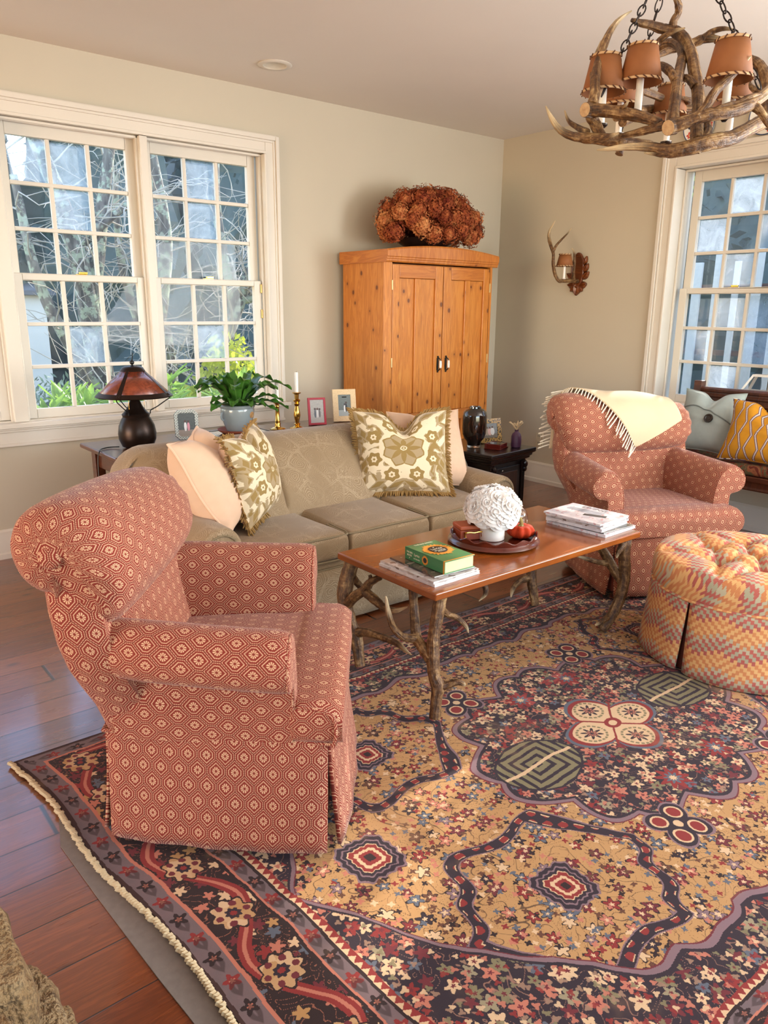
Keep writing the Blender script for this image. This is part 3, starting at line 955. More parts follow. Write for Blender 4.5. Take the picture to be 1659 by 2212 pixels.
ROLL = [(-.545, .615), (-.490, .645), (-.455, .700), (-.452, .760), (-.475, .830), (-.520, .885), (-.580, .917), (-.640, .918),
        (-.695, .890), (-.722, .840), (-.722, .785), (-.700, .730), (-.665, .700), (-.630, .690), (-.615, .640), (-.590, .600)]
def arm_profile(side):
    """outline of a rolled arm in (v, z)"""
    P = [(.245, .33), (.250, .45), (.262, .53), (.285, .585), (.325, .618), (.372, .622), (.415, .600), (.440, .560), (.438, .520), (.415, .492), (.380, .482), (.352, .470), (.345, .42), (.343, .31)]
    P = [tuple(p) for p in spline(P, 4)]
    return [(side*a, z) for a, z in P]
TAPER = lambda u: 1.0 + .30*u           # narrower towards the back
def make_armchair(label, loc, rz):
    t = thing('armchair', label, 'armchair', loc, rz, 'matching red armchairs')
    # skirt: four hanging panels with inverted pleats behind the corner gaps
    def panel(p0, p1, out, bow=.012):
        p0 = Vector(p0); p1 = Vector(p1); out = Vector(out)
        mb = MB(); n = 18
        L = (p1-p0).length
        def f(a, c):
            z = .318 - c*.296
            q = p0.lerp(p1, .004+.992*a)
            fl = .034*c**1.3 + bow*math.sin(PI*a) + .003*math.sin(a*23+c*3)*c
            e = .010*c*(1 if a > .97 else 0) + .010*c*(1 if a < .03 else 0)
            return (q.x+out.x*(fl-e), q.y+out.y*(fl-e), z)
        mb.grid(f, n, 10, lambda a, c: (a*L, -c*.296))
        return mb.build('skirt_panel', CHAIR, t, solid=.010)
    fw, bw, fu, bu = .338, .270, .0, -.575
    sn = Vector((-(fw-bw), (fu-bu), 0)).normalized()
    panel((fu, -fw, 0), (fu, fw, 0), (1, 0, 0), .022)
    panel((bu, bw, 0), (bu, -bw, 0), (-1, 0, 0))
    panel((bu, -bw, 0), (fu, -fw, 0), (sn.x, -sn.y, 0))
    panel((fu, fw, 0), (bu, bw, 0), (sn.x, sn.y, 0))
    mb = MB()
    body = [[(fu-.012, -fw+.012), (fu-.012, fw-.012), (bu+.012, bw-.012), (bu+.012, -bw+.012)]]*2
    mb.loft([[(x, y, z) for x, y in body[0]] for z in (.03, .33)], True, True, True)
    mb.build('base_pleats', WELT, t, bevel=.01)
    mb = MB()
    loop = [(fu+.016, -fw-.003), (fu+.030, 0), (fu+.016, fw+.003), (bu-.008, bw+.006), (bu-.012, 0), (bu-.008, -bw-.006)]
    pts = []
    for i in range(6):
        a, c = loop[i], loop[(i+1) % 6]
        pts += [(a[0]+(c[0]-a[0])*k/8, a[1]+(c[1]-a[1])*k/8, .318) for k in range(8)]
    mb.tube(pts+[pts[0]], .0055, 6); mb.build('skirt_welt', CHAIR, t)
    # seat: a deep tight seat that widens in front of the arms
    mb = MB(); rings = []
    us = [-.56, -.40, -.25, -.16, -.125, -.105, -.085, -.05, -.01, .012, .026, .033]
    for u in us:
        k = sstep(-.135, -.095, u)
        w = (.262*(1-k) + .352*k)*TAPER(u*.7)
        e = max(0.0, (u+.02)/.053)
        top = .418 + .012*math.sin(min(1, (u+.56)/.5)*PI*.8) - .030*e**2.2
        bot = .315 + .0*e
        ring = []
        for (a, z) in rrect(w-.006*e, bot, top, .034):
            cr = .014*(1-(a/w)**2) if z > .38 else 0
            bowf = .020*(1-(a/.36)**2)*sstep(-.2, .03, u)
            ring.append((u+bowf, a, z+cr))
        rings.append(ring)
    mb.loft(rings, True, True, True)
    seat = mb.build('seat', CHAIR, t, smooth=50)
    for sd in (-1, 1):
        mb = MB()
        pts = [(.012, sd*.358, .322), (.020, sd*.357, .36), (.012, sd*.348, .395), (-.02, sd*.340, .412), (-.075, sd*.335, .418)]
        mb.tube([tuple(p) for p in spline(pts, 4)], .005, 6)
        mb.build('seat_welt', CHAIR, seat)
    # rolled arms
    for sd in (-1, 1):
        mb = MB(); rings = []
        prof = arm_profile(sd)
        cx = sum(p[0] for p in prof)/len(prof); cz = .50
        for u, sc in ((-.545, 1.0), (-.52, 1.0), (-.48, 1.0), (-.44, 1.0), (-.38, 1.0), (-.32, 1.0), (-.20, 1.0), (-.135, 1.0), (-.115, .99), (-.100, .965), (-.090, .92), (-.084, .84), (-.082, .70)):
            rise = .018*sstep(-.1, -.6, u)
            kk = 1-.25*sstep(-.42, -.55, u)
            rings.append([(u, (cx+((sd*(.330+(abs(a)-.330)*kk) if abs(a) > .330 else a)-cx)*sc)*TAPER(u*.75), cz+(z-cz)*sc+rise*(1 if z > .4 else 0)) for a, z in prof])
        mb.loft(rings, True, True, True)
        arm = mb.build('arm', CHAIR, t, smooth=50)
        mb = MB()
        pts = [(-.088, (cx+(a-cx)*.90)*TAPER(-.07), cz+(z-cz)*.90) for a, z in prof[1:]]
        mb.tube(pts, .0035, 6)
        # gathered pleats at the front of the roll
        for k in range(9):
            an = R(-20+k*30); c0 = (-.082, sd*.355, .548)
            mb.tube([(c0[0]-.004, c0[1]+.012*math.cos(an)*sd, c0[2]+.012*math.sin(an)), (c0[0]-.010, c0[1]+.050*math.cos(an)*sd, c0[2]+.050*math.sin(an))], [.004, .0015], 5)
        mb.build('arm_welt', CHAIR, arm)
    # inner back
    mb = MB(); rings = []
    for a, w in ((.38, .235), (.44, .248), (.52, .268), (.58, .296), (.625, .325), (.66, .335)):
        uf = -.478 - (a-.38)*.22; ub = -.585
        n = 14
        fr = [(uf + .020*(1-(2*k/n-1)**2), (2*k/n-1)*w, a) for k in range(n+1)]
        bk = [(ub-.004*(a-.38), (1-2*k/n)*w*.98, a) for k in range(n+1)]
        rings.append(fr+bk)
    mb.loft(rings, True, True, True)
    mb.build('inner_back', CHAIR, t, smooth=50)
    # outer back
    mb = MB(); rings = []
    for z, u0, w in ((.315, -.568, .284), (.40, -.588, .306), (.47, -.604, .345), (.53, -.618, .374), (.60, -.634, .384), (.68, -.648, .380), (.74, -.655, .37)):
        rings.append([(u0+.016, -w, z), (u0, -w*.95, z), (u0-.012, -w*.5, z), (u0-.016, 0, z), (u0-.012, w*.5, z), (u0, w*.95, z), (u0+.016, w, z), (u0+.085+.02*(z-.3), w*1.0, z), (u0+.125, w*.965, z), (u0+.125, -w*.965, z), (u0+.085+.02*(z-.3), -w*1.0, z)])
    mb.loft(rings, True, True, True)
    mb.build('outer_back', CHAIR, t, smooth=50)
    # scrolled top roll
    mb = MB(); rings = []
    prof = [tuple(p) for p in spline(ROLL+[ROLL[0]], 4)][:-1]
    cu, cz = -.610, .800
    for v, sc in ((-.412, .30), (-.409, .50), (-.400, .68), (-.382, .83), (-.355, .92), (-.32, .97), (-.25, 1.0), (-.12, 1.02), (0, 1.015), (.12, .995), (.20, .965), (.27, .92), (.32, .87), (.36, .78), (.385, .66), (.400, .48), (.405, .28)):
        ring = []
        for k, (u, z) in enumerate(prof):
            low = sstep(.74, .62, z)                      # the tail below the roll stays full so it meets the inner back
            s2 = sc + (1-sc)*low*.55*(1 if u > -.58 else 0)
            pl = 1.0 + (.05*math.cos(k*2*PI*13/len(prof)) if sc < .8 else 0)
            ww = v*(1 - .10*low)
            ring.append((cu+(u-cu)*s2*pl, ww, cz+(z-cz)*s2*pl - .07*v*(1-low)))
        rings.append(ring)
    mb.loft(rings, True, True, True, uo=0)
    roll = mb.build('top_roll', CHAIR, t, smooth=60)
    for sd in (-1, 1):
        mb = MB(); mb.ball((cu, sd*.408, cz-.07*sd*.4), .028, 8, (1, .35, 1))
        mb.build('pleat_button', CHAIR, roll)
    return t
ROOT_A = make_armchair('red honeycomb-patterned armchair standing on the rug corner, nearest the camera', (-3.699-.004, -2.847-.01, .013), R(-38.5))
ROOT_B = dup(ROOT_A, (-1.508, -2.657, .013), R(-115), 'red honeycomb-patterned armchair by the far wall with a throw over its back')

# ------------------------------------------------------------ sofa
def make_sofa():
    X0, X1 = -3.715, -1.715
    t = thing('sofa', 'long olive paisley sofa with rolled arms in front of the windows', 'sofa', ((X0+X1)/2, -1.45, 0))
    hw = (X1-X0)/2
    OX = (X0+X1)/2; OY = -1.45
    # skirt rail
    mb = MB(); n = 24
    mb.grid(lambda a, c: (-hw+.03+(2*hw-.06)*a, -.452-.012*c+.004*math.sin(a*40)*c, .265-c*.25), n, 6, lambda a, c: (a*2*hw, -c*.25))
    mb.build('front_skirt', SOFA, t, solid=.012)
    for sx in (-1, 1):
        mb = MB()
        mb.grid(lambda a, c: (sx*(hw-.028+.008*c), -.45+.9*a, .265-c*.25), 10, 6, lambda a, c: (a*.9, -c*.25))
        mb.build('side_skirt', SOFA, t, solid=.012)
    mb = MB(); mb.box((0, 0, .16), (2*hw-.08, .88, .24)); mb.build('base', SOFA, t, bevel=.01)
    mb = MB(); mb.box((0, -.05, .285), (2*hw-.10, .80, .06)); deck = mb.build('front_rail', SOFA, t, bevel=.02)
    mb = MB(); mb.tube([(-hw+.05, -.455, .268), (hw-.05, -.455, .268)], .005, 6); mb.build('rail_welt', SOFAW, deck)
    # seat cushions
    ins = hw-.275; cw = 2*ins/3
    for k in range(3):
        c0 = -ins+cw*(k+.5)
        mb = MB(); rings = []
        w = cw/2-.002
        for y, e in ((-.475, .62), (-.470, .80), (-.460, .94), (-.44, 1), (-.38, 1), (-.25, 1), (-.1, 1), (.02, 1)):
            ring = []
            zc = .36; hh = .058*e
            for a, z in rrect(w-(1-e)*.03, zc-hh, zc+hh, min(.030, hh*.8)):
                cr = .030*(1-(a/w)**4)*sstep(-.49, -.30, y) if z > zc else 0
                ring.append((c0+a, y+(.0), z+cr+.006*math.sin(y*9+k)))
            rings.append(ring)
        mb.loft(rings, True, True, True)
        cu = mb.build('seat_cushion', SOFA, t, smooth=50)
        mb = MB()
        for z, dz in ((.414, 0), (.306, 0)):
            pts = [(c0-w+.006, -.30, z+.006), (c0-w+.006, -.42, z), (c0-w+.020, -.462, z-.002), (c0, -.470, z+.004), (c0+w-.020, -.462, z-.002), (c0+w-.006, -.42, z), (c0+w-.006, -.30, z+.006)]
            mb.tube([tuple(p) for p in spline(pts, 5)], .005, 6)
        mb.build('cushion_welt', SOFAW, cu)
    # back
    mb = MB(); rings = []
    prof = [(-.065, .36), (-.060, .44), (-.020, .54), (.050, .640), (.120, .705), (.200, .752), (.290, .768), (.370, .752), (.420, .705), (.435, .64), (.425, .56), (.415, .40), (.410, .20), (.35, .20), (.2, .25), (.0, .30)]
    prof = [tuple(p) for p in spline(prof+[prof[0]], 3)][:-1]
    seams = (-.333*(hw-.1), .333*(hw-.1))
    xs = [-hw-.005+.01*k for k in range(0, 16, 3)] + [-hw+.2+(2*hw-.4)*k/24 for k in range(25)] + [hw+.005-.01*k for k in range(15, -1, -3)]
    for s in seams: xs += [s-.02, s-.008, s, s+.008, s+.02]
    for x in sorted(xs):
        e = min(1.0, (hw+.012-abs(x))/.17); sc = math.sqrt(max(0.02, 1-(1-e)**2))
        gs = min(abs(x-s) for s in seams)
        gr = .012*math.exp(-(gs/.008)**2)
        ring = []
        for y, z in prof:
            zz = .30+(z-.30)*(1 if z < .40 else (.62+.38*sc))
            yy = y
            if z > .45:
                yy += (1-sc)*.10*(1 if y < .2 else -.6) + gr
                zz -= gr
            ring.append((x, yy, zz))
        rings.append(ring)
    mb.loft(rings, True, True, True)
    mb.build('back', SOFA, t, smooth=60)
    # arms
    for sx in (-1, 1):
        P = [(.0, .28), (.0, .40), (.012, .465), (.045, .508), (.095, .522), (.150, .510), (.190, .475), (.205, .43), (.198, .385), (.172, .352), (.160, .33), (.158, .20), (.02, .20)]
        P = [tuple(p) for p in spline(P+[P[0]], 3)][:-1]
        base = hw-.275
        mb = MB(); rings = []
        for y, sc in ((-.402, .80), (-.398, .92), (-.388, .975), (-.37, 1), (-.30, 1), (-.15, 1), (0, 1), (.15, 1), (.40, 1)):
            ring = []
            for a, z in P:
                ca, cz = .105, .42
                s2 = sc if z > .30 else 1
                ring.append((sx*(base+ca+(a-ca)*s2), y, cz+(z-cz)*s2 + .012*sstep(-.4, .1, y)*(1 if z > .34 else 0)))
            rings.append(ring)
        mb.loft(rings, True, True, True)
        arm = mb.build('arm', SOFA, t, smooth=50)
        mb = MB(); q = [(sx*(base+.105+.070*math.cos(a)), -.404, .435+.062*math.sin(a)) for a in [R(20+k*20) for k in range(18)]]
        mb.tube(q, .004, 6)
        for k in range(11):
            an = R(10+k*17); mb.tube([(sx*(base+.105+.072*math.cos(an)), -.403, .435+.064*math.sin(an)), (sx*(base+.105+.094*math.cos(an)), -.388, .435+.083*math.sin(an))], [.003, .001], 5)
        mb.build('arm_welt', SOFAW, arm)
    return t
make_sofa()

# ------------------------------------------------------------ coffee table on antlers
LEGS={
 'nl':[[(-3.188,-2.751,0.432,0.024),(-3.205,-2.757,0.376,0.023),(-3.226,-2.764,0.309,0.022),(-3.239,-2.775,0.246,0.024),(-3.248,-2.793,0.174,0.022),(-3.244,-2.809,0.136,0.024),(-3.255,-2.815,0.093,0.020),(-3.269,-2.825,0.030,0.020)],[(-3.249,-2.773,0.227,0.021),(-3.251,-2.734,0.257,0.020),(-3.243,-2.694,0.278,0.019),(-3.217,-2.651,0.344,0.016),(-3.195,-2.616,0.419,0.017)],[(-3.254,-2.699,0.277,0.017),(-3.296,-2.686,0.290,0.014),(-3.329,-2.673,0.327,0.012),(-3.347,-2.666,0.383,0.010),(-3.350,-2.653,0.451,0.002)],[(-3.237,-2.815,0.136,0.018),(-3.214,-2.831,0.143,0.013),(-3.190,-2.848,0.151,0.011),(-3.175,-2.862,0.145,0.008),(-3.172,-2.867,0.139,0.003)],[(-3.199,-2.753,0.400,0.017),(-3.156,-2.749,0.361,0.013),(-3.102,-2.750,0.330,0.011),(-3.071,-2.761,0.296,0.008),(-3.060,-2.766,0.268,0.002)]],
 'fl':[[(-3.192,-2.249,0.416,0.030),(-3.215,-2.250,0.358,0.030),(-3.232,-2.256,0.303,0.030),(-3.237,-2.269,0.253,0.028),(-3.233,-2.292,0.198,0.026),(-3.225,-2.320,0.138,0.026),(-3.227,-2.337,0.083,0.022),(-3.230,-2.354,0.028,0.021)],[(-3.224,-2.314,0.154,0.022),(-3.217,-2.379,0.176,0.017),(-3.217,-2.468,0.189,0.014),(-3.225,-2.564,0.203,0.013),(-3.235,-2.624,0.199,0.008),(-3.237,-2.664,0.195,0.002)],[(-3.236,-2.269,0.256,0.022),(-3.235,-2.329,0.314,0.020),(-3.227,-2.377,0.351,0.019),(-3.219,-2.399,0.385,0.016),(-3.197,-2.433,0.413,0.012)],[(-3.227,-2.379,0.346,0.019),(-3.224,-2.441,0.329,0.018),(-3.221,-2.489,0.314,0.014),(-3.207,-2.539,0.317,0.010),(-3.184,-2.577,0.338,0.002)],[(-3.217,-2.401,0.382,0.012),(-3.214,-2.397,0.401,0.009),(-3.214,-2.392,0.414,0.006)],[(-3.199,-2.262,0.364,0.016),(-3.170,-2.257,0.331,0.014),(-3.143,-2.264,0.297,0.012)]],
 'nr':[[(-2.028,-2.706,0.407,0.028),(-2.044,-2.716,0.344,0.026),(-2.055,-2.734,0.264,0.026),(-2.076,-2.743,0.191,0.025),(-2.105,-2.742,0.125,0.024),(-2.142,-2.733,0.065,0.023),(-2.175,-2.721,0.022,0.022)],[(-2.162,-2.738,0.080,0.014),(-2.211,-2.740,0.075,0.011),(-2.251,-2.737,0.068,0.003)],[(-2.052,-2.717,0.396,0.016),(-2.102,-2.725,0.372,0.012),(-2.124,-2.730,0.346,0.003)],[(-2.069,-2.739,0.218,0.020),(-2.069,-2.699,0.257,0.021),(-2.066,-2.661,0.297,0.022),(-2.065,-2.619,0.341,0.020),(-2.067,-2.597,0.361,0.018)],[(-2.067,-2.662,0.290,0.016),(-2.123,-2.639,0.303,0.011),(-2.174,-2.617,0.322,0.010),(-2.230,-2.591,0.343,0.002)]],
 'fr':[[(-2.155,-2.293,0.189,0.026),(-2.164,-2.310,0.120,0.024),(-2.166,-2.326,0.070,0.022),(-2.169,-2.343,0.014,0.020)],[(-2.166,-2.301,0.142,0.020),(-2.228,-2.292,0.136,0.015),(-2.282,-2.297,0.112,0.012),(-2.304,-2.305,0.075,0.003)]],
 'hook':[[(-2.820,-2.581,0.348,0.012),(-2.804,-2.598,0.336,0.012),(-2.807,-2.606,0.306,0.009),(-2.832,-2.596,0.279,0.002)]],
}
def antler_mesh(mb, branches, n=10):
    for br in branches:
        q = spline(br, 5)
        pts = [tuple(p[:3]) for p in q]; rad = [max(.0012, p[3]) for p in q]
        tipped = min(br[0][3], br[-1][3]) < .005
        m = len(q)
        if br[0][3] < br[-1][3]: vs = [1-k/(m-1) for k in range(m)]
        else: vs = [k/(m-1) for k in range(m)]
        if not tipped: vs = [v*.5 for v in vs]
        wob = random.Random(len(pts)*7+int(abs(pts[0][0])*1000))
        rad = [r*(1+wob.uniform(-.06, .06)) for r in rad]
        mb.tube(pts, rad, n, True, vs=vs, us=[.06*k/n for k in range(n+1)])
t = thing('coffee_table', 'long low cherry coffee table standing on antler legs in the middle of the rug', 'coffee table', (-2.655, -2.515, 0))
OT = Vector((-2.655, -2.515, 0))
b = MB(); b.box((0, 0, .456), (1.195, .560, .028)); b.build('tabletop', CHERRY, t, bevel=.006, seg=3)
for key in ('nl', 'fl', 'nr', 'fr', 'hook'):
    b = MB(); antler_mesh(b, LEGS[key], 12)
    # stand the foot on the rug and stop the head under the top
    zs = [p[2] for p in b.v]
    b.v = [(x-OT.x, y-OT.y, min(max(z, .0145), .4435)) for x, y, z in b.v]
    b.build('antler_leg', ANTLER, t, smooth=60)

# ------------------------------------------------------------ ottoman
def make_ottoman():
    t = thing('ottoman', 'round button-tufted ottoman in flame-stitch fabric at the right edge', 'ottoman', (-1.87, -3.19, .0135), R(-39))
    cor = [R(a+39) for a in (112, 172, 226, 286, 346, 412)]
    btn = [(0.0, 0.0)] + [(.165*math.cos(R(a)), .165*math.sin(R(a))) for a in (20, 80, 140, 200, 260, 320)]
    rim = [(.34*math.cos(R(a)), .34*math.sin(R(a))) for a in range(-10, 350, 60)] + [(.34*math.cos(R(a)), .34*math.sin(R(a))) for a in range(20, 380, 60)]
    segs = []
    for i in range(1, 7):
        segs.append((btn[0], btn[i])); segs.append((btn[i], btn[i % 6+1]))
        segs.append((btn[i], rim[(i-1)])); segs.append((btn[i], (.34*math.cos(R(20+(i-1)*60+24)), .34*math.sin(R(20+(i-1)*60+24)))))
    def dseg(p, s):
        (ax, ay), (bx_, by) = s; dx, dy = bx_-ax, by-ay
        k = max(0, min(1, ((p[0]-ax)*dx+(p[1]-ay)*dy)/(dx*dx+dy*dy)))
        return math.hypot(p[0]-ax-k*dx, p[1]-ay-k*dy)
    def top(x, y):
        r = math.hypot(x, y)
        z = .412+.036*(1-(r/.37)**2)
        db = min(math.hypot(x-a, y-c) for a, c in btn)
        ds = min(dseg((x, y), s) for s in segs)
        z -= .052*math.exp(-(db/.030)**2) + .030*math.exp(-(db/.075)**2) + .022*math.exp(-(ds/.012)**2)
        return z
    mb = MB(); rings = []; uvr = []
    for k in range(34):
        f = k/33
        if f < .86:
            r = .352*f/.86; ring = [(r*math.cos(2*PI*j/96), r*math.sin(2*PI*j/96), top(r*math.cos(2*PI*j/96), r*math.sin(2*PI*j/96))) for j in range(96)]
        else:
            q = (f-.86)/.14*PI*.78; r = .352+.026*math.sin(q); ring = []
            for j in range(96):
                x, y = .352*math.cos(2*PI*j/96), .352*math.sin(2*PI*j/96)
                z0 = top(x, y); ring.append((r*math.cos(2*PI*j/96), r*math.sin(2*PI*j/96), z0-(z0-.288)*(1-math.cos(q))/(1-math.cos(PI*.78))))
        rings.append(ring)
    mb.loft(rings[1:], True, True, False)
    mb.uv = [[(mb.v[i][0]*1.0, mb.v[i][1]-(.0 if mb.v[i][2] > .36 else (.36-mb.v[i][2]))) for i in f] for f in mb.f]
    cush = mb.build('tufted_cushion', FLAMEH, t, smooth=60)
    for a, c in btn:
        mb = MB(); mb.ball((a, c, top(a, c)+.004), .016, 8, (1, 1, .55)); mb.build('tuft_button', FLAMEH, cush)
    # skirt panels between the kick pleats
    for i in range(6):
        a0, a1 = cor[i], cor[(i+1) % 6]
        if a1 < a0: a1 += 2*PI
        g = .012
        mb = MB(); n = 14
        def f(a, c):
            g = .012+.030*c; an = a0+g+(a1-a0-2*g)*a
            r = .368+.030*c + .006*math.cos((a-.5)*PI) - (.010*c if a in (0, 1) else 0)
            return (r*math.cos(an), r*math.sin(an), .295-c*.292)
        mb.grid(f, n, 8, lambda a, c: (a*(a1-a0)*.385+i*.3, -c*.292))
        mb.build('skirt_panel', FLAMEV, t, solid=.008)
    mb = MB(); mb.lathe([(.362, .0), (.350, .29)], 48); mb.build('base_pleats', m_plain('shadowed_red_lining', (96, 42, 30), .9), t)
    mb = MB(); mb.tube([(.374*math.cos(2*PI*k/60), .374*math.sin(2*PI*k/60), .292) for k in range(61)], .006, 6); mb.build('skirt_welt', FLAMEV, t)
    return t
make_ottoman()
# ------------------------------------------------------------ armoire
def make_armoire():
    x0, x1, y0, y1 = -1.635, -.622, -.545, -.045
    cx, cy = (x0+x1)/2, (y0+y1)/2
    t = thing('armoire', 'tall honey pine armoire with arched top in the corner of the room', 'armoire', (cx, cy, 0))
    hw, hd = (x1-x0)/2, (y1-y0)/2
    for s, nm in ((-1, 'side_panel'), (1, 'side_panel')):
        b = MB()
        b.box((s*(hw-.011), .008, .89), (.022, 2*hd-.05, 1.58)); b.build(nm, PINE, t, bevel=.003)
    b = MB(); b.box((0, hd-.008, .89), (2*hw-.05, .014, 1.58)); b.build('back_panel', PINE, t)
    b = MB(); b.box((0, .01, 1.655), (2*hw-.05, 2*hd-.05, .02)); b.build('carcass_top', PINEH, t)
    # chamfered corner posts of the face frame
    for s in (-1, 1):
        b = MB()
        P = [(s*hw, -hd+.034), (s*(hw-.024), -hd+.004), (s*(hw-.046), -hd+.004), (s*(hw-.046), -hd+.034)]
        b.loft([[(x, y, z) for x, y in P] for z in (.10, 1.675)], True, True, True, uo=s*.3)
        b.build('corner_post', PINE, t, smooth=20)
    # doors
    dw = hw-.050
    for s in (-1, 1):
        xa, xb = (-(dw), -.003) if s < 0 else (.003, dw)
        b = MB(); yf = -hd+.002; th = .024
        def piece(a0, a1, z0, z1, oy=0.0, tk=th, w=PINE):
            b.box(((a0+a1)/2, yf+tk/2+oy, (z0+z1)/2), (a1-a0, tk, z1-z0))
        w = xb-xa; st = .072
        lo = xa+.060 if s < 0 else xa+.072; hi = xb-.072 if s < 0 else xb-.060
        piece(xa, lo, .19, 1.66); piece(hi, xb, .19, 1.66)
        mid = (lo+hi)/2
        piece(mid-.024, mid+.024, .26, .60); piece(mid-.024, mid+.024, .675, 1.575)
        door = b.build('door', PINE, t, bevel=.004, smooth=30)
        for za, zz in ((1.575, 1.66), (.60, .675), (.19, .26)):
            b = MB(); piece(lo, hi, za, zz); b.build('door_rail', PINEH, door, bevel=.004, smooth=30)
        for a0, a1 in ((lo, mid-.024), (mid+.024, hi)):
            b = MB(); piece(a0+.002, a1-.002, .262, .598, .013, .008); piece(a0+.002, a1-.002, .677, 1.573, .013, .008)
            b.build('sunk_panel', PINE, door)
        # handle: iron back plate, white ceramic grip
        hx_ = xb-.036 if s < 0 else xa+.036
        b = MB(); b.box((hx_, yf-.002, 1.005), (.018, .003, .085))
        b.tube([(hx_, yf-.004, 1.052), (hx_, yf-.026, 1.040), (hx_, yf-.031, 1.005), (hx_, yf-.026, .970), (hx_, yf-.004, .958)], .0042, 8)
        b.ball((hx_, yf-.004, 1.056), .007, 8); b.ball((hx_, yf-.004, .954), .007, 8)
        hd_ = b.build('handle', BLACK, door)
        b = MB(); b.lathe([(.003, -.027), (.0082, -.024), (.0095, 0), (.0082, .024), (.003, .027)], 12, (hx_, yf-.031, 1.005)); b.build('ceramic_grip', WHITE, hd_) if False else b.build('ceramic_grip', WHITE, door)
        for z in (1.53, 1.03, .40):
            b = MB(); b.box(((xa if s < 0 else xb)-s*(-.004), yf-.001, z), (.010, .006, .062)); b.build('hinge', m_plain('pale_brass_hinge', (214, 192, 140), .35, .6), door, bevel=.001)
    # cornice with moulded lower edge and a gentle arch
    b = MB(); n = 24
    def ring(x):
        top = 1.752 + .036*(1-(x/hw)**2)
        f = -hd-.016
        return [(x, hd, 1.672), (x, f+.010, 1.672), (x, f+.004, 1.680), (x, f+.004, 1.690), (x, f-.002, 1.694), (x, f-.002, 1.703), (x, f-.007, 1.708), (x, f-.008, top-.010), (x, f-.002, top), (x, hd, 1.752)]
    xs = [-hw-.014+(2*hw+.028)*k/n for k in range(n+1)]
    b.loft([ring(x) for x in xs], True, True, True)
    b.build('cornice', PINEH, t, smooth=25)
    for s in (-1, 1):
        b = MB(); b.box((s*(hw+.006), .0, 1.712), (.014, 2*hd+.02, .078)); b.build('cornice_return', PINEH, t, bevel=.004)
    b = MB(); b.box((0, -.005, .095), (2*hw+.02, 2*hd-.01, .19)); b.build('plinth', PINEH, t, bevel=.008)
make_armoire()

# ------------------------------------------------------------ dried hydrangeas in a dark bowl on the armoire
HYD = []
def _hyd(c1, c2, c3):
    def fn():
        oi = NT.nodes.new('ShaderNodeObjectInfo'); rn = E(oi.outputs['Random'])
        n = noise(objc(), 26.0, 3)
        c = ramp(n*.75+rn*.25, [(.3, c1), (.5, c2), (.72, c3)])
        return dict(color=c)
    return mat('dried_hydrangea', rough=.85, fn=fn, spec=.15)
HYDM = _hyd(lin((104, 40, 26)), lin((160, 84, 48)), lin((200, 136, 84)))
HYDG = _hyd(lin((128, 84, 40)), lin((178, 128, 68)), lin((206, 164, 104)))
def bloom_mesh(seed):
    rnd = random.Random(seed); mb = MB()
    N = 170
    for k in range(N):
        z = 1-2*(k+.5)/N; a = k*2.39996; q = math.sqrt(1-z*z)
        rr = .066*rnd.uniform(.82, 1.12)*(1+.10*math.sin(a*2+z*3))
        d = Vector((q*math.cos(a), q*math.sin(a), z)); c = d*rr
        tx = d.orthogonal().normalized(); ty = d.cross(tx)
        rot = rnd.uniform(0, PI); s = rnd.uniform(.0085, .0125)
        for m in range(4):
            an = rot+m*PI/2
            e = tx*math.cos(an)+ty*math.sin(an); g = tx*math.cos(an+PI/2)+ty*math.sin(an+PI/2)
            up = d*s*rnd.uniform(-.1, .7)
            mb.quad([c, c+e*s*.6+g*s*.5+up*.5, c+e*s*1.25+up, c+e*s*.6-g*s*.5+up*.5])
    mb.ball((0, 0, 0), .052, 8)
    return mb
HT = thing('hydrangea_arrangement', 'wide mound of dried russet hydrangeas in a low dark bowl on the armoire', 'flower arrangement', (-1.10, -.32, 1.7885))
b = MB(); b.lathe([(.10, 0), (.15, .010), (.20, .040), (.212, .062), (.205, .064), (.14, .03), (.05, .02)], 32, cap1=True); b.build('bowl', m_plain('dark_glazed_bowl', (34, 24, 22), .25), HT)
protos = []
rnd = random.Random(11)
cnt = 0
cand = []
for i in range(1200):
    a = rnd.uniform(0, 2*PI); e = rnd.uniform(-.35, 1.0)
    q = math.sqrt(max(0, 1-max(0, e)**2)) if e > 0 else 1-.15*abs(e)
    p = Vector((.385*q*math.cos(a)+.03, .185*q*math.sin(a)-.02, .160+.185*e - (.02 if e < 0 else 0)))
    if p.y > .215 or p.z < .085: continue
    if all((p-o).length > .079 for o in cand): cand.append(p)
for i, p in enumerate(cand):
    if i < 5:
        o = bloom_mesh(i).build('flower_head', HYDG if i == 4 else HYDM, HT, smooth=0); protos.append(o)
    else:
        o = protos[rnd.choice([0, 1, 2, 3, 0, 1, 2, 3, 4]) if i % 6 == 0 else i % 4].copy(); COL.objects.link(o); o.parent = HT
    o.location = p; o.rotation_euler = (rnd.uniform(0, 6), rnd.uniform(0, 6), rnd.uniform(0, 6))
    s = rnd.uniform(.86, 1.12); o.scale = (s, s, s)

# ------------------------------------------------------------ console table behind the sofa and what stands on it
CT = .68
t = thing('console_table', 'long dark wood console table behind the sofa under the windows', 'console table', (-2.70, -.68, 0))
b = MB(); b.box((0, 0, CT-.0125), (1.85, .53, .025)); b.build('tabletop', WALNUT, t, bevel=.009, seg=3)
b = MB(); b.box((0, 0, CT-.075), (1.72, .42, .10)); b.build('apron', WALNUT, t, bevel=.003)
for sx in (-1, 1):
    for sy in (-1, 1):
        b = MB(); b.box((sx*.852, sy*.205, (CT-.026)/2), (.052, .052, CT-.026)); b.build('leg', WALNUT, t, bevel=.004)

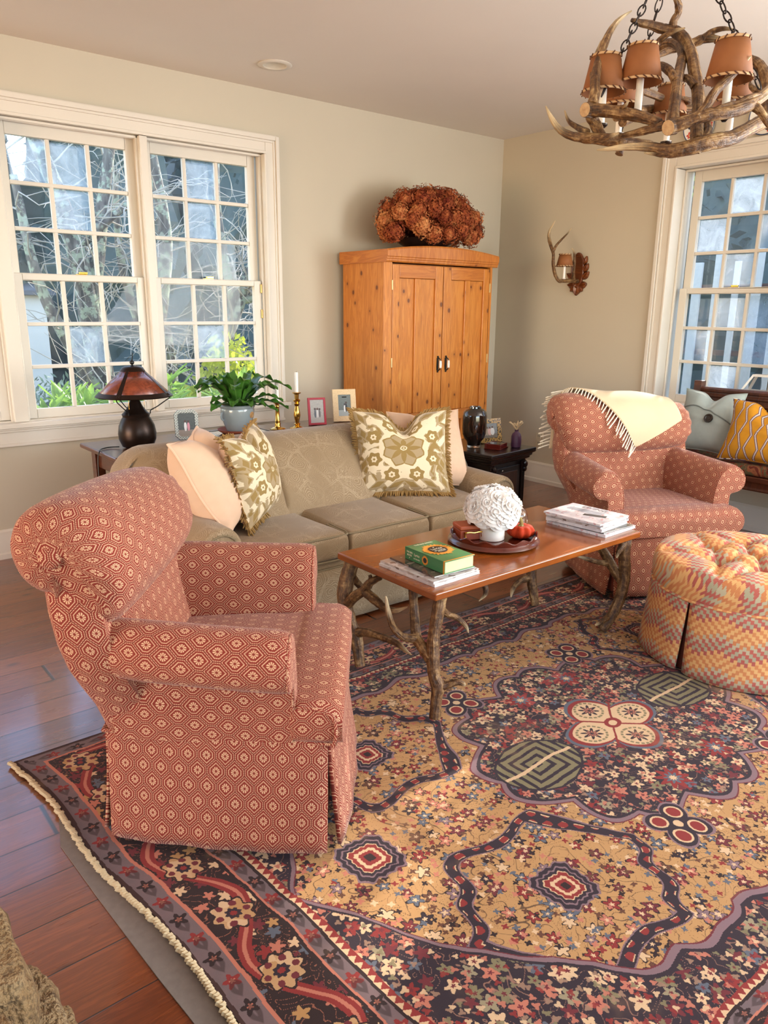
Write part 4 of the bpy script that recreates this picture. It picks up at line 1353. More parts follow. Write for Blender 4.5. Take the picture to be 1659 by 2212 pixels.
def make_lamp():
    t = thing('table_lamp', 'dark bronze table lamp with conical amber mica shade on the console', 'table lamp', (-3.425, -.725, CT))
    b = MB(); b.lathe([(.058, 0), (.078, .010), (.092, .045), (.0945, .075), (.088, .115), (.074, .146), (.066, .158), (.068, .166), (.070, .170), (.066, .176)], 40); b.build('base', BRONZE, t)
    b = MB(); b.lathe([(.064, .176), (.050, .192), (.036, .212), (.024, .240), (.017, .250), (.015, .30), (.015, .40)], 28); b.build('neck', BRONZE, t)
    rb, rt, zb, zt = .184, .046, .266, .400
    def mica():
        n = noise(objc(), 14.0, 4, .6, 1.5); n2 = noise(objc(), 55.0, 2)
        c = ramp(n*.75+n2*.25, [(.3, lin((70, 28, 16))), (.55, lin((118, 52, 30))), (.8, lin((150, 74, 44)))])
        return dict(color=c)
    m = mat('amber_mica', rough=.22, fn=mica, coat=.2)
    b = MB(); b.lathe([(rb, zb), (rt, zt)], 56, cap0=False, cap1=False); sh = b.build('lamp_shade', m, t, solid=.003)
    b = MB(); b.lathe([(rb+.002, zb-.004), (rb+.003, zb), (rb-.016, zb+.018), (rb-.019, zb+.016)], 56, cap0=False, cap1=False); b.build('rim_band', BRONZE, sh, solid=.002)
    b = MB(); b.lathe([(rt+.016, zt-.014), (rt+.006, zt+.004), (rt-.008, zt+.012), (.004, zt+.016)], 40, cap0=False); b.build('top_cap', BRONZE, sh)
    for k in range(4):
        a = R(8+k*90+36); d = Vector((math.cos(a), math.sin(a), 0)); g = Vector((-math.sin(a), math.cos(a), 0))
        b = MB()
        P0 = d*(rb+.003)+Vector((0, 0, zb)); P1 = d*(rt+.004)+Vector((0, 0, zt-.004))
        b.quad([P0-g*.013, P0+g*.013, P1+g*.007, P1-g*.007]); b.build('strap', BRONZE, sh, solid=.003, smooth=0)
        b = MB()
        for f in (.06, .10, .94):
            q = P0.lerp(P1, f); b.ball(tuple(q+d*.002+g*.005), .0032, 6); b.ball(tuple(q+d*.002-g*.005), .0032, 6)
        b.build('rivets', BRONZE, sh)
    b = MB(); b.ball((0, 0, zt+.030), .0115, 10); b.tube([(0, 0, zt+.012), (0, 0, zt+.024)], .004, 6); b.tube([(0, 0, zt+.038), (.004, 0, zt+.058), (.007, 0, zt+.078)], [.003, .0025, .0018], 6); b.build('finial', BLACK, t)
    for k in range(3):
        a = R(-20+k*120); d = Vector((math.cos(a), math.sin(a), 0))
        pts = spline([tuple(d*.070+Vector((0, 0, .172))), tuple(d*.075+Vector((0, 0, .190))), tuple(d*.105+Vector((0, 0, .206))), tuple(d*.150+Vector((0, 0, .236))), tuple(d*.170+Vector((0, 0, .250))), tuple(d*.176+Vector((0, 0, .268)))], 5)
        b = MB(); b.tube(pts, .0028, 6); b.build('shade_arm', BLACK, t)
    for s in (-1, 1):
        b = MB(); b.tube([(s*.040, -.02, .275), (s*.040, -.02, .195)], .0008, 4); b.ball((s*.040, -.02, .193), .003, 6); b.build('pull_chain', BRASS, t)
    pts = spline([(-.088, .03, .008), (-.13, .055, .006), (-.18, .03, .005), (-.206, -.02, .003), (-.216, -.02, -.03), (-.222, -.025, -.14), (-.214, -.02, -.22), (-.205, -.02, -.30), (-.21, .02, -.50), (-.20, .10, -.665)], 6)
    b = MB(); b.tube(pts, .003, 6); b.build('power_cord', BLACK, t)
make_lamp()

def picture(figs, bg, floor_c, w, h, parent, name='photograph', y=-.0062):
    """a small print: background, ground and a few people-shaped blots, all in one node material"""
    def fn():
        u, v, _ = sep(uvc())
        n = noise(comb(u*6.0, v*6.0), 2.0, 3)
        c = mixc(n, bg, tuple(q*.45 for q in bg[:3])+(1,))
        c = mixc(lt(v, .28), c, floor_c)
        for (fx, fy, fh, body, head) in figs:
            e = hyp((u-fx)/(fh*.20), (v-fy)/(fh*.5)); c = mixc(lt(e, 1.0), c, body)
            e = hyp((u-fx)*w/h/(fh*.13), (v-fy-fh*.56)/(fh*.13)); c = mixc(lt(e, 1.0), c, head)
        return dict(color=c)
    m = mat(name+'_print', rough=.3, fn=fn, spec=.4)
    b = MB(); b.quad([(-w/2, y, -h/2), (w/2, y, -h/2), (w/2, y, h/2), (-w/2, y, h/2)], [(0, 0), (1, 0), (1, 1), (0, 1)])
    return b.build(name, m, parent, smooth=0)
def photo_frame(label, loc, rz, w, h, bd, fm, pic, lean=12, cut=0.0, group=None):
    t = thing('picture_frame', label, 'photo frame', loc, rz, group)
    inner = bpy.data.objects.new('framed_print', None)
    # the whole frame leans back about its lower edge: bake the lean into the parts
    Lm = Matrix.Rotation(R(-lean), 4, 'X') @ Matrix.Translation((0, 0, h/2))
    bpy.data.objects.remove(inner)
    def oct_(a, c, q): return [(-a+q, -c), (a-q, -c), (a, -c+q), (a, c-q), (a-q, c), (-a+q, c), (-a, c-q), (-a, -c+q)]
    b = MB(); q = max(cut, .0005)
    o1 = oct_(w/2, h/2, q); o2 = oct_(w/2-bd, h/2-bd, q*.4)
    rings = [[(x, .006, z) for x, z in o1], [(x, -.006, z) for x, z in o1], [(x*.985, -.009, z*.985) for x, z in o1], [(x*1.02, -.009, z*1.02) for x, z in o2], [(x, -.005, z) for x, z in o2]]
    b.loft(rings, True, True, False); b.xf(Lm); b.build('frame', fm, t, smooth=25)
    p = picture(pic[0], pic[1], pic[2], w-2*bd+.002, h-2*bd+.002, t)
    for vtx in p.data.vertices: vtx.co = Lm @ vtx.co
    b = MB(); b.box((0, .03, -.0), (.03, .004, h*.78), Matrix.Rotation(R(24), 3, 'X')); b.xf(Matrix.Translation((0, .028, h*.40))); b.build('easel_back', BLACK, t)
    return t
def _scroll():
    u, v, _ = sep(objc())[0], sep(objc())[2], 0
    x, y, z = sep(objc())
    px = ffrac(x/.0145)-.5; pz = ffrac(z/.0145)-.5
    r = hyp(px, pz); a = atan2(pz, px)
    w = gt(fsin(r*16.0 + a), .1)
    return dict(color=mixc(w, lin((58, 52, 44)), lin((206, 200, 184))), height=w, bump=.5, dist=.003)
SCROLL = mat('embossed_silver_scrolls', rough=.3, metal=.7, fn=_scroll)
skin = lin((170, 120, 96))
photo_frame('silver scroll-embossed photo frame with clipped corners beside the bronze lamp', (-3.125, -.665, CT+.0015), R(-16), .128, .162, .019, SCROLL,
            ([(.42, .42, .40, lin((232, 226, 220)), lin((84, 52, 40))), (.60, .42, .38, lin((214, 140, 150)), lin((84, 52, 40)))], lin((90, 92, 84)), lin((150, 132, 116))), cut=.022)
REDL = m_plain('crimson_leather', (168, 28, 48), .5)
photo_frame('crimson red photo frame standing right of the two brass candlesticks', (-2.255, -.64, CT+.0015), R(-20), .112, .168, .014, REDL,
            ([(.35, .40, .36, lin((90, 92, 98)), lin((70, 48, 40))), (.52, .40, .36, lin((214, 210, 206)), lin((90, 60, 48))), (.68, .40, .34, lin((100, 92, 92)), lin((70, 48, 40)))], lin((196, 190, 182)), lin((170, 164, 158))))
def _fleck():
    n = voro(objc(), 160.0, 'F1', 1.0, '3D')['Distance']
    return dict(color=mixc(step(.30, .12, n), lin((222, 190, 142)), lin((186, 140, 92))))
photo_frame('cream flecked photo frame with a wedding picture in front of the armoire', (-2.03, -.62, CT+.0015), R(-22), .152, .205, .036, mat('cream_flecked_bone', rough=.4, fn=_fleck),
            ([(.50, .36, .34, lin((236, 234, 230)), lin((60, 46, 40))), (.62, .40, .40, lin((30, 30, 32)), lin((70, 50, 40)))], lin((120, 128, 122)), lin((160, 164, 160))))

t = thing('glass_tray', 'dark green glass tray under the potted plant on the console', 'tray', (-2.87, -.66, CT))
b = MB(); b.box((0, 0, .005), (.46, .27, .007)); b.build('glass', m_plain('dark_green_glass', (58, 78, 74), .05, .0, .8, 1.0, var=.02), t, bevel=.002)
b = MB()
for s in (-1, 1):
    b.box((0, s*.136, .005), (.474, .006, .010)); b.box((s*.234, 0, .005), (.006, .278, .010))
b.build('rim', BLACK, t)

t = thing('potted_fern', 'potted wavy-leaved green fern in a grey glazed pot on the console', 'potted plant', (-2.815, -.66, CT+.0095))
b = MB(); b.lathe([(.080, 0), (.092, .004), (.112, .016), (.116, .024), (.110, .024), (.094, .012), (.02, .010)], 36); b.build('saucer', TERRA, t)
b = MB(); b.lathe([(.058, .013), (.064, .016), (.078, .052), (.093, .100), (.0965, .130), (.094, .142), (.099, .148), (.100, .158), (.094, .162), (.088, .150), (.070, .140), (.01, .138)], 40)
b.build('glazed_pot', m_plain('grey_blue_glaze', (138, 146, 148), .18, coat=.5, var=.06), t)
b = MB(); b.tube(spline([(-.090, -.01, .125), (-.104, -.014, .118), (-.108, -.014, .096), (-.096, -.01, .080), (-.086, -.008, .082)], 4), .0055, 7); b.build('pot_handle', m_plain('grey_blue_glaze', (138, 146, 148), .18, coat=.5, var=.06), t)
b = MB(); b.lathe([(.001, 0), (.019, 0), (.017, .004), (.012, .005), (.009, .0025), (.001, .005)], 20); b.xf(Matrix.Translation((.046, -.080, .108)) @ Matrix.Rotation(R(30), 4, 'Z') @ Matrix.Rotation(R(97), 4, 'X')); b.build('seal_medallion', m_plain('ochre_clay_seal', (170, 126, 78), .5, bump=.3, sc=120), t)
b = MB(); b.lathe([(.088, .140), (.04, .148), (.001, .150)], 20, cap0=False); b.build('soil', m_plain('dark_soil', (34, 26, 20), .95), t)
def leaf_green():
    u, v, _ = sep(uvc())
    n = noise(objc(), 20.0, 2)
    c = mixc(n, lin((34, 74, 26)), lin((80, 128, 44)))
    c = mixc(step(.06, .0, fabs(u-.5))*.5, c, lin((120, 160, 84)))
    return dict(color=c)
LEAF = mat('glossy_fern_leaf', rough=.3, fn=leaf_green, spec=.5)
b = MB(); rnd = random.Random(5)
fr = [(185, .25, .10), (172, .21, .06), (205, .19, .0), (160, .20, .07), (10, .28, .05), (-5, .33, .07), (15, .27, .10), (-25, .24, .0), (-50, .22, -.05), (-75, .19, -.02), (-100, .17, -.02), (-130, .20, -.01), (-150, .22, -.03), (40, .22, .08), (75, .20, .08), (110, .20, .08), (140, .22, .07), (-35, .27, -.03), (-15, .22, .06), (90, .13, .12), (-90, .12, .10), (200, .12, .12), (20, .13, .12), (150, .15, .10), (-60, .15, .07), (-120, .16, .07)]
for k, (az, ln, rise) in enumerate(fr):
    a = R(az+rnd.uniform(-6, 6)); d = Vector((math.cos(a), math.sin(a), 0)); g = Vector((-math.sin(a), math.cos(a), 0))
    base = d*.02+Vector((0, 0, .145)); wl = rnd.uniform(.024, .034); ph = rnd.uniform(0, 6)
    def f(uu, vv, d=d, g=g, base=base, ln=ln, rise=rise, wl=wl, ph=ph):
        s = vv
        hor = ln*(s**1.05); ht = (rise+.07)*math.sin(min(1, s*1.15)*PI*.55) - .16*max(0, s-.55)**1.6*ln/.25
        w = wl*(.22+1.0*math.sin(min(1, s*1.02)*PI)**.7)*(1 if s < .98 else .15)
        e = (uu-.5)*2
        wave = .009*math.sin(s*22+ph+e*1.5)*abs(e)
        return base+d*hor+g*(e*w)+Vector((0, 0, ht+wave+.010*e*e))
    b.grid(f, 6, 22)
b.build('fronds', LEAF, t, smooth=80)

def candlestick(label, loc, prof, ch, foot):
    t = thing('candlestick', label, 'candlestick', loc, 0, 'brass candlesticks on the console')
    b = MB(); b.lathe(prof, 32); b.build('brass_stick', BRASS, t)
    z = prof[-1][1]
    b = MB(); b.lathe([(.0115, z-.012), (.0112, z+ch-.004), (.0085, z+ch), (.002, z+ch-.002)], 20); c = b.build('candle', WHITE, t)
    b = MB(); b.tube([(0, 0, z+ch-.003), (.001, 0, z+ch+.006)], .0009, 5); b.build('wick', BLACK, c)
    return t
candlestick('plain columnar brass candlestick on a round foot, left of the pair', (-2.535, -.63, CT),
            [(.046, 0), (.047, .004), (.040, .009), (.020, .014), (.0165, .022), (.018, .034), (.0145, .042), (.0165, .047), (.0125, .056), (.0120, .10), (.0105, .130), (.0125, .134), (.0105, .139), (.0135, .152), (.0215, .155), (.0225, .160), (.013, .163)], .128, .045)
candlestick('turned baluster brass candlestick, right of the pair on the console', (-2.43, -.68, CT),
            [(.046, 0), (.044, .006), (.022, .014), (.014, .022), (.020, .030), (.011, .036), (.016, .060), (.021, .082), (.016, .110), (.010, .135), (.015, .142), (.0165, .150), (.011, .156), (.020, .164), (.021, .172), (.012, .178), (.0135, .205), (.0255, .212), (.026, .216), (.013, .219)], .115, .045)

# ------------------------------------------------------------ end table by the sofa arm
def make_end_table():
    rz = R(6)
    t = thing('end_table', 'near-black carved end table at the right arm of the sofa', 'end table', (-1.722, -1.611, 0), rz)
    w, d, z = .445, .50, .575
    def sl(nm, x0, x1, y0, y1, z0, z1, bv=.003, m=EBONY, par=t):
        b = MB(); b.box(((x0+x1)/2, (y0+y1)/2, (z0+z1)/2), (x1-x0, y1-y0, z1-z0)); return b.build(nm, m, par, bevel=bv)
    sl('tabletop', 0, w, 0, d, z-.020, z, .005)
    b = MB()
    prof = [(.0, z-.020), (.004, z-.028), (.016, z-.036), (.018, z-.048), (.026, z-.054), (.028, z-.064), (.046, z-.074), (.046, z-.080)]
    b.loft([[(o, o, q), (w-o, o, q), (w-o, d-o, q), (o, d-o, q)] for o, q in prof], True, True, True); b.build('stepped_moulding', EBONY, t, smooth=20)
    sl('cabinet', .055, w-.055, .058, d-.05, .07, z-.08)
    sl('plinth', .036, w-.036, .036, d-.036, .012, .07, .006)
    for x in (.050, w-.050-.034):
        p = sl('pilaster', x, x+.034, .040, .06, .07, z-.08, .004)
        for k in range(3):
            b = MB(); b.tube([(x+.009+.008*k, .039, .10), (x+.009+.008*k, .039, z-.15)], .0022, 5); b.build('flute', EBONY, p)
        b = MB(); b.tube(spline([(x+.017, .042, z-.082), (x+.017, .028, z-.092), (x+.017, .026, z-.106), (x+.017, .034, z-.118), (x+.017, .030, z-.132), (x+.017, .040, z-.140)], 4), .013, 8); b.build('corbel', EBONY, p)
    dr = sl('door', .095, w-.095, .046, .060, .09, z-.10, .004)
    sl('door_panel', .125, w-.125, .041, .048, .12, z-.13, .008, m_wood('dark_walnut_panel', lin((40, 20, 12)), lin((66, 36, 22)), lin((90, 52, 32)), .35, axis='v'), dr)
    b = MB(); b.ball((.125, .036, z-.19), .008, 8); b.ball((.155, .036, z-.115), .007, 8); b.build('pull', CHROME, dr)
    for x in (.05, w-.05):
        for y in (.05, d-.05):
            b = MB(); b.ball((x, y, .017), .0165, 8); b.build('bun_foot', EBONY, t)
    return t
make_end_table()
EZ = .5755
def tort():
    x, y, z = sep(objc())
    a = atan2(y, x)
    n = noise(comb(a*9.0, z*16.0, 0.0), 1.0, 4, .65, .8)
    k = step(.52, .66, n)*step(.015, .06, z)*step(.25, .17, z)
    return dict(color=mixc(k*.8, lin((18, 10, 9)), lin((92, 46, 22))))
t = thing('tortoise_vase', 'large black and amber streaked glass vase on the near-black end table', 'vase', (-1.60, -1.345, EZ))
b = MB(); b.lathe([(.040, .016), (.041, .022), (.044, .036), (.060, .056), (.071, .082), (.0735, .115), (.0730, .19), (.069, .212), (.055, .228), (.036, .236), (.035, .245), (.031, .246), (.029, .238), (.02, .20), (.01, .06)], 44); b.build('vessel', mat('tortoise_glass', rough=.06, fn=tort, coat=1.0), t)
b = MB(); b.lathe([(.038, 0), (.041, .003), (.041, .014), (.038, .0165)], 36); b.build('clear_foot', GLASS, t)
def leop():
    v = voro(objc(), 95.0, 'F1', 1.0, '3D'); d = v['Distance']
    return dict(color=mixc(gt(d, .42), lin((20, 14, 10)), lin((176, 140, 78))))
photo_frame('leopard-print photo frame of a group on the end table', (-1.425, -1.30, EZ+.0015), R(-14), .200, .150, .031, mat('leopard_enamel', rough=.3, fn=leop),
            ([(.32, .42, .52, lin((200, 196, 200)), lin((90, 64, 52))), (.47, .42, .50, lin((168, 150, 132)), lin((90, 64, 52))), (.60, .42, .50, lin((214, 178, 170)), lin((90, 64, 52))), (.74, .44, .52, lin((220, 220, 220)), lin((90, 64, 52)))], lin((150, 156, 160)), lin((120, 112, 104))))
t = thing('coaster_set', 'red mahogany coaster holder with round coasters on the end table', 'coaster set', (-1.515, -1.45, EZ), R(20))
b = MB(); b.box((0, 0, .0035), (.125, .105, .007)); b.box((-.006, -.046, .019), (.104, .010, .026)); b.box((-.052, 0, .019), (.010, .09, .026)); b.box((.055, .020, .019), (.012, .060, .026)); b.box((-.006, .046, .019), (.104, .010, .026)); b.build('holder', m_plain('red_mahogany', (96, 26, 18), .25, coat=.4), t, bevel=.002)
for k in range(4):
    b = MB(); b.lathe([(.040, .008+k*.006), (.041, .0095+k*.006), (.040, .0130+k*.006)], 28); c = b.build('coaster', m_plain('black_lacquer', (24, 18, 18), .2, coat=.5), t)
t = thing('bud_vase', 'small matte purple bud vase holding a pale coral sprig', 'vase', (-1.395, -1.50, EZ))
b = MB(); b.lathe([(.026, 0), (.030, .004), (.031, .03), (.030, .068), (.024, .084), (.012, .094), (.0105, .100), (.013, .106), (.012, .107), (.008, .098), (.006, .05)], 28); b.build('vessel', m_plain('purple_frosted_glass', (78, 44, 74), .4), t)
b = MB(); rnd = random.Random(9)
for k in range(7):
    a = k*2.2; p = Vector((0, 0, .098)); pts = [p.copy()]
    for q in range(4):
        p = p+Vector((math.cos(a)*.012*(q+.6)*.5+rnd.uniform(-.004, .004), math.sin(a)*.012*(q+.6)*.4+rnd.uniform(-.004, .004), .014)); pts.append(p.copy())
    b.tube(pts, [.0034, .0032, .0030, .0028, .0032], 6)
    b.tube([pts[2], pts[2]+Vector((.010*math.sin(a), .008, .010)), pts[2]+Vector((.012*math.sin(a), .010, .020))], [.003, .0026, .003], 6)
b.build('coral_sprig', m_plain('pale_coral', (214, 190, 150), .8), t)

# ------------------------------------------------------------ antler lights
CH={
 'front_left':[[(-2.831,-2.949,1.956,0.019),(-2.805,-2.985,1.952,0.018),(-2.782,-3.050,1.936,0.017),(-2.769,-3.107,1.917,0.016),(-2.759,-3.148,1.898,0.013)],[(-2.820,-2.954,1.968,0.017),(-2.799,-2.945,2.003,0.016),(-2.770,-2.922,2.061,0.015),(-2.728,-2.904,2.135,0.013),(-2.680,-2.893,2.202,0.011),(-2.629,-2.890,2.251,0.007),(-2.577,-2.895,2.284,0.002)],[(-2.768,-2.922,2.027,0.012),(-2.734,-2.883,2.103,0.010),(-2.666,-2.854,2.193,0.002)],[(-2.802,-3.001,1.952,0.012),(-2.794,-3.035,1.951,0.009),(-2.800,-3.056,1.953,0.006),(-2.799,-3.065,1.964,0.002)]],
 'front_right':[[(-2.765,-3.189,1.881,0.019),(-2.739,-3.219,1.893,0.018),(-2.705,-3.255,1.908,0.018),(-2.662,-3.287,1.915,0.017),(-2.597,-3.307,1.935,0.018),(-2.527,-3.312,1.967,0.016),(-2.464,-3.310,2.006,0.012),(-2.411,-3.308,2.059,0.003)],[(-2.726,-3.241,1.899,0.015),(-2.702,-3.251,1.927,0.014),(-2.682,-3.265,1.972,0.013),(-2.654,-3.289,2.007,0.010),(-2.635,-3.308,2.035,0.007),(-2.624,-3.323,2.056,0.002)],[(-2.566,-3.315,1.946,0.014),(-2.551,-3.335,1.925,0.011),(-2.528,-3.352,1.891,0.008),(-2.511,-3.363,1.860,0.002)],[(-2.697,-3.262,1.910,0.012),(-2.672,-3.277,1.924,0.012),(-2.610,-3.294,1.943,0.013),(-2.568,-3.307,1.963,0.012),(-2.533,-3.318,1.977,0.006)]],
 'lower_front':[[(-2.866,-3.017,1.833,0.002),(-2.848,-3.045,1.834,0.006),(-2.816,-3.083,1.838,0.010),(-2.785,-3.122,1.837,0.013),(-2.766,-3.153,1.830,0.016),(-2.749,-3.183,1.822,0.019),(-2.721,-3.217,1.828,0.021),(-2.662,-3.259,1.846,0.022),(-2.597,-3.279,1.861,0.021),(-2.504,-3.288,1.900,0.021),(-2.411,-3.285,1.934,0.022),(-2.271,-3.277,1.977,0.018)],[(-2.788,-3.125,1.820,0.002),(-2.772,-3.153,1.815,0.006),(-2.762,-3.176,1.811,0.008),(-2.737,-3.207,1.819,0.011)],[(-2.694,-3.236,1.835,0.014),(-2.694,-3.242,1.821,0.008),(-2.697,-3.241,1.814,0.004)],[(-2.681,-3.231,1.841,0.015),(-2.640,-3.228,1.870,0.014),(-2.613,-3.214,1.896,0.011),(-2.602,-3.204,1.913,0.009)]],
 'tall_arch':[[(-2.674,-3.221,1.850,0.020),(-2.638,-3.194,1.896,0.019),(-2.595,-3.167,1.958,0.018),(-2.558,-3.138,2.013,0.018),(-2.515,-3.092,2.092,0.018),(-2.474,-3.051,2.154,0.017),(-2.453,-3.009,2.206,0.017),(-2.454,-2.971,2.236,0.017),(-2.481,-2.947,2.242,0.015),(-2.517,-2.928,2.250,0.013),(-2.551,-2.913,2.252,0.011),(-2.581,-2.900,2.257,0.006)],[(-2.455,-2.969,2.238,0.015),(-2.459,-2.971,2.262,0.012),(-2.454,-2.981,2.283,0.011),(-2.470,-2.988,2.303,0.011),(-2.497,-2.987,2.321,0.006),(-2.512,-2.984,2.332,0.002)],[(-2.561,-3.130,2.028,0.014),(-2.552,-3.101,2.056,0.011),(-2.548,-3.074,2.067,0.010),(-2.533,-3.053,2.087,0.006)]],
 'inner':[[(-2.750,-3.183,1.895,0.018),(-2.712,-3.159,1.938,0.016),(-2.660,-3.129,1.992,0.016),(-2.588,-3.085,2.056,0.016),(-2.513,-3.045,2.116,0.015),(-2.444,-3.004,2.167,0.015),(-2.401,-2.956,2.211,0.014),(-2.376,-2.902,2.234,0.013),(-2.346,-2.847,2.233,0.012),(-2.328,-2.813,2.219,0.006)],[(-2.614,-3.097,2.039,0.014),(-2.581,-3.057,2.077,0.013),(-2.547,-3.006,2.111,0.012),(-2.514,-2.957,2.135,0.006)]],
 'back':[[(-2.281,-2.791,2.236,0.012),(-2.229,-2.826,2.261,0.015),(-2.195,-2.876,2.271,0.016),(-2.171,-2.918,2.284,0.015),(-2.156,-2.961,2.273,0.010),(-2.133,-3.011,2.257,0.002)],[(-2.175,-2.915,2.284,0.014),(-2.168,-2.941,2.300,0.010),(-2.158,-2.976,2.302,0.007),(-2.145,-3.018,2.288,0.002)],[(-2.281,-2.791,2.236,0.012),(-2.261,-2.762,2.215,0.014),(-2.257,-2.735,2.147,0.016),(-2.311,-2.750,2.054,0.018),(-2.419,-2.785,2.008,0.016)],[(-2.257,-2.735,2.147,0.014),(-2.092,-2.770,2.126,0.012),(-2.084,-2.832,2.120,0.010),(-2.131,-2.818,2.127,0.005)]],
 'short_tine':[[(-2.501,-2.926,2.180,0.011),(-2.506,-2.966,2.206,0.010),(-2.495,-2.997,2.220,0.007),(-2.486,-3.030,2.223,0.002)]],
 'left_low':[[(-2.918,-2.860,1.969,0.002),(-2.902,-2.870,1.938,0.007),(-2.881,-2.885,1.908,0.010),(-2.857,-2.910,1.889,0.012),(-2.826,-2.939,1.882,0.015),(-2.797,-2.978,1.877,0.017),(-2.756,-3.013,1.870,0.018),(-2.712,-3.037,1.869,0.014),(-2.661,-3.065,1.867,0.010)],[(-2.797,-2.835,1.979,0.002),(-2.801,-2.857,1.945,0.006),(-2.800,-2.893,1.921,0.009),(-2.808,-2.934,1.900,0.012)],[(-2.800,-2.937,1.949,0.018),(-2.784,-2.946,1.922,0.017),(-2.786,-2.970,1.886,0.016)],[(-2.836,-2.974,1.872,0.012),(-2.830,-3.020,1.871,0.010),(-2.827,-3.061,1.876,0.003)],[(-2.822,-2.940,1.886,0.013),(-2.823,-2.944,1.875,0.010),(-2.825,-2.944,1.867,0.006)],[(-2.757,-3.014,1.866,0.016),(-2.767,-3.028,1.842,0.012),(-2.771,-3.028,1.831,0.012)],[(-2.791,-3.036,1.876,0.006),(-2.773,-3.076,1.881,0.010),(-2.766,-3.120,1.885,0.012),(-2.759,-3.164,1.890,0.013)]],
 'right_arch':[[(-2.349,-3.267,1.939,0.022),(-2.317,-3.232,2.000,0.018),(-2.274,-3.206,2.062,0.018),(-2.253,-3.177,2.114,0.017),(-2.244,-3.146,2.148,0.014),(-2.239,-3.116,2.170,0.009)],[(-2.290,-3.215,2.036,0.014),(-2.278,-3.179,2.052,0.010),(-2.259,-3.146,2.076,0.008),(-2.225,-3.122,2.108,0.003)],[(-2.349,-3.267,1.939,0.022),(-2.220,-3.250,1.982,0.020),(-2.004,-3.175,2.050,0.018),(-1.836,-3.063,2.113,0.016),(-1.831,-2.929,2.125,0.016),(-1.941,-2.787,2.124,0.016),(-2.150,-2.704,2.103,0.017),(-2.415,-2.755,2.030,0.014)]],
}
SHADES=[
(-2.631,-2.985,2.054),
(-2.619,-3.264,2.008),
(-2.705,-2.906,2.029),
(-2.369,-2.736,2.074),
(-2.095,-2.757,2.080),
(-2.221,-3.067,2.047),
]
SCN=[ [(-0.060,-0.825,1.592,0.016),(-0.120,-0.825,1.590,0.016),(-0.200,-0.827,1.588,0.014),(-0.240,-0.826,1.587,0.013),(-0.270,-0.813,1.627,0.013),(-0.300,-0.812,1.702,0.012),(-0.310,-0.816,1.771,0.011),(-0.310,-0.789,1.827,0.013),(-0.300,-0.757,1.885,0.012),(-0.290,-0.754,1.935,0.009),(-0.280,-0.769,1.969,0.006),(-0.270,-0.781,2.001,0.002)],
[(-0.310,-0.813,1.791,0.011),(-0.290,-0.825,1.832,0.009),(-0.250,-0.842,1.877,0.007),(-0.210,-0.853,1.914,0.005),(-0.180,-0.860,1.950,0.002)],
[(-0.080,-0.833,1.602,0.015),(-0.100,-0.844,1.647,0.012),(-0.110,-0.854,1.708,0.011),(-0.110,-0.851,1.764,0.009),(-0.120,-0.846,1.799,0.005),(-0.130,-0.837,1.819,0.002)] ]
def laced_shade(parent, rb, rt, h, z0, name='lamp_shade'):
    def fn():
        n = noise(objc(), 30.0, 3)
        return dict(color=mixc(n, lin((124, 72, 32)), lin((150, 92, 46))))
    m = bpy.data.materials.get('parchment_shade') or mat('parchment_shade', rough=.7, fn=fn)
    b = MB(); b.lathe([(rb, z0), (rt, z0+h)], 36, cap0=False, cap1=False); sh = b.build(name, m, parent, solid=.0015)
    cm = bpy.data.materials.get('pale_hide_trim') or m_plain('pale_hide_trim', (196, 158, 116), .8)
    lm = bpy.data.materials.get('brown_lacing') or m_plain('brown_lacing', (84, 48, 28), .8)
    for r, z, dz in ((rb, z0, .007), (rt, z0+h, -.007)):
        r2 = r + (rt-rb)*dz/h if dz > 0 else r - (rb-rt)*dz/h*-1*-1
        r2 = rb + (rt-rb)*((z+dz-z0)/h)
        b = MB(); b.lathe([(r+.0016, z), (r2+.0016, z+dz)], 36, cap0=False, cap1=False); b.build('hide_trim', cm, sh, solid=.001)
        b = MB(); n = 18 if r == rb else 12
        for k in range(n):
            a0 = 2*PI*k/n; a1 = a0+.16
            b.tube([((r2+.003)*math.cos(a0), (r2+.003)*math.sin(a0), z+dz*1.1), ((r+.004)*math.cos(a1), (r+.004)*math.sin(a1), z-dz*.12)], .0019, 5)
        b.build('lacing', lm, sh)
    return sh
t = thing('wall_sconce', 'antler sconce with laced parchment shade on a carved walnut plaque', 'wall sconce', (0, -.812, 1.655))
OS = Vector((0, -.812, 1.655))
b = MB()
oval = [(.058*math.cos(2*PI*k/40), .128*math.sin(2*PI*k/40)) for k in range(40)]
b.loft([[(x, q*s, z*s2+.012) for q, z in oval] for x, s, s2 in ((-.002, 1.0, 1.0), (-.014, 1.0, 1.0), (-.020, .93, .95), (-.020, .80, .88), (-.015, .74, .85))], True, True, True)
b.build('carved_plaque', CARVED, t, smooth=30)
def leafm(mb, c, ang, ln, w):
    rows = []
    for k in range(7):
        s = k/6; ww = w*math.sin(PI*(.12+.88*s))*(1 if k < 6 else .05)+.001
        rows.append([(-.004, -ww, s*ln), (-.016-.004*math.sin(s*PI), -ww*.4, s*ln), (-.011, 0, s*ln), (-.016-.004*math.sin(s*PI), ww*.4, s*ln), (-.004, ww, s*ln)])
    st = len(mb.v); mb.loft(rows, False)
    mb.xf(Matrix.Translation(c) @ Matrix.Rotation(ang, 4, 'X'), st)
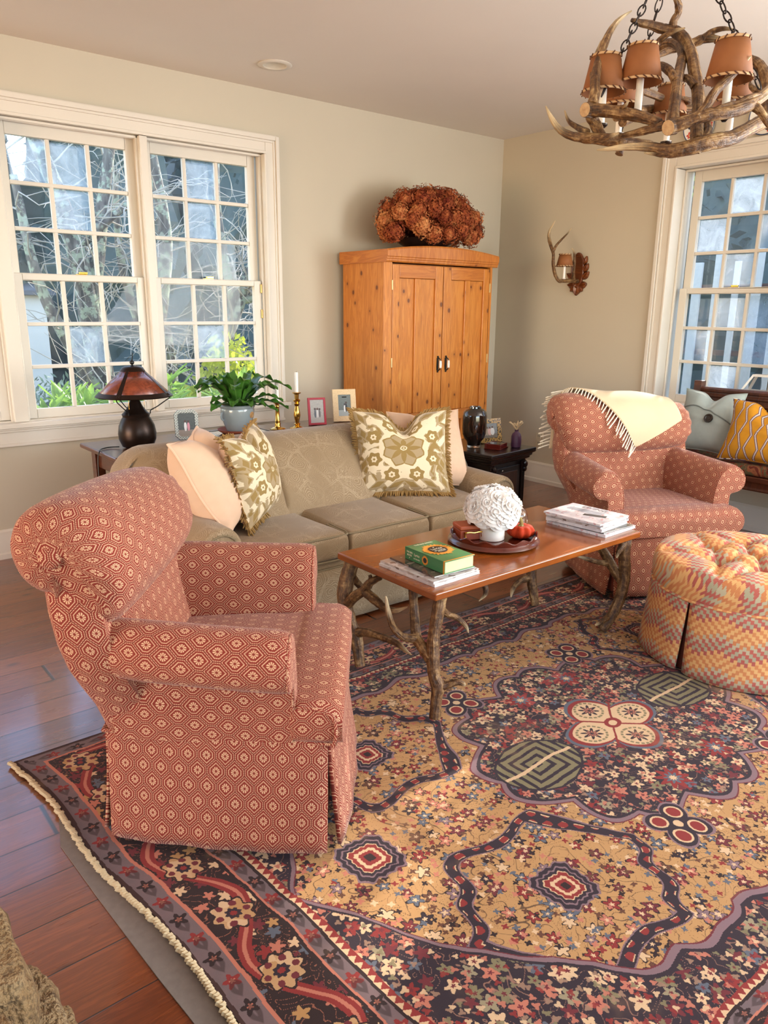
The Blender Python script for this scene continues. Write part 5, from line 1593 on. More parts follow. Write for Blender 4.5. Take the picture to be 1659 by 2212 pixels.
for c, a, ln, w in (((0, -.048, -.045), 50, .070, .024), ((0, -.054, .005), 35, .065, .022), ((0, -.052, .055), 22, .060, .018), ((0, -.03, -.098), 78, .060, .024), ((0, .048, -.045), -50, .060, .020), ((0, .03, -.098), -80, .055, .022), ((0, 0, -.082), 180, .085, .046), ((0, -.02, -.10), 140, .05, .02), ((0, .02, -.10), -140, .05, .02)):
    b = MB(); leafm(b, c, R(a), ln, w); b.build('carved_leaf', CARVED, t, solid=.006, smooth=50)
b = MB(); antler_mesh(b, SCN, 10); b.v = [tuple(Vector(p)-OS) for p in b.v]; b.build('antler', ANTLER, t, smooth=60)
b = MB(); b.tube([(-.018, -.012, -.065), (-.06, -.014, -.064)], .016, 10); b.build('antler_burr', ANTLER, t)
cp = Vector((-.19, -.829, 1.60))-OS
b = MB(); b.lathe([(.013, 0), (.015, .004), (.0105, .008), (.0098, .012), (.0098, .088)], 16, cp); cd = b.build('candle_sleeve', WHITE, t)
sh = laced_shade(t, .061, .040, .088, 0)
sh.location = (cp.x, cp.y, cp.z+.088)

def make_chandelier():
    t = thing('antler_chandelier', 'antler chandelier with laced parchment shades hanging on three chains', 'chandelier', (-2.36, -2.93, 2.66))
    O = Vector((-2.36, -2.93, 2.66))
    for k, brs in CH.items():
        b = MB(); antler_mesh(b, brs, 11); b.v = [tuple(Vector(p)-O) for p in b.v]; b.build('antler', ANTLER, t, smooth=60)
    for (c, n, r) in ((CH['front_left'][0][0], (CH['front_left'][0][0], CH['front_left'][0][1]), .0215), (CH['front_right'][0][0], (CH['front_right'][0][0], CH['front_right'][0][1]), .0225)):
        p0 = Vector(n[0][:3]); p1 = Vector(n[1][:3]); d = (p0-p1).normalized()
        d = (d + (CAMP-p0).normalized()*1.2).normalized()
        b = MB(); b.tube([p0-O-d*.012, p0-O+d*.014], [r*1.05, r*.93], 14); bu = b.build('burr', ANTLER, t)
        b = MB(); b.tube([p0-O+d*.0142, p0-O+d*.0152], [r*.90, r*.86], 14); b.build('sawn_face', ANTCUT, bu)
    for (x, y, z) in SHADES:
        p = Vector((x, y, z))-O
        b = MB(); b.lathe([(.006, -.095), (.019, -.090), (.020, -.086), (.011, -.084), (.0112, -.08), (.0112, .012), (.004, .016)], 16, (p.x, p.y, p.z)); 
        sl = b.build('candle_sleeve', WHITE, t)
        b = MB(); b.lathe([(.005, -.106), (.010, -.100), (.0205, -.092), (.0210, -.087), (.012, -.0845)], 16, (p.x, p.y, p.z)); b.build('drip_cup', BRONZE, sl)
        sh = laced_shade(t, .0635, .0425, .105, 0); sh.location = p
    hook = Vector((-2.345, -2.90, 2.585))
    ends = [Vector((-2.736, -2.925, 2.016)), Vector((-2.292, -2.691, 2.002)), Vector((-2.357, -3.225, 2.041))]
    for e in ends:
        b = MB(); L = (e-hook).length; d = (e-hook).normalized(); n = int(L/.034); s1 = d.orthogonal().normalized(); s2 = d.cross(s1)
        for k in range(n):
            c = hook+d*(L*(k+.5)/n); sd = s1 if k % 2 else s2
            ln, w = .0245, .0105
            loop = [c+d*(ln*math.sin(q)*.92)+sd*(w*math.cos(q)) for q in [2*PI*j/12 for j in range(13)]]
            b.tube([p-O for p in loop], .0024, 5, False)
        b.build('chain', IRON, t)
    b = MB(); b.lathe([(.004, -.10), (.022, -.085), (.010, -.072), (.010, -.012), (.055, -.004), (.065, .022)], 24, (hook.x-O.x, hook.y-O.y, 0)); b.build('ceiling_canopy', IRON, t)
make_chandelier()

# ------------------------------------------------------------ plates over the right-hand window
def platem():
    x, y, z = sep(objc())
    r = hyp(y, z); a = atan2(z, y)
    c = mixc(0.0, lin((226, 220, 208)), lin((226, 220, 208)))
    pr = hyp(r-.076, 0.0)
    s = (ffrac(a*5.0/(2*PI))-.5)*r*1.25
    q = hyp(s, r-.072)/(fabs(fsin(atan2(s, r-.072)*3.0))*.4+.6)
    c = mixc(lt(q, .022), c, lin((196, 74, 60))); c = mixc(lt(q, .009), c, lin((230, 190, 120)))
    s2 = (ffrac(a*10.0/(2*PI)+.5)-.5)*r*.62
    c = mixc(lt(hyp(s2, (r-.060)*.5), .008), c, lin((40, 44, 60)))
    c = mixc(lt(r, .03), c, lin((98, 124, 168)))
    c = mixc(gt(r, .0985), c, lin((70, 80, 104)))
    return dict(color=c)
PLM = mat('painted_faience', rough=.2, fn=platem, coat=.4)
for lab, y, z in (('floral faience plate over the right window, left of the two', -1.675, 2.51), ('floral faience plate over the right window, at the picture edge', -2.10, 2.50)):
    t = tag(None or bpy.data.objects.new('decorative_plate', None), lab, 'plate', 'faience plates over the window'); COL.objects.link(t); t.location = (0, y, z)
    b = MB(); b.lathe([(.055, .004), (.060, .003), (.104, .020), (.106, .022), (.104, .024), (.066, .010), (.001, .008)], 40, cap0=True); b.xf(Matrix.Rotation(R(-90), 4, 'Y')); b.build('plate_face', PLM, t)

# ------------------------------------------------------------ bench by the right window
def make_bench():
    t = thing('settle_bench', 'dark oak spindle-back bench with tapestry seat cushion under the right window', 'bench', (-.30, -2.60, 0))
    O = Vector((-.30, -2.60, 0))
    y0, y1 = -1.935, -3.45
    def bx(nm, x0, x1, ya, yb, z0, z1, bv=.004, m=OAK, par=t):
        b = MB(); b.box(((x0+x1)/2-O.x, (ya+yb)/2-O.y, (z0+z1)/2), (abs(x1-x0), abs(yb-ya), z1-z0)); return b.build(nm, m, par, bevel=bv)
    for y in (y0, y1):
        bx('back_post', -.145, -.090, y-.028, y+.028, .0, .945, .006)
        bx('front_leg', -.545, -.490, y-.026, y+.026, .0, .455, .006)
        b = MB(); pts = spline([(-.115, y, .70), (-.22, y, .69), (-.36, y, .655), (-.50, y, .62), (-.55, y, .60), (-.55, y, .57)], 5)
        b.tube([Vector(p)-O for p in pts], .026, 8); b.build('arm_rest', OAK, t)
        b = MB(); b.tube([Vector((-.52, y, .445))-O, Vector((-.52, y, .53))-O, Vector((-.52, y, .615))-O], [.018, .024, .018], 10); b.build('arm_post', OAK, t)
    b = MB()
    prof = [(-.140, .800), (-.148, .812), (-.142, .826), (-.142, .846), (-.150, .852), (-.150, .862), (-.144, .868), (-.144, .878), (-.152, .884), (-.154, .898), (-.140, .908), (-.100, .908), (-.096, .80)]
    b.loft([[(x-O.x, y-O.y, z) for x, z in prof] for y in (y0-.026, y1+.026)], True, True, True); b.build('crest_rail', OAK, t, smooth=25)
    bx('lower_back_rail', -.135, -.100, y0-.026, y1+.026, .545, .585)
    n = 22
    for k in range(n):
        y = y0-.06+(y1-y0+.12)*k/(n-1)
        b = MB(); b.tube([Vector((-.118, y, .582))-O, Vector((-.118, y, .63))-O, Vector((-.118, y, .70))-O, Vector((-.118, y, .76))-O, Vector((-.118, y, .805))-O], [.007, .010, .007, .010, .007], 8); b.build('spindle', OAK, t)
    bx('seat_board', -.545, -.09, y0, y1, .430, .462, .006)
    b = MB(); prof = [(-.505, .372), (-.512, .380), (-.506, .392), (-.506, .420), (-.512, .430), (-.49, .432), (-.48, .372)]
    b.loft([[(x-O.x, y-O.y, z) for x, z in prof] for y in (y0-.026, y1+.026)], True, True, True); b.build('seat_rail', OAK, t, smooth=25)
    rings = []
    b = MB()
    L = abs(y1-y0)/2-.005; cy = (y0+y1)/2
    for k in range(41):
        q = -L+2*L*k/40; e = min(1, (L-abs(q))/.035+.25)
        rings.append([(-.318+a-O.x, cy+q-O.y, .4915+(z-.4915)*e+.008*math.sin(q*11)*(1 if z > .5 else 0)) for a, z in rrect(.222, .463, .523, .025)])
    b.loft(rings, True, True, True); b.build('seat_cushion', BENCHF, t, smooth=50)
make_bench()
# ------------------------------------------------------------ cushions
def pillow(label, BL, BR, TL, thick, mats, cat='throw pillow', chop=.0, edge='welt', name='throw_pillow', fringe_len=.03, back=None, ear=.03, group=None, seed=1):
    """a stuffed square between three given corners; front is the side the viewer in the room sees"""
    BL, BR, TL = Vector(BL), Vector(BR), Vector(TL)
    x = BR-BL; Wd = x.length; x.normalize()
    z = TL-BL; z = z-x*z.dot(x); Hh = z.length; z.normalize()
    y = z.cross(x)
    t = bpy.data.objects.new(name, None); COL.objects.link(t)
    tag(t, label, cat, group)
    Mx = Matrix(((x.x, y.x, z.x), (x.y, y.y, z.y), (x.z, y.z, z.z))).to_4x4()
    base = (BL+BR)/2
    t.matrix_world = Matrix.Translation(base) @ Mx
    global LASTPT
    rnd = random.Random(seed)
    def pt(u, v, side):
        e = 1-.10*(1-abs(v)**2.2)*abs(u)**3; f = 1-.09*(1-abs(u)**2.2)*abs(v)**3
        X = u*Wd/2*e; Z = Hh/2+v*Hh/2*f
        q = max(0, (1-abs(u)**2.6))*max(0, (1-abs(v)**2.6))
        th = thick/2*q**.55
        if chop:
            g = math.exp(-((u-.04)/.26)**2)*sstep(-.15, 1.0, v)
            Z -= chop*g; th *= 1-.50*g*sstep(.3, 1, v)
        th += .0035*math.sin(u*7+seed)*math.sin(v*6+seed*2)*q + .004*math.exp(-((v+.15*u+.1*math.sin(seed))/.05)**2)*q
        sag = .010*math.sin(v*3+seed)*(1-q)
        return (X, -side*th + sag, Z)
    LASTPT = lambda u, v: Vector(pt(u, v, 1))
    n = 30
    b = MB()
    b.grid(lambda a, c: pt(a*2-1, c*2-1, 1), n, n, lambda a, c: (a*2-1, c*2-1))
    fr = b.build('front_cover', mats[0], t, smooth=80)
    b = MB(); b.grid(lambda a, c: pt(a*2-1, c*2-1, -1), n, n, lambda a, c: (a*2-1, c*2-1))
    b.build('back_cover', mats[1] if len(mats) > 1 else mats[0], t, smooth=80)
    per = []
    for k in range(4*36):
        s = k/36; i = int(s); f = (s-i)*2-1
        per.append(((f, -1), (1, f), (-f, 1), (-1, -f))[i])
    P = [Vector(pt(u, v, 0)) for u, v in per]
    if edge == 'welt':
        b = MB(); b.tube(P+[P[0]], .0055, 7, False); b.build('welt', mats[2] if len(mats) > 2 else mats[0], t)
    elif edge == 'flange':
        b = MB(); b.tube(P+[P[0]], .0035, 6, False); b.build('seam_edge', mats[0], t)
    elif edge == 'fringe':
        b = MB(); N = len(P)
        cen = Vector((0, 0, Hh/2))
        for k in range(N*3):
            i = k//3; f = (k % 3)/3
            p = P[i].lerp(P[(i+1) % N], f)
            d = (p-cen); d.y = 0; d.normalize()
            d = (d + Vector((rnd.uniform(-.25, .25), rnd.uniform(-.75, .75), rnd.uniform(-.2, .2)-.10))).normalized()
            L = fringe_len*rnd.uniform(.8, 1.15)
            b.tube([p-d*.006, p+d*L*.55, p+d*L+Vector((0, 0, -.004))], [.0046, .0042, .0022], 5)
        b.build('fringe', FRINGE, t)
    return t
S0 = .436
pillow('plain peach velvet pillow leaning on the sofa arm behind the near red armchair', (-3.462, -1.745, S0+.008), (-3.155, -1.372, S0+.008), (-3.665, -1.62, S0+.40), .25, [PEACH], seed=2, chop=.06)
pillow('ochre patterned cushion with fringe at the left end of the sofa, turned sideways', (-3.335, -1.70, S0+.008), (-2.985, -1.36, S0+.008), (-3.425, -1.625, S0+.405), .21, [DAMASK, PEACH], edge='fringe', seed=3, chop=.07)
pillow('ochre patterned cushion with fringe and star flower, facing out on the right of the sofa', (-2.585, -1.455, S0+.006), (-2.150, -1.735, S0+.006), (-2.475, -1.285, S0+.425), .17, [DAMASK, PEACH], edge='fringe', seed=4, chop=.10)
pillow('plain peach pillow behind the fringed cushion at the right end of the sofa', (-2.32, -1.50, S0+.002), (-1.925, -1.655, S0+.002), (-2.20, -1.31, S0+.40), .14, [PEACH], edge='flange', seed=5, chop=.05)
bp = pillow('grey-blue linen pillow with a big dark button on the bench', (-.415, -1.945, .532), (-.415, -2.335, .532), (-.295, -1.93, .905), .15, [BLUEG], edge='flange', seed=6, chop=.05, cat='throw pillow')
b = MB(); b.lathe([(.026, -.004), (.028, .004), (.026, .009), (.018, .010), (.014, .006), (.001, .006)], 28); b.xf(Matrix.Translation(LASTPT(.22, .05)+Vector((0, -.004, 0))) @ Matrix.Rotation(R(82), 4, 'X')); b.build('coat_button', m_plain('dark_horn_button', (46, 38, 32), .35, var=.3), bp)
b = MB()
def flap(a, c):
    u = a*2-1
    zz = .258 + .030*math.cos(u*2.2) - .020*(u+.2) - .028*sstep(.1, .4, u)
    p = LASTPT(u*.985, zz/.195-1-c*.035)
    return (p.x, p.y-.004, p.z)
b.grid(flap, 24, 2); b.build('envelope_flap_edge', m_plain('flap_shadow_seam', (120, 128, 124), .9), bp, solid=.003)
pillow('mustard yellow pillow with ogee braid lines on the bench', (-.520, -2.315, .532), (-.520, -2.775, .532), (-.405, -2.31, .880), .16, [MUSTARD], edge='flange', seed=7, chop=.06)

# ------------------------------------------------------------ throw over the far armchair
def roll_path():
    P = [(-.660, .56), (-.680, .64), (-.704, .70), (-.730, .760), (-.736, .82), (-.722, .878), (-.690, .914), (-.640, .934), (-.580, .934), (-.515, .903), (-.463, .842), (-.438, .765), (-.436, .70), (-.442, .64), (-.448, .58)]
    q = spline(P, 8); L = [0]
    for i in range(1, len(q)): L.append(L[-1]+float(np.linalg.norm(q[i]-q[i-1])))
    return q, L
RP, RL = roll_path()
def on_roll(s):
    s = max(0, min(RL[-1]-1e-5, s))
    for i in range(1, len(RL)):
        if RL[i] >= s:
            f = (s-RL[i-1])/(RL[i]-RL[i-1]); return RP[i-1]*(1-f)+RP[i]*f
    return RP[-1]
tt = thing('throw_blanket', 'oatmeal wool throw with ivory tassels draped over the back of the far armchair', 'blanket', (-1.508, -2.657, .013), R(-115))
sT = RL[-1]; s_top = [RL[i] for i in range(len(RP)) if abs(RP[i][0]+.61) < .02 and RP[i][1] > .9][0]
s_tip = s_top+.385; s_cor = s_top+.225
def vleft(s): return -.36 + (.02+.36)*max(0, (s-.02))/(s_tip-.02)*1.0 if s > s_top else -.36+.12*s/s_top-.0
def vl(s):
    if s <= s_top: return -.395 + .115*(s/s_top)
    return -.28 + .285*((s-s_top)/(s_tip-s_top))
def vr(s):
    if s <= s_top: return .262
    if s <= s_cor: return .262+.032*(s-s_top)/(s_cor-s_top)
    return .294-.284*((s-s_cor)/(s_tip-s_cor))
def thr(a, c):
    s = .06+(s_tip-.06)*c
    l, r = vl(s), vr(s)
    v = l+(r-l)*a
    u, z = on_roll(s)
    k = .004*math.sin(v*22+s*5)+.005*math.sin(s*13+v*9)
    f = sstep(s_top+.1, s_tip, s)
    shr = (1-.10*sstep(.05, .30, v)) if z > .72 else 1-.10*sstep(.05, .30, v)*sstep(.60, .72, z)
    up = sstep(.58, .70, z)
    return (-.61+(u+.61)*shr + (.006+k)*(1 if s > s_top else -1), v, .80+(z-.80)*(shr if z > .80 else 1)+.004+.004*math.sin(v*16)*(1-f) - .07*v*up)
b = MB(); b.grid(thr, 30, 60, lambda a, c: (a*.6, c*.8)); b.build('woven_cloth', THROW, tt, solid=.007, smooth=80)
b = MB(); rnd = random.Random(21)
for k in range(52):
    c = .02+.98*k/51
    p = Vector(thr(0, c)); q = Vector(thr(.06, c))
    d = (p-q).normalized()
    if c > .42: d = (d*.55+Vector((.05, .02, -1.0))).normalized()
    else: d = (d+Vector((-.1, 0, -.35))).normalized()
    d = (d+Vector((rnd.uniform(-.12, .12), rnd.uniform(-.2, .2), rnd.uniform(-.1, .1)))).normalized()
    L = rnd.uniform(.055, .082)
    out = Vector((.006, 0, 0)) if c > .5 else Vector((0, 0, .004))
    b.tube([p+out*.5, p+d*L*.4+out, p+d*L*.75+out, p+d*L*.8+out, p+d*L+out], [.0032, .0038, .0034, .0050, .0030], 6)
b.build('tassels', TASSEL, tt)

# ------------------------------------------------------------ things on the coffee table
TZ = .4705
def text_mesh(name, txt, size, m, parent, Mx, ext=.0003, bold=0.0):
    cu = bpy.data.curves.new(name, 'FONT'); cu.body = txt; cu.size = size; cu.align_x = 'CENTER'; cu.align_y = 'CENTER'
    cu.extrude = ext; cu.offset = bold
    o = bpy.data.objects.new(name+'_tmp', cu); COL.objects.link(o)
    bpy.context.view_layer.update()
    me = bpy.data.meshes.new_from_object(o.evaluated_get(bpy.context.evaluated_depsgraph_get()))
    bpy.data.objects.remove(o); bpy.data.curves.remove(cu)
    me.name = name; me.transform(Mx); me.materials.clear(); me.materials.append(m)
    r = bpy.data.objects.new(name, me); COL.objects.link(r); r.parent = parent
    return r
COVERS = {}
def cover(name, a, c, blot, seed):
    def fn():
        u, v, _ = sep(uvc())
        n = noise(comb(u*16.0+seed, v*16.0), 1.0, 2)
        k = mixc(step(.48, .56, n), a, c)
        k = mixc(gt(noise(comb(u*26.0+seed*2, v*40.0), 1.0, 1), .62), k, blot)
        return dict(color=k)
    return mat(name, rough=.25, fn=fn, coat=.3)
def magazine(label, cx, cy, z, w, d, h, rz, cm, group, sag=0.0):
    t = thing('magazine', label, 'magazine', (cx, cy, z), rz, group)
    b = MB(); b.box((0, 0, h/2), (w-.003, d-.004, h-.0012)); b.build('pages', PAPER, t, bevel=.001)
    b = MB(); b.box((0, 0, h-.0004), (w, d, .0008)); b.box((0, 0, .0004), (w, d, .0008)); b.box((-w/2, 0, h/2), (.0012, d, h)); b.build('cover', cm, t, smooth=0)
    return t
W1 = lin((224, 222, 224)); 
zq = TZ
C1 = cover('cover_grey_photo', lin((196, 190, 190)), lin((168, 156, 150)), lin((120, 104, 96)), 3.0)
C2 = cover('cover_pale', lin((222, 220, 222)), lin((208, 204, 206)), lin((184, 178, 178)), 5.0)
C3 = cover('cover_dark', lin((40, 36, 36)), lin((96, 78, 68)), lin((140, 120, 108)), 8.0)
C4 = cover('cover_white_grey', lin((228, 224, 226)), lin((206, 204, 210)), lin((206, 170, 172)), 11.0)
for lab, dx, dy, dw, dd, h, rz, m in (('pale magazine at the bottom of the near stack on the coffee table', 0, 0, .225, .292, .010, 1.5, C2),
                             ('grey photo-cover magazine in the middle of the near coffee table stack', .003, .003, .222, .286, .007, 0.3, C1),
                             ('dark photo-cover magazine directly under the green sunflower book', .020, .006, .190, .255, .006, -3, C3)):
    magazine(lab, -3.105+dx, -2.600+dy, zq, dw, dd, h, R(rz), m, 'magazines under the green book'); zq += h+.0003
t = thing('sunflower_book', 'thick green hardback with a sunflower cover on the near magazine stack', 'book', (-3.072, -2.618, zq), R(-2))
GREEN = m_plain('green_dust_jacket', (58, 128, 80), .3, var=.04, coat=.3)
ORNG = m_plain('sunflower_orange', (228, 150, 52), .4, var=.1)
DKB = m_plain('seed_head_black', (42, 36, 32), .4)
bw, bd, bh = .142, .218, .046
b = MB(); b.box((.002, 0, bh/2), (bw-.010, bd-.010, bh-.005)); b.build('page_block', CREAMP, t)
b = MB(); b.box((0, 0, bh-.0015), (bw, bd, .003)); b.box((0, 0, .0015), (bw, bd, .003)); b.box((-bw/2+.0015, 0, bh/2), (.003, bd, bh)); b.build('dust_jacket', GREEN, t, bevel=.001)
b = MB(); b.box((0, -bd/2+.004, bh+.0002), (bw, .007, .0006)); b.box((-bw/2-.0002, -bd/2+.004, bh/2), (.0006, .007, bh)); b.build('orange_edge_band', ORNG, t, smooth=0)
def sunflower(mb, r, seed, npet=26):
    rnd = random.Random(seed)
    for k in range(npet*2):
        a = 2*PI*k/(npet*2)+rnd.uniform(-.04, .04); L = r*rnd.uniform(.88, 1.04)*(1 if k % 2 else .9); w = r*.10
        d = Vector((math.cos(a), math.sin(a), 0)); g = Vector((-math.sin(a), math.cos(a), 0)); z = Vector((0, 0, .0002+.0002*(k % 2)))
        mb.quad([d*r*.4-g*w*.7+z, d*r*.75-g*w+z, d*L+z, d*r*.75+g*w+z, d*r*.4+g*w*.7+z])
b = MB(); sunflower(b, .064, 3); b.xf(Matrix.Translation((.002, .012, bh+.0002))); b.build('cover_sunflower', ORNG, t, smooth=0)
b = MB(); b.lathe([(.036, 0), (.036, .0008), (.001, .0009)], 36, (.002, .012, bh+.0004)); b.build('cover_seed_head', DKB, t)
Ms = Matrix.Translation((-bw/2-.0004, .012, bh/2)) @ Matrix.Rotation(R(-90), 4, 'Y') @ Matrix.Rotation(R(0), 4, 'Z')
b = MB(); sunflower(b, .019, 5, 18); b.xf(Matrix.Translation((-bw/2-.0003, -.004, bh/2)) @ Matrix.Rotation(R(-90), 4, 'Y')); b.build('spine_sunflower', ORNG, t, smooth=0)
b = MB(); b.lathe([(.0098, 0), (.0098, .0006), (.001, .0007)], 24); b.xf(Matrix.Translation((-bw/2-.0005, -.004, bh/2)) @ Matrix.Rotation(R(-90), 4, 'Y')); b.build('spine_seed_head', DKB, t)
PALE = m_plain('pale_lettering', (232, 226, 196), .5)
Mt = Matrix.Translation((0, 0, bh+.0016)) @ Matrix.Rotation(R(-90), 4, 'Z')
def ttop(txt, size, dx, dy): text_mesh('cover_lettering', txt, size, PALE, t, Matrix.Translation((dx, dy, bh+.0016)) @ Matrix.Rotation(R(0), 4, 'Z'))
ttop('THE BIG BOOK', .0125, 0, .092); ttop('of', .010, .0, .036); ttop('Lyrics', .021, .002, .020); ttop('to Live by', .0125, .002, .002); ttop('AN ANTHOLOGY', .0045, .004, -.009)
def tsp(txt, size, dy, dz): text_mesh('spine_lettering', txt, size, PALE, t, Matrix.Translation((-bw/2-.0006, dy, bh/2+dz)) @ Matrix.Rotation(R(-90), 4, 'Z') @ Matrix.Rotation(R(90), 4, 'X'))
tsp('THE BIG', .0095, .083, .008); tsp('BOOK', .0095, .083, -.003); tsp('of', .007, .083, -.012); tsp('Lyrics', .013, .042, .005); tsp('to Live by', .0085, .042, -.009)

zq = TZ
for lab, dx, dy, dw, dd, h, rz, m in (('wide white magazine at the bottom of the far stack on the coffee table', .012, -.006, .232, .300, .012, 2, C4),
                             ('dark-edged magazine second from the bottom of the far stack', .012, -.006, .205, .285, .005, -1, C3),
                             ('thick pale magazine, third from the bottom of the far stack', -.004, .006, .215, .275, .014, 5, C2),
                             ('grey photo-cover magazine, third from the top of the far stack', -.002, .004, .218, .275, .009, 2, C1),
                             ('pale thin magazine, second from the top of the far stack', -.004, .006, .218, .280, .007, 6, C2),
                             ('white fashion magazine on top of the far coffee table stack', -.008, .008, .225, .285, .007, 3, C4)):
    mg = magazine(lab, -2.165+dx, -2.600+dy, zq, dw, dd, h, R(rz), m, 'magazines stacked at the far end of the coffee table'); zq += h+.0003
b = MB(); b.box((-.01, -.05, .0074), (.098, .030, .0006), Matrix.Rotation(R(-72), 3, 'Z')); b.build('black_label', BLACK, mg, smooth=0)
b = MB(); b.grid(lambda a, c: (.030+.05*(a-.5)*(1.2-c*.5), -.06+.17*c, .0075+.0002*math.sin(a*9)), 6, 10); b.build('cover_figure', m_plain('printed_grey_dress', (158, 162, 170), .3, var=.3, sc=60), mg, smooth=0)
text_mesh('masthead_lettering', 'LIVING', .040, m_plain('masthead_ink', (120, 116, 118), .4), mg, Matrix.Translation((.085, .01, .0078)) @ Matrix.Rotation(R(-90), 4, 'Z'))

t = thing('serving_tray', 'round mahogany tray with scalloped rim in the middle of the coffee table', 'tray', (-2.665, -2.505, TZ))
b = MB()
lob = lambda a, z: 1.0
prof = [(.150, 0), (.178, .004), (.186, .010), (.182, .016), (.176, .019), (.172, .024)]
rings = []
for k in range(97):
    pass
rings = [[(r*math.cos(2*PI*j/96), r*math.sin(2*PI*j/96), z) for j in range(96)] for r, z in prof]
rings += [[(r*math.cos(2*PI*j/96), r*math.sin(2*PI*j/96), zz+(.0065*math.sin(j*2*PI*14/96) if zz > .03 else 0)) for j in range(96)] for r, zz in ((.176, .040), (.173, .043), (.170, .038))]
rings += [[(r*math.cos(2*PI*j/96), r*math.sin(2*PI*j/96), z) for j in range(96)] for r, z in ((.166, .014), (.158, .011), (.05, .011))]
b.loft(rings, True, True, True); b.build('tray_body', MAHOG, t, smooth=40)
YZ = TZ+.0115
t = thing('rose_vase', 'dome of white roses in a plain white cylinder vase on the tray', 'flower arrangement', (-2.672, -2.500, YZ))
b = MB(); b.lathe([(.050, 0), (.0525, .002), (.0530, .104), (.0510, .106), (.048, .100), (.044, .03)], 44); b.build('cylinder_vase', m_plain('matte_white_ceramic', (232, 224, 214), .35, var=.02), t)
text_mesh('embossed_lettering', 'MAISON', .016, m_plain('white_relief', (226, 218, 206), .4, var=.01), t, Matrix.Rotation(R(-40), 4, 'Z') @ Matrix.Translation((0, -.0534, .072)) @ Matrix.Rotation(R(90), 4, 'X'), .0006)
ROSE = m_plain('white_rose_petal', (240, 234, 228), .6, var=.03, sheen=.1)
def rose_mesh(seed):
    rnd = random.Random(seed); mb = MB()
    for layer, (n, r0, tilt, hgt) in enumerate(((3, .006, .1, .022), (4, .011, .25, .022), (5, .0165, .5, .021), (6, .022, .85, .019), (7, .026, 1.25, .016))):
        for k in range(n):
            a0 = 2*PI*k/n+layer*.7+rnd.uniform(-.1, .1); da = 2*PI/n*.72
            def f(u, v):
                an = a0+(u-.5)*2*da*.9
                rr = r0*(.55+.55*v)+.010*tilt*v*v
                z = hgt*(v*(1.05-.35*tilt*v)) + .001*math.sin(u*PI)*v - .003*layer*.4
                curl = .0028*sstep(.75, 1, v)*tilt
                z -= curl*1.2 + .003*(abs(u-.5)*2)**2*v
                return ((rr+curl)*math.cos(an), (rr+curl)*math.sin(an), z)
            mb.grid(f, 5, 5)
    return mb
rp_ = [rose_mesh(i).build('rose', ROSE, t, smooth=80) for i in range(3)]
N = 30; rnd = random.Random(4)
for k in range(N):
    zf = 1-1.28*(k+.5)/N; a = k*2.39996
    q = math.sqrt(max(0, 1-zf*zf)); d = Vector((q*math.cos(a), q*math.sin(a), zf))
    o = rp_[k] if k < 3 else rp_[k % 3].copy()
    if k >= 3: COL.objects.link(o); o.parent = t
    o.location = Vector((d.x*.086, d.y*.086, .126+d.z*.070))
    o.rotation_euler = (Vector((d.x, d.y, d.z*1.1+.1))).to_track_quat('Z', 'Y').to_euler()
    s = rnd.uniform(1.30, 1.55); o.scale = (s, s, s)
b = MB(); b.ball((0, 0, .124), .080, 10, (1, 1, .78)); b.build('bouquet_core', ROSE, t)
t = thing('velvet_pumpkin', 'small burnt orange velvet pumpkin on the tray beside the white roses', 'pumpkin', (-2.571, -2.566, YZ))
b = MB(); rings = []
for k in range(15):
    th = PI*k/14; rr = .0500*math.sin(th)**.8+.004; z = .031-.030*math.cos(th)
    if k > 9: z -= .012*((k-9)/5)**2
    rings.append([(rr*(1.06-.17*abs(math.cos(j*PI*9/54))**3)*math.cos(2*PI*j/54), rr*(1.06-.17*abs(math.cos(j*PI*9/54))**3)*math.sin(2*PI*j/54), z) for j in range(54)])
b.loft(rings, True, True, True)
b.build('stuffed_body', m_velvet('burnt_orange_velvet', (176, 50, 12), .0), t, smooth=80)
b = MB(); b.tube(spline([(0, 0, .046), (.002, 0, .058), (-.002, 0, .072), (-.006, .006, .088), (.004, .012, .100)], 4), [.013]*3+[.008]*8+[.0055]*6, 8)
for k in range(6): b.tube([(0, 0, .055), (.012*math.cos(k*1.05), .012*math.sin(k*1.05), .050), (.018*math.cos(k*1.05), .018*math.sin(k*1.05), .044)], [.004, .004, .002], 5)
b.build('dried_stem', m_plain('dried_stem', (138, 120, 66), .7, var=.25), t)
t = thing('leather_box', 'small orange leather box with a brass handle on the tray', 'box', (-2.735, -2.432, YZ), R(-22))
LEA = m_plain('orange_leather', (176, 84, 46), .5, var=.08); LEB = m_plain('orange_leather_lower', (150, 66, 36), .5, var=.08)
b = MB(); b.box((0, 0, .021), (.106, .082, .042)); b.build('box_body', LEB, t, bevel=.004)
b = MB(); b.box((0, 0, .052), (.110, .086, .019)); b.build('box_lid', LEA, t, bevel=.006)
b = MB(); pts = spline([(-.036, -.044, .030), (-.036, -.054, .036), (-.020, -.057, .038), (0, -.058, .036), (.020, -.057, .038), (.036, -.054, .036), (.036, -.044, .030)], 4); b.tube(pts, .0036, 8)
b.tube([(-.036, -.050, .034), (-.037, -.052, .016)], [.004, .005], 8); b.tube([(.036, -.050, .034), (.037, -.052, .016)], [.004, .005], 8); b.build('handle', BRASS, t)
t = thing('glass_cloche', 'small clear glass cloche behind the pumpkin on the coffee table', 'cloche', (-2.415, -2.42, TZ))
b = MB(); b.lathe([(.036, 0), (.038, .004), (.0365, .05), (.031, .068), (.018, .080), (.006, .083), (.005, .088), (.009, .093), (.006, .099), (.001, .100)], 32, cap0=False); b.build('bell', GLASS, t, solid=.0016)

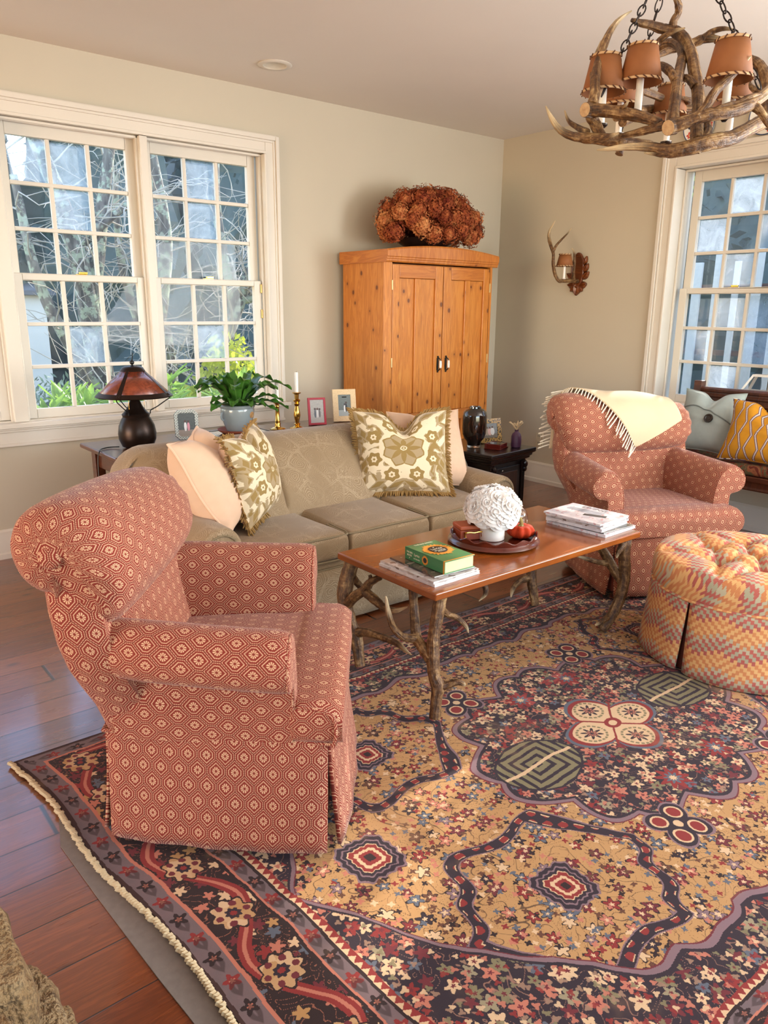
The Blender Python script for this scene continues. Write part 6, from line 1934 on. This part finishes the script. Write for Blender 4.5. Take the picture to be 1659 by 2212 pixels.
# ------------------------------------------------------------ fieldstone hearth at the lower left
t = thing('stone_hearth', 'rough fieldstone hearth corner at the lower left edge of the picture', 'hearth', (-4.925, -3.43, 0))
rnd = random.Random(2)
def rock(c, d, seed):
    bm = bmesh.new(); bmesh.ops.create_cube(bm, size=1.0)
    bmesh.ops.subdivide_edges(bm, edges=bm.edges, cuts=14, use_grid_fill=True)
    for v in bm.verts:
        p = Vector((v.co.x*d[0], v.co.y*d[1], v.co.z*d[2]))
        e = [abs(v.co[i])*2 for i in range(3)]
        r = (sum(q**6 for q in e))**(1/6)
        p *= (1/max(r, .5))**.75*1.02
        nz = mnoise.fractal(p*9+Vector((seed*3.1, 0, 0)), 1.0, 2.0, 4)
        v.co = p*(1+.12*nz+.03*mnoise.noise(p*40))+Vector((mnoise.noise(p*5+Vector((seed, 1, 2))), mnoise.noise(p*5+Vector((seed, 7, 2))), mnoise.noise(p*5+Vector((seed, 1, 9)))))*.012
        v.co += Vector(c)
    me = bpy.data.meshes.new('fieldstone'); bm.to_mesh(me); bm.free()
    me.polygons.foreach_set('use_smooth', [True]*len(me.polygons)); me.set_sharp_from_angle(angle=R(50)); me.materials.append(STONE)
    o = bpy.data.objects.new('fieldstone', me); COL.objects.link(o); o.parent = t
OB = Vector((-4.95, -3.47, 0))
for i, (x, y, z, a, c, e) in enumerate(((-4.700, -3.34, .035, .17, .20, .065), (-4.72, -3.54, .04, .20, .20, .075), (-4.760, -3.31, .125, .22, .24, .105), (-4.79, -3.54, .12, .22, .22, .09), (-4.835, -3.27, .255, .27, .28, .145), (-4.86, -3.54, .235, .25, .24, .13), (-4.93, -3.12, .05, .24, .18, .09), (-4.96, -3.12, .155, .24, .20, .11))):
    rock((x-OB.x, y-OB.y, z), (a, c, e), i)
b = MB(); b.loft([[(-.35, -.30, z), (.195-.45*z, -.30, z), (.195-.45*z, .20-.1*z, z), (-.35, .34, z)] for z in (.003, .14, .24)], True, True, True); b.build('mortar_core', MORTAR, t, bevel=.01)
# ------------------------------------------------------------ glass case on the right window stool
t = thing('glass_terrarium', 'white-framed glass plant case with sloping lid on the right window sill', 'terrarium', (0.0, -2.40, .757))
def edge(mb, p, q, r=.0065):
    p = Vector(p); q = Vector(q); d = q-p; L = d.length
    mb.box((p+q)/2, (r*2, r*2, L), d.to_track_quat('Z', 'Y').to_matrix())
x0, x1, ya, yb = -.048, .060, .225, -.225
z1, z2 = .135, .235; xi = .022
b = MB()
low = [(x0, ya), (x0, yb), (x1, yb), (x1, ya)]; top = [(-xi, ya-.055), (-xi, yb+.055), (xi+.01, yb+.055), (xi+.01, ya-.055)]
for i in range(4):
    a, c = low[i], low[(i+1) % 4]; e, f = top[i], top[(i+1) % 4]
    edge(b, (*a, .008), (*c, .008)); edge(b, (*a, z1), (*c, z1)); edge(b, (*a, .008), (*a, z1)); edge(b, (*a, z1), (*e, z2)); edge(b, (*e, z2), (*f, z2))
b.build('case_frame', m_plain('chalky_white_paint', (226, 218, 206), .6), t)
b = MB()
for i in range(4):
    a, c = low[i], low[(i+1) % 4]; e, f = top[i], top[(i+1) % 4]
    b.quad([(*a, .008), (*c, .008), (*c, z1), (*a, z1)]); b.quad([(*a, z1), (*c, z1), (*f, z2), (*e, z2)])
b.build('case_panes', PANE, t, smooth=0)
b = MB(); b.tube([(x0-.002, -.02, .160), (x0-.022, -.02, .160)], .005, 8); b.ball((x0-.026, -.02, .160), .010, 8, (.6, 1.6, .7)); b.build('lid_knob', IRON, t)

# ------------------------------------------------------------ the garden outside
GZ = -.35
def m_leaf(name, c1, c2, tr=.35, rough=.5):
    global NT
    m = bpy.data.materials.new(name); m.use_nodes = True; NT = m.node_tree
    out = NT.nodes['Material Output']; pb = NT.nodes['Principled BSDF']; pb.inputs['Roughness'].default_value = rough
    n = noise(objc(), 3.0, 3); n2 = noise(objc(), 40.0, 1)
    c = mixc(n*.6+n2*.5, c1, c2)
    NT.links.new(c.s, pb.inputs[0])
    tl = NT.nodes.new('ShaderNodeBsdfTranslucent'); NT.links.new(c.s, tl.inputs[0])
    mx = NT.nodes.new('ShaderNodeMixShader'); mx.inputs[0].default_value = tr
    NT.links.new(pb.outputs[0], mx.inputs[1]); NT.links.new(tl.outputs[0], mx.inputs[2]); NT.links.new(mx.outputs[0], out.inputs[0])
    return m
EVERG = m_leaf('evergreen_needles', lin((34, 46, 40)), lin((72, 86, 74)), .15)
BRIGHT = m_leaf('bright_strap_leaves', lin((104, 150, 50)), lin((186, 214, 104)), .5, .35)
YELLOW = m_leaf('yellow_green_leaves', lin((150, 170, 40)), lin((226, 226, 90)), .5, .4)
VINE = m_leaf('lime_vine_leaves', lin((120, 160, 50)), lin((200, 216, 110)), .5, .4)
def _bark():
    o = objc(); n = noise(o, 9.0, 4, .65); n2 = noise(scalev(o, 1, 1, .25), 22.0, 4)
    v = voro(o, 13.0, 'SMOOTH_F1', 1.0, '3D')['Distance']
    c = ramp(n2, [(.3, lin((64, 58, 52))), (.55, lin((112, 104, 94))), (.75, lin((150, 142, 128)))])
    c = mixc(step(.50, .58, n)*.85, c, lin((170, 178, 150)))
    c = mixc(step(.30, .18, v)*.5, c, lin((196, 202, 178)))
    return dict(color=c, height=n2+n, bump=.5, dist=.02)
BARK = mat('lichen_bark', rough=.9, fn=_bark)
TWIG = m_plain("pale_bare_twigs", (182, 172, 156), .7, var=.25)
def _ground():
    n = noise(objc(), 1.2, 4); n2 = noise(objc(), 14.0, 3)
    return dict(color=ramp(n*.6+n2*.4, [(.3, lin((52, 50, 36))), (.5, lin((88, 82, 54))), (.7, lin((110, 112, 66)))]))
b = MB(); b.grid(lambda a, c: (-14+34*a, -9+28*c, GZ-.02), 8, 8)
g = b.build('garden_ground', mat('leaf_litter_ground', rough=.95, fn=_ground), smooth=0); g['kind'] = 'structure'

def leaves(mb, cen, rad, n, size, rnd, up=0.0, shell=.5, aspect=.45):
    cen = Vector(cen)
    for k in range(n):
        while True:
            p = Vector((rnd.uniform(-1, 1), rnd.uniform(-1, 1), rnd.uniform(-1, 1)))
            if shell < p.length < 1: break
        q = Vector((p.x*rad[0], p.y*rad[1], p.z*rad[2]))
        d = Vector((rnd.gauss(0, 1), rnd.gauss(0, 1), rnd.gauss(up, 1))).normalized()
        g = d.orthogonal().normalized(); g.rotate(Matrix.Rotation(rnd.uniform(0, 6.28), 3, d))
        s = size*rnd.uniform(.6, 1.3)
        c = cen+q
        mb.quad([c, c+d*s*.5+g*s*aspect*.5, c+d*s, c+d*s*.5-g*s*aspect*.5])
def evergreen(label, x, y, h, r, seed, n=3400, group=None):
    t = thing('evergreen_tree', label, 'tree', (x, y, GZ), 0, group)
    rnd = random.Random(seed)
    b = MB(); b.tube([(0, 0, 0), (.03, 0, h*.5), (0, 0, h*.95)], [r*.10, r*.07, .03], 8); b.build('trunk', BARK, t)
    b = MB()
    for k in range(24):
        f = rnd.random(); z = h*(.04+.94*f); rr = r*(1.0-.5*f**2)
        a = rnd.uniform(0, 6.28); q = rr*rnd.uniform(.25, .8)
        leaves(b, (q*math.cos(a), q*math.sin(a), z), (rr*.62, rr*.62, h*.085), n//24, .20, rnd, .1, .1, .42)
    core = []
    for k in range(13):
        f = k/12; rr = r*(1.0-.45*f**2)*.92+.02
        core.append([(rr*(1+.22*mnoise.noise(Vector((math.cos(2*PI*j/22)*2.2+seed, math.sin(2*PI*j/22)*2.2, f*9))))*math.cos(2*PI*j/22), rr*(1+.22*mnoise.noise(Vector((math.cos(2*PI*j/22)*2.2+seed, math.sin(2*PI*j/22)*2.2, f*9))))*math.sin(2*PI*j/22), h*(.03+.95*f)) for j in range(22)])
    b.loft(core, True, True, True)
    b.build('foliage', EVERG, t, smooth=0)
    return t
for i, (x, y, h, r, lab) in enumerate(((-5.0, 9.0, 4.7, 1.5, 'dark evergreen at the far left beyond the pale house'), (-2.7, 8.6, 5.4, 1.7, 'dark evergreen behind the pale neighbouring house corner'), (-.4, 8.0, 4.5, 1.6, 'dark evergreen behind the lichen-covered trunks'),
                                    (1.9, 8.4, 4.7, 1.7, 'dark evergreen filling the middle of the second window'), (4.2, 8.0, 4.6, 1.7, 'dark evergreen at the right side of the second window'), (6.4, 7.6, 4.4, 1.6, 'dark evergreen farthest right beyond the second window'))):
    evergreen(lab, x, y, h, r, 40+i, 3000, 'evergreens behind the garden')
for i, (x, y, h, r, lab) in enumerate(((5.4, .9, 5.4, 1.5, 'tall dark evergreen at the left in the right-hand window'), (5.9, -1.5, 5.8, 1.6, 'tall dark evergreen in the middle of the right-hand window'), (5.4, -3.9, 5.6, 1.6, 'tall dark evergreen past the right picture edge'), (3.0, -6.6, 4.6, 1.4, 'dark evergreen by the side windows behind the camera'))):
    evergreen(lab, x, y, h, r, 60+i, 3600, 'evergreens beyond the right window')

def bare_tree(label, base, limbs, seed, ntw, spread):
    t = thing('bare_tree', label, 'tree', base)
    O = Vector(base); rnd = random.Random(seed)
    b = MB()
    for lb in limbs:
        q = spline(lb, 6); b.tube([Vector(p[:3])-O for p in q], [p[3] for p in q], 10)
    b.build('trunk', BARK, t, smooth=60)
    b = MB()
    nodes = []
    for lb in limbs:
        q = spline(lb, 6); nodes += [Vector(p[:3])-O for p in q if p[2] > .55]
    for k in range(ntw):
        p = rnd.choice(nodes).copy()
        d = Vector((rnd.uniform(-1, 1), rnd.uniform(-.8, .5), rnd.uniform(-.25, 1.0))).normalized()
        pts = [p.copy()]; L = rnd.uniform(.5, 1.0)*spread
        for s in range(7):
            d = (d+Vector((rnd.gauss(0, .42), rnd.gauss(0, .3), rnd.gauss(-.05, .40)))).normalized()
            p = p+d*L/6; pts.append(p.copy())
            if s in (1, 2, 3, 4) and rnd.random() < .8:
                e = (d+Vector((rnd.gauss(0, .7), rnd.gauss(0, .5), rnd.gauss(0, .6)))).normalized()
                b.tube([p, p+e*L*.16+Vector((0, 0, .01)), p+e*L*.34+Vector((rnd.gauss(0, .03), 0, rnd.gauss(0, .04)))], [.0038, .0028, .0014], 4, False)
        b.tube(pts, [.009, .0075, .006, .005, .004, .0032, .0024, .0014], 5, False)
    b.build('bare_twigs', TWIG, t, smooth=60)
    return t
bare_tree('lichen-spotted bare tree trunk in the middle of the left-hand full window', (-2.42, 2.6, GZ),
          [[(-2.42, 2.6, GZ, .13), (-2.44, 2.6, .6, .115), (-2.50, 2.6, 1.2, .10), (-2.56, 2.62, 1.8, .085), (-2.75, 2.6, 2.5, .065), (-3.1, 2.6, 3.3, .04)],
           [(-2.52, 2.6, 1.3, .075), (-2.40, 2.62, 1.75, .065), (-2.30, 2.6, 2.3, .055), (-2.1, 2.6, 3.2, .035)],
           [(-2.46, 2.55, .5, .07), (-2.72, 2.5, 1.0, .055), (-2.95, 2.5, 1.6, .045), (-3.05, 2.5, 2.4, .03)],
           [(-2.54, 2.6, 1.9, .05), (-2.2, 2.5, 2.2, .035), (-1.9, 2.45, 2.35, .022)]], 3, 60, 1.2)
bare_tree('pale mottled bare tree with a twin trunk beside the window mullion', (-1.86, 2.9, GZ),
          [[(-1.86, 2.9, GZ, .12), (-1.84, 2.9, .5, .11), (-1.80, 2.9, 1.05, .095), (-1.70, 2.9, 1.5, .08), (-1.62, 2.9, 2.1, .065), (-1.75, 2.9, 3.1, .04)],
           [(-1.80, 2.9, .9, .06), (-2.0, 2.85, 1.35, .045), (-2.12, 2.8, 1.9, .035), (-2.1, 2.8, 2.6, .02)],
           [(-1.66, 2.95, .0, .07), (-1.62, 2.95, .7, .06), (-1.66, 2.95, 1.2, .05)]], 8, 50, 1.1)
bare_tree('bare tree leaning to the right across the second window', (-1.42, 2.5, GZ),
          [[(-1.42, 2.5, GZ, .10), (-1.40, 2.5, .5, .09), (-1.28, 2.5, .95, .08), (-1.10, 2.5, 1.35, .07), (-.92, 2.5, 1.72, .06), (-.62, 2.5, 2.15, .05), (-.2, 2.5, 2.6, .03)],
           [(-1.12, 2.5, 1.3, .055), (-1.20, 2.5, 1.8, .05), (-1.26, 2.5, 2.4, .04), (-1.2, 2.5, 3.2, .025)],
           [(-1.05, 2.5, 1.45, .05), (-.70, 2.45, 1.52, .035), (-.35, 2.4, 1.75, .022)]], 12, 64, 1.2)
bare_tree('dark slim bare tree at the right edge of the second window', (.28, 3.6, GZ),
          [[(.28, 3.6, GZ, .10), (.26, 3.6, 1.0, .085), (.30, 3.6, 2.0, .07), (.26, 3.6, 3.6, .04)],
           [(.27, 3.6, .6, .05), (-.05, 3.55, 1.1, .035), (-.3, 3.5, 1.35, .02)]], 15, 36, 1.2)
bare_tree('thin bare tree seen through the leftmost window sliver', (-4.3, 2.6, GZ),
          [[(-4.3, 2.6, GZ, .09), (-4.25, 2.6, .9, .075), (-4.35, 2.6, 1.9, .055), (-4.3, 2.6, 3.2, .03)]], 19, 40, 1.1)

def strap_shrub(label, x, y, h, r, n, seed, mt, leaf=.20, group=None):
    t = thing('broadleaf_shrub', label, 'shrub', (x, y, GZ), 0, group); rnd = random.Random(seed)
    b = MB(); bl = MB()
    for k in range(n):
        a = rnd.uniform(0, 6.28); q = r*math.sqrt(rnd.random()); hh = h*rnd.uniform(.55, 1.0)*(1-.25*(q/r)**2)
        top = Vector((q*math.cos(a), q*math.sin(a), hh))
        b.tube([(q*.3*math.cos(a), q*.3*math.sin(a), 0), top*.6, top], [.012, .009, .005], 5, False)
        for m in range(9):
            an = m*2.4+rnd.uniform(-.3, .3); el = rnd.uniform(.15, 1.1)
            d = Vector((math.cos(an)*math.cos(el), math.sin(an)*math.cos(el), math.sin(el))); g = d.cross(Vector((0, 0, 1))).normalized(); L = leaf*rnd.uniform(.7, 1.15); w = L*.13
            nn = g.cross(d)
            p = top-Vector((0, 0, rnd.uniform(0, .10)))
            rows = [[p+d*L*s+g*w*ww*e+nn*(.0-.25*L*s*s*.5+.01*abs(e)) for e in (-1, 0, 1)] for s, ww in ((0, .25), (.25, .85), (.55, 1.0), (.82, .6), (1.0, .05))]
            bl.loft(rows, False)
    b.build('stems', TWIG, t); bl.build('leaves', mt, t, smooth=80)
for i, (x, y, h, lab) in enumerate(((-4.35, .95, 1.22, 'bright green strap-leaved shrub under the leftmost window sliver'), (-3.65, 1.0, 1.24, 'bright green strap-leaved shrub at the lower left of the first full window'), (-3.05, 1.1, 1.24, 'bright green strap-leaved shrub behind the table lamp'), (-2.45, 1.05, 1.20, 'bright green strap-leaved shrub at the lower left of the second window'), (-1.85, 1.15, 1.16, 'bright green strap-leaved shrub behind the potted fern'))):
    strap_shrub(lab, x, y, h, .38, 44, 70+i, BRIGHT, .20, 'strap-leaved shrubs under the windows')
t = thing('yellow_shrub', 'sunlit yellow-green shrub at the lower right of the second window', 'shrub', (-1.55, 2.0, GZ))
b = MB(); rnd = random.Random(5)
for k in range(14):
    leaves(b, (rnd.uniform(-.35, .5), rnd.uniform(-.3, .3), rnd.uniform(.45, 1.32)), (.24, .22, .17), 130, .085, rnd, .5, .3, .55)
b.build('foliage', YELLOW, t, smooth=0)
b = MB()
for k in range(7): b.tube([(.05*k-.15, 0, 0), (.1*k-.3, .02*k, .6), (.14*k-.4, 0, 1.05)], [.014, .010, .004], 5, False)
b.build('stems', TWIG, t)
t = thing('low_bluegreen_shrub', 'hazy blue-green low evergreen shrub in front of the dark trees', 'shrub', (-.9, 4.6, GZ))
b = MB(); rnd = random.Random(6)
for k in range(16): leaves(b, (rnd.uniform(-1.6, 2.0), rnd.uniform(-.4, .4), rnd.uniform(.1, .75)), (.45, .4, .25), 130, .11, rnd, .4, .2, .3)
b.build('foliage', m_leaf('blue_green_needles', lin((74, 92, 80)), lin((130, 146, 122)), .2), t, smooth=0)
# neighbouring house seen past the trunks
t = thing('neighbour_house', 'pale rendered house corner seen through the lower left panes', 'house', (-2.62, 6.4, GZ))
b = MB(); b.box((-.35, .6, .93), (2.3, 1.2, 1.86)); b.build('wall', m_plain('white_render', (214, 208, 196), .9, var=.06, sc=3), t)
b = MB(); b.loft([[(-1.7, -.12, 1.865), (.92, -.12, 1.865), (.92, 1.25, 2.0), (-1.7, 1.25, 2.0)], [(-1.7, -.12, 1.92), (.92, -.12, 1.92), (.92, 1.25, 2.06), (-1.7, 1.25, 2.06)]], True, True, True); b.build('roof', m_plain('grey_slate', (92, 92, 96), .8), t, smooth=0)
# white pickets and a vine beyond the right window
t = thing('garden_fence', 'tall white picket fence with dark rails beyond the right window', 'fence', (2.2, -.9, GZ))
FW = m_plain('white_fence_paint', (226, 224, 216), .7)
for k in range(17):
    y = 1.5-.19*k; w = .055 if k % 3 else .085
    b = MB(); b.box((0, y, 1.1+.05*(k % 2)), (.03, w, 2.15+.1*(k % 2))); b.build('picket', FW, t, bevel=.004)
for z in (.75, 1.35, 1.95):
    b = MB(); b.box((.035, 0, z), (.035, 3.5, .05)); b.build('rail', OAK, t)
t = thing('climbing_vine', 'lime green climbing vine with pink blooms at the left side of the right window', 'vine', (1.35, -.62, GZ))
b = MB(); rnd = random.Random(9)
pts = [(0, .05, 0), (.0, 0, .6), (-.02, .06, 1.2), (.03, -.02, 1.8), (0, .08, 2.4), (0, .0, 2.9)]
b.tube(spline(pts, 5), .012, 6); b.build('stem', TWIG, t)
b = MB()
for z, n, r in ((1.55, 60, .16), (1.75, 50, .20), (1.95, 24, .12), (2.45, 70, .18), (2.7, 60, .2), (1.35, 40, .10)):
    leaves(b, (0, rnd.uniform(-.10, .02), z), (.12, r, .13), n, .085, rnd, .2, .1, .75)
b.build('foliage', VINE, t, smooth=0)
b = MB()
for k in range(9): b.ball((-.05, rnd.uniform(-.2, .1), rnd.choice((1.62, 2.5, 2.62, 1.9))+rnd.uniform(-.08, .08)), .022, 6)
b.build('blossom', m_plain('pink_bloom', (214, 110, 120), .7), t)
t = thing('dark_shrub', 'dark blue-green shrub low behind the bench in the right window', 'shrub', (1.3, -1.1, GZ))
b = MB(); rnd = random.Random(10)
for k in range(12): leaves(b, (rnd.uniform(-.2, .3), rnd.uniform(-.7, .7), rnd.uniform(.3, 1.0)), (.3, .3, .2), 150, .10, rnd, .3, .1, .35)
b.build('foliage', EVERG, t, smooth=0)
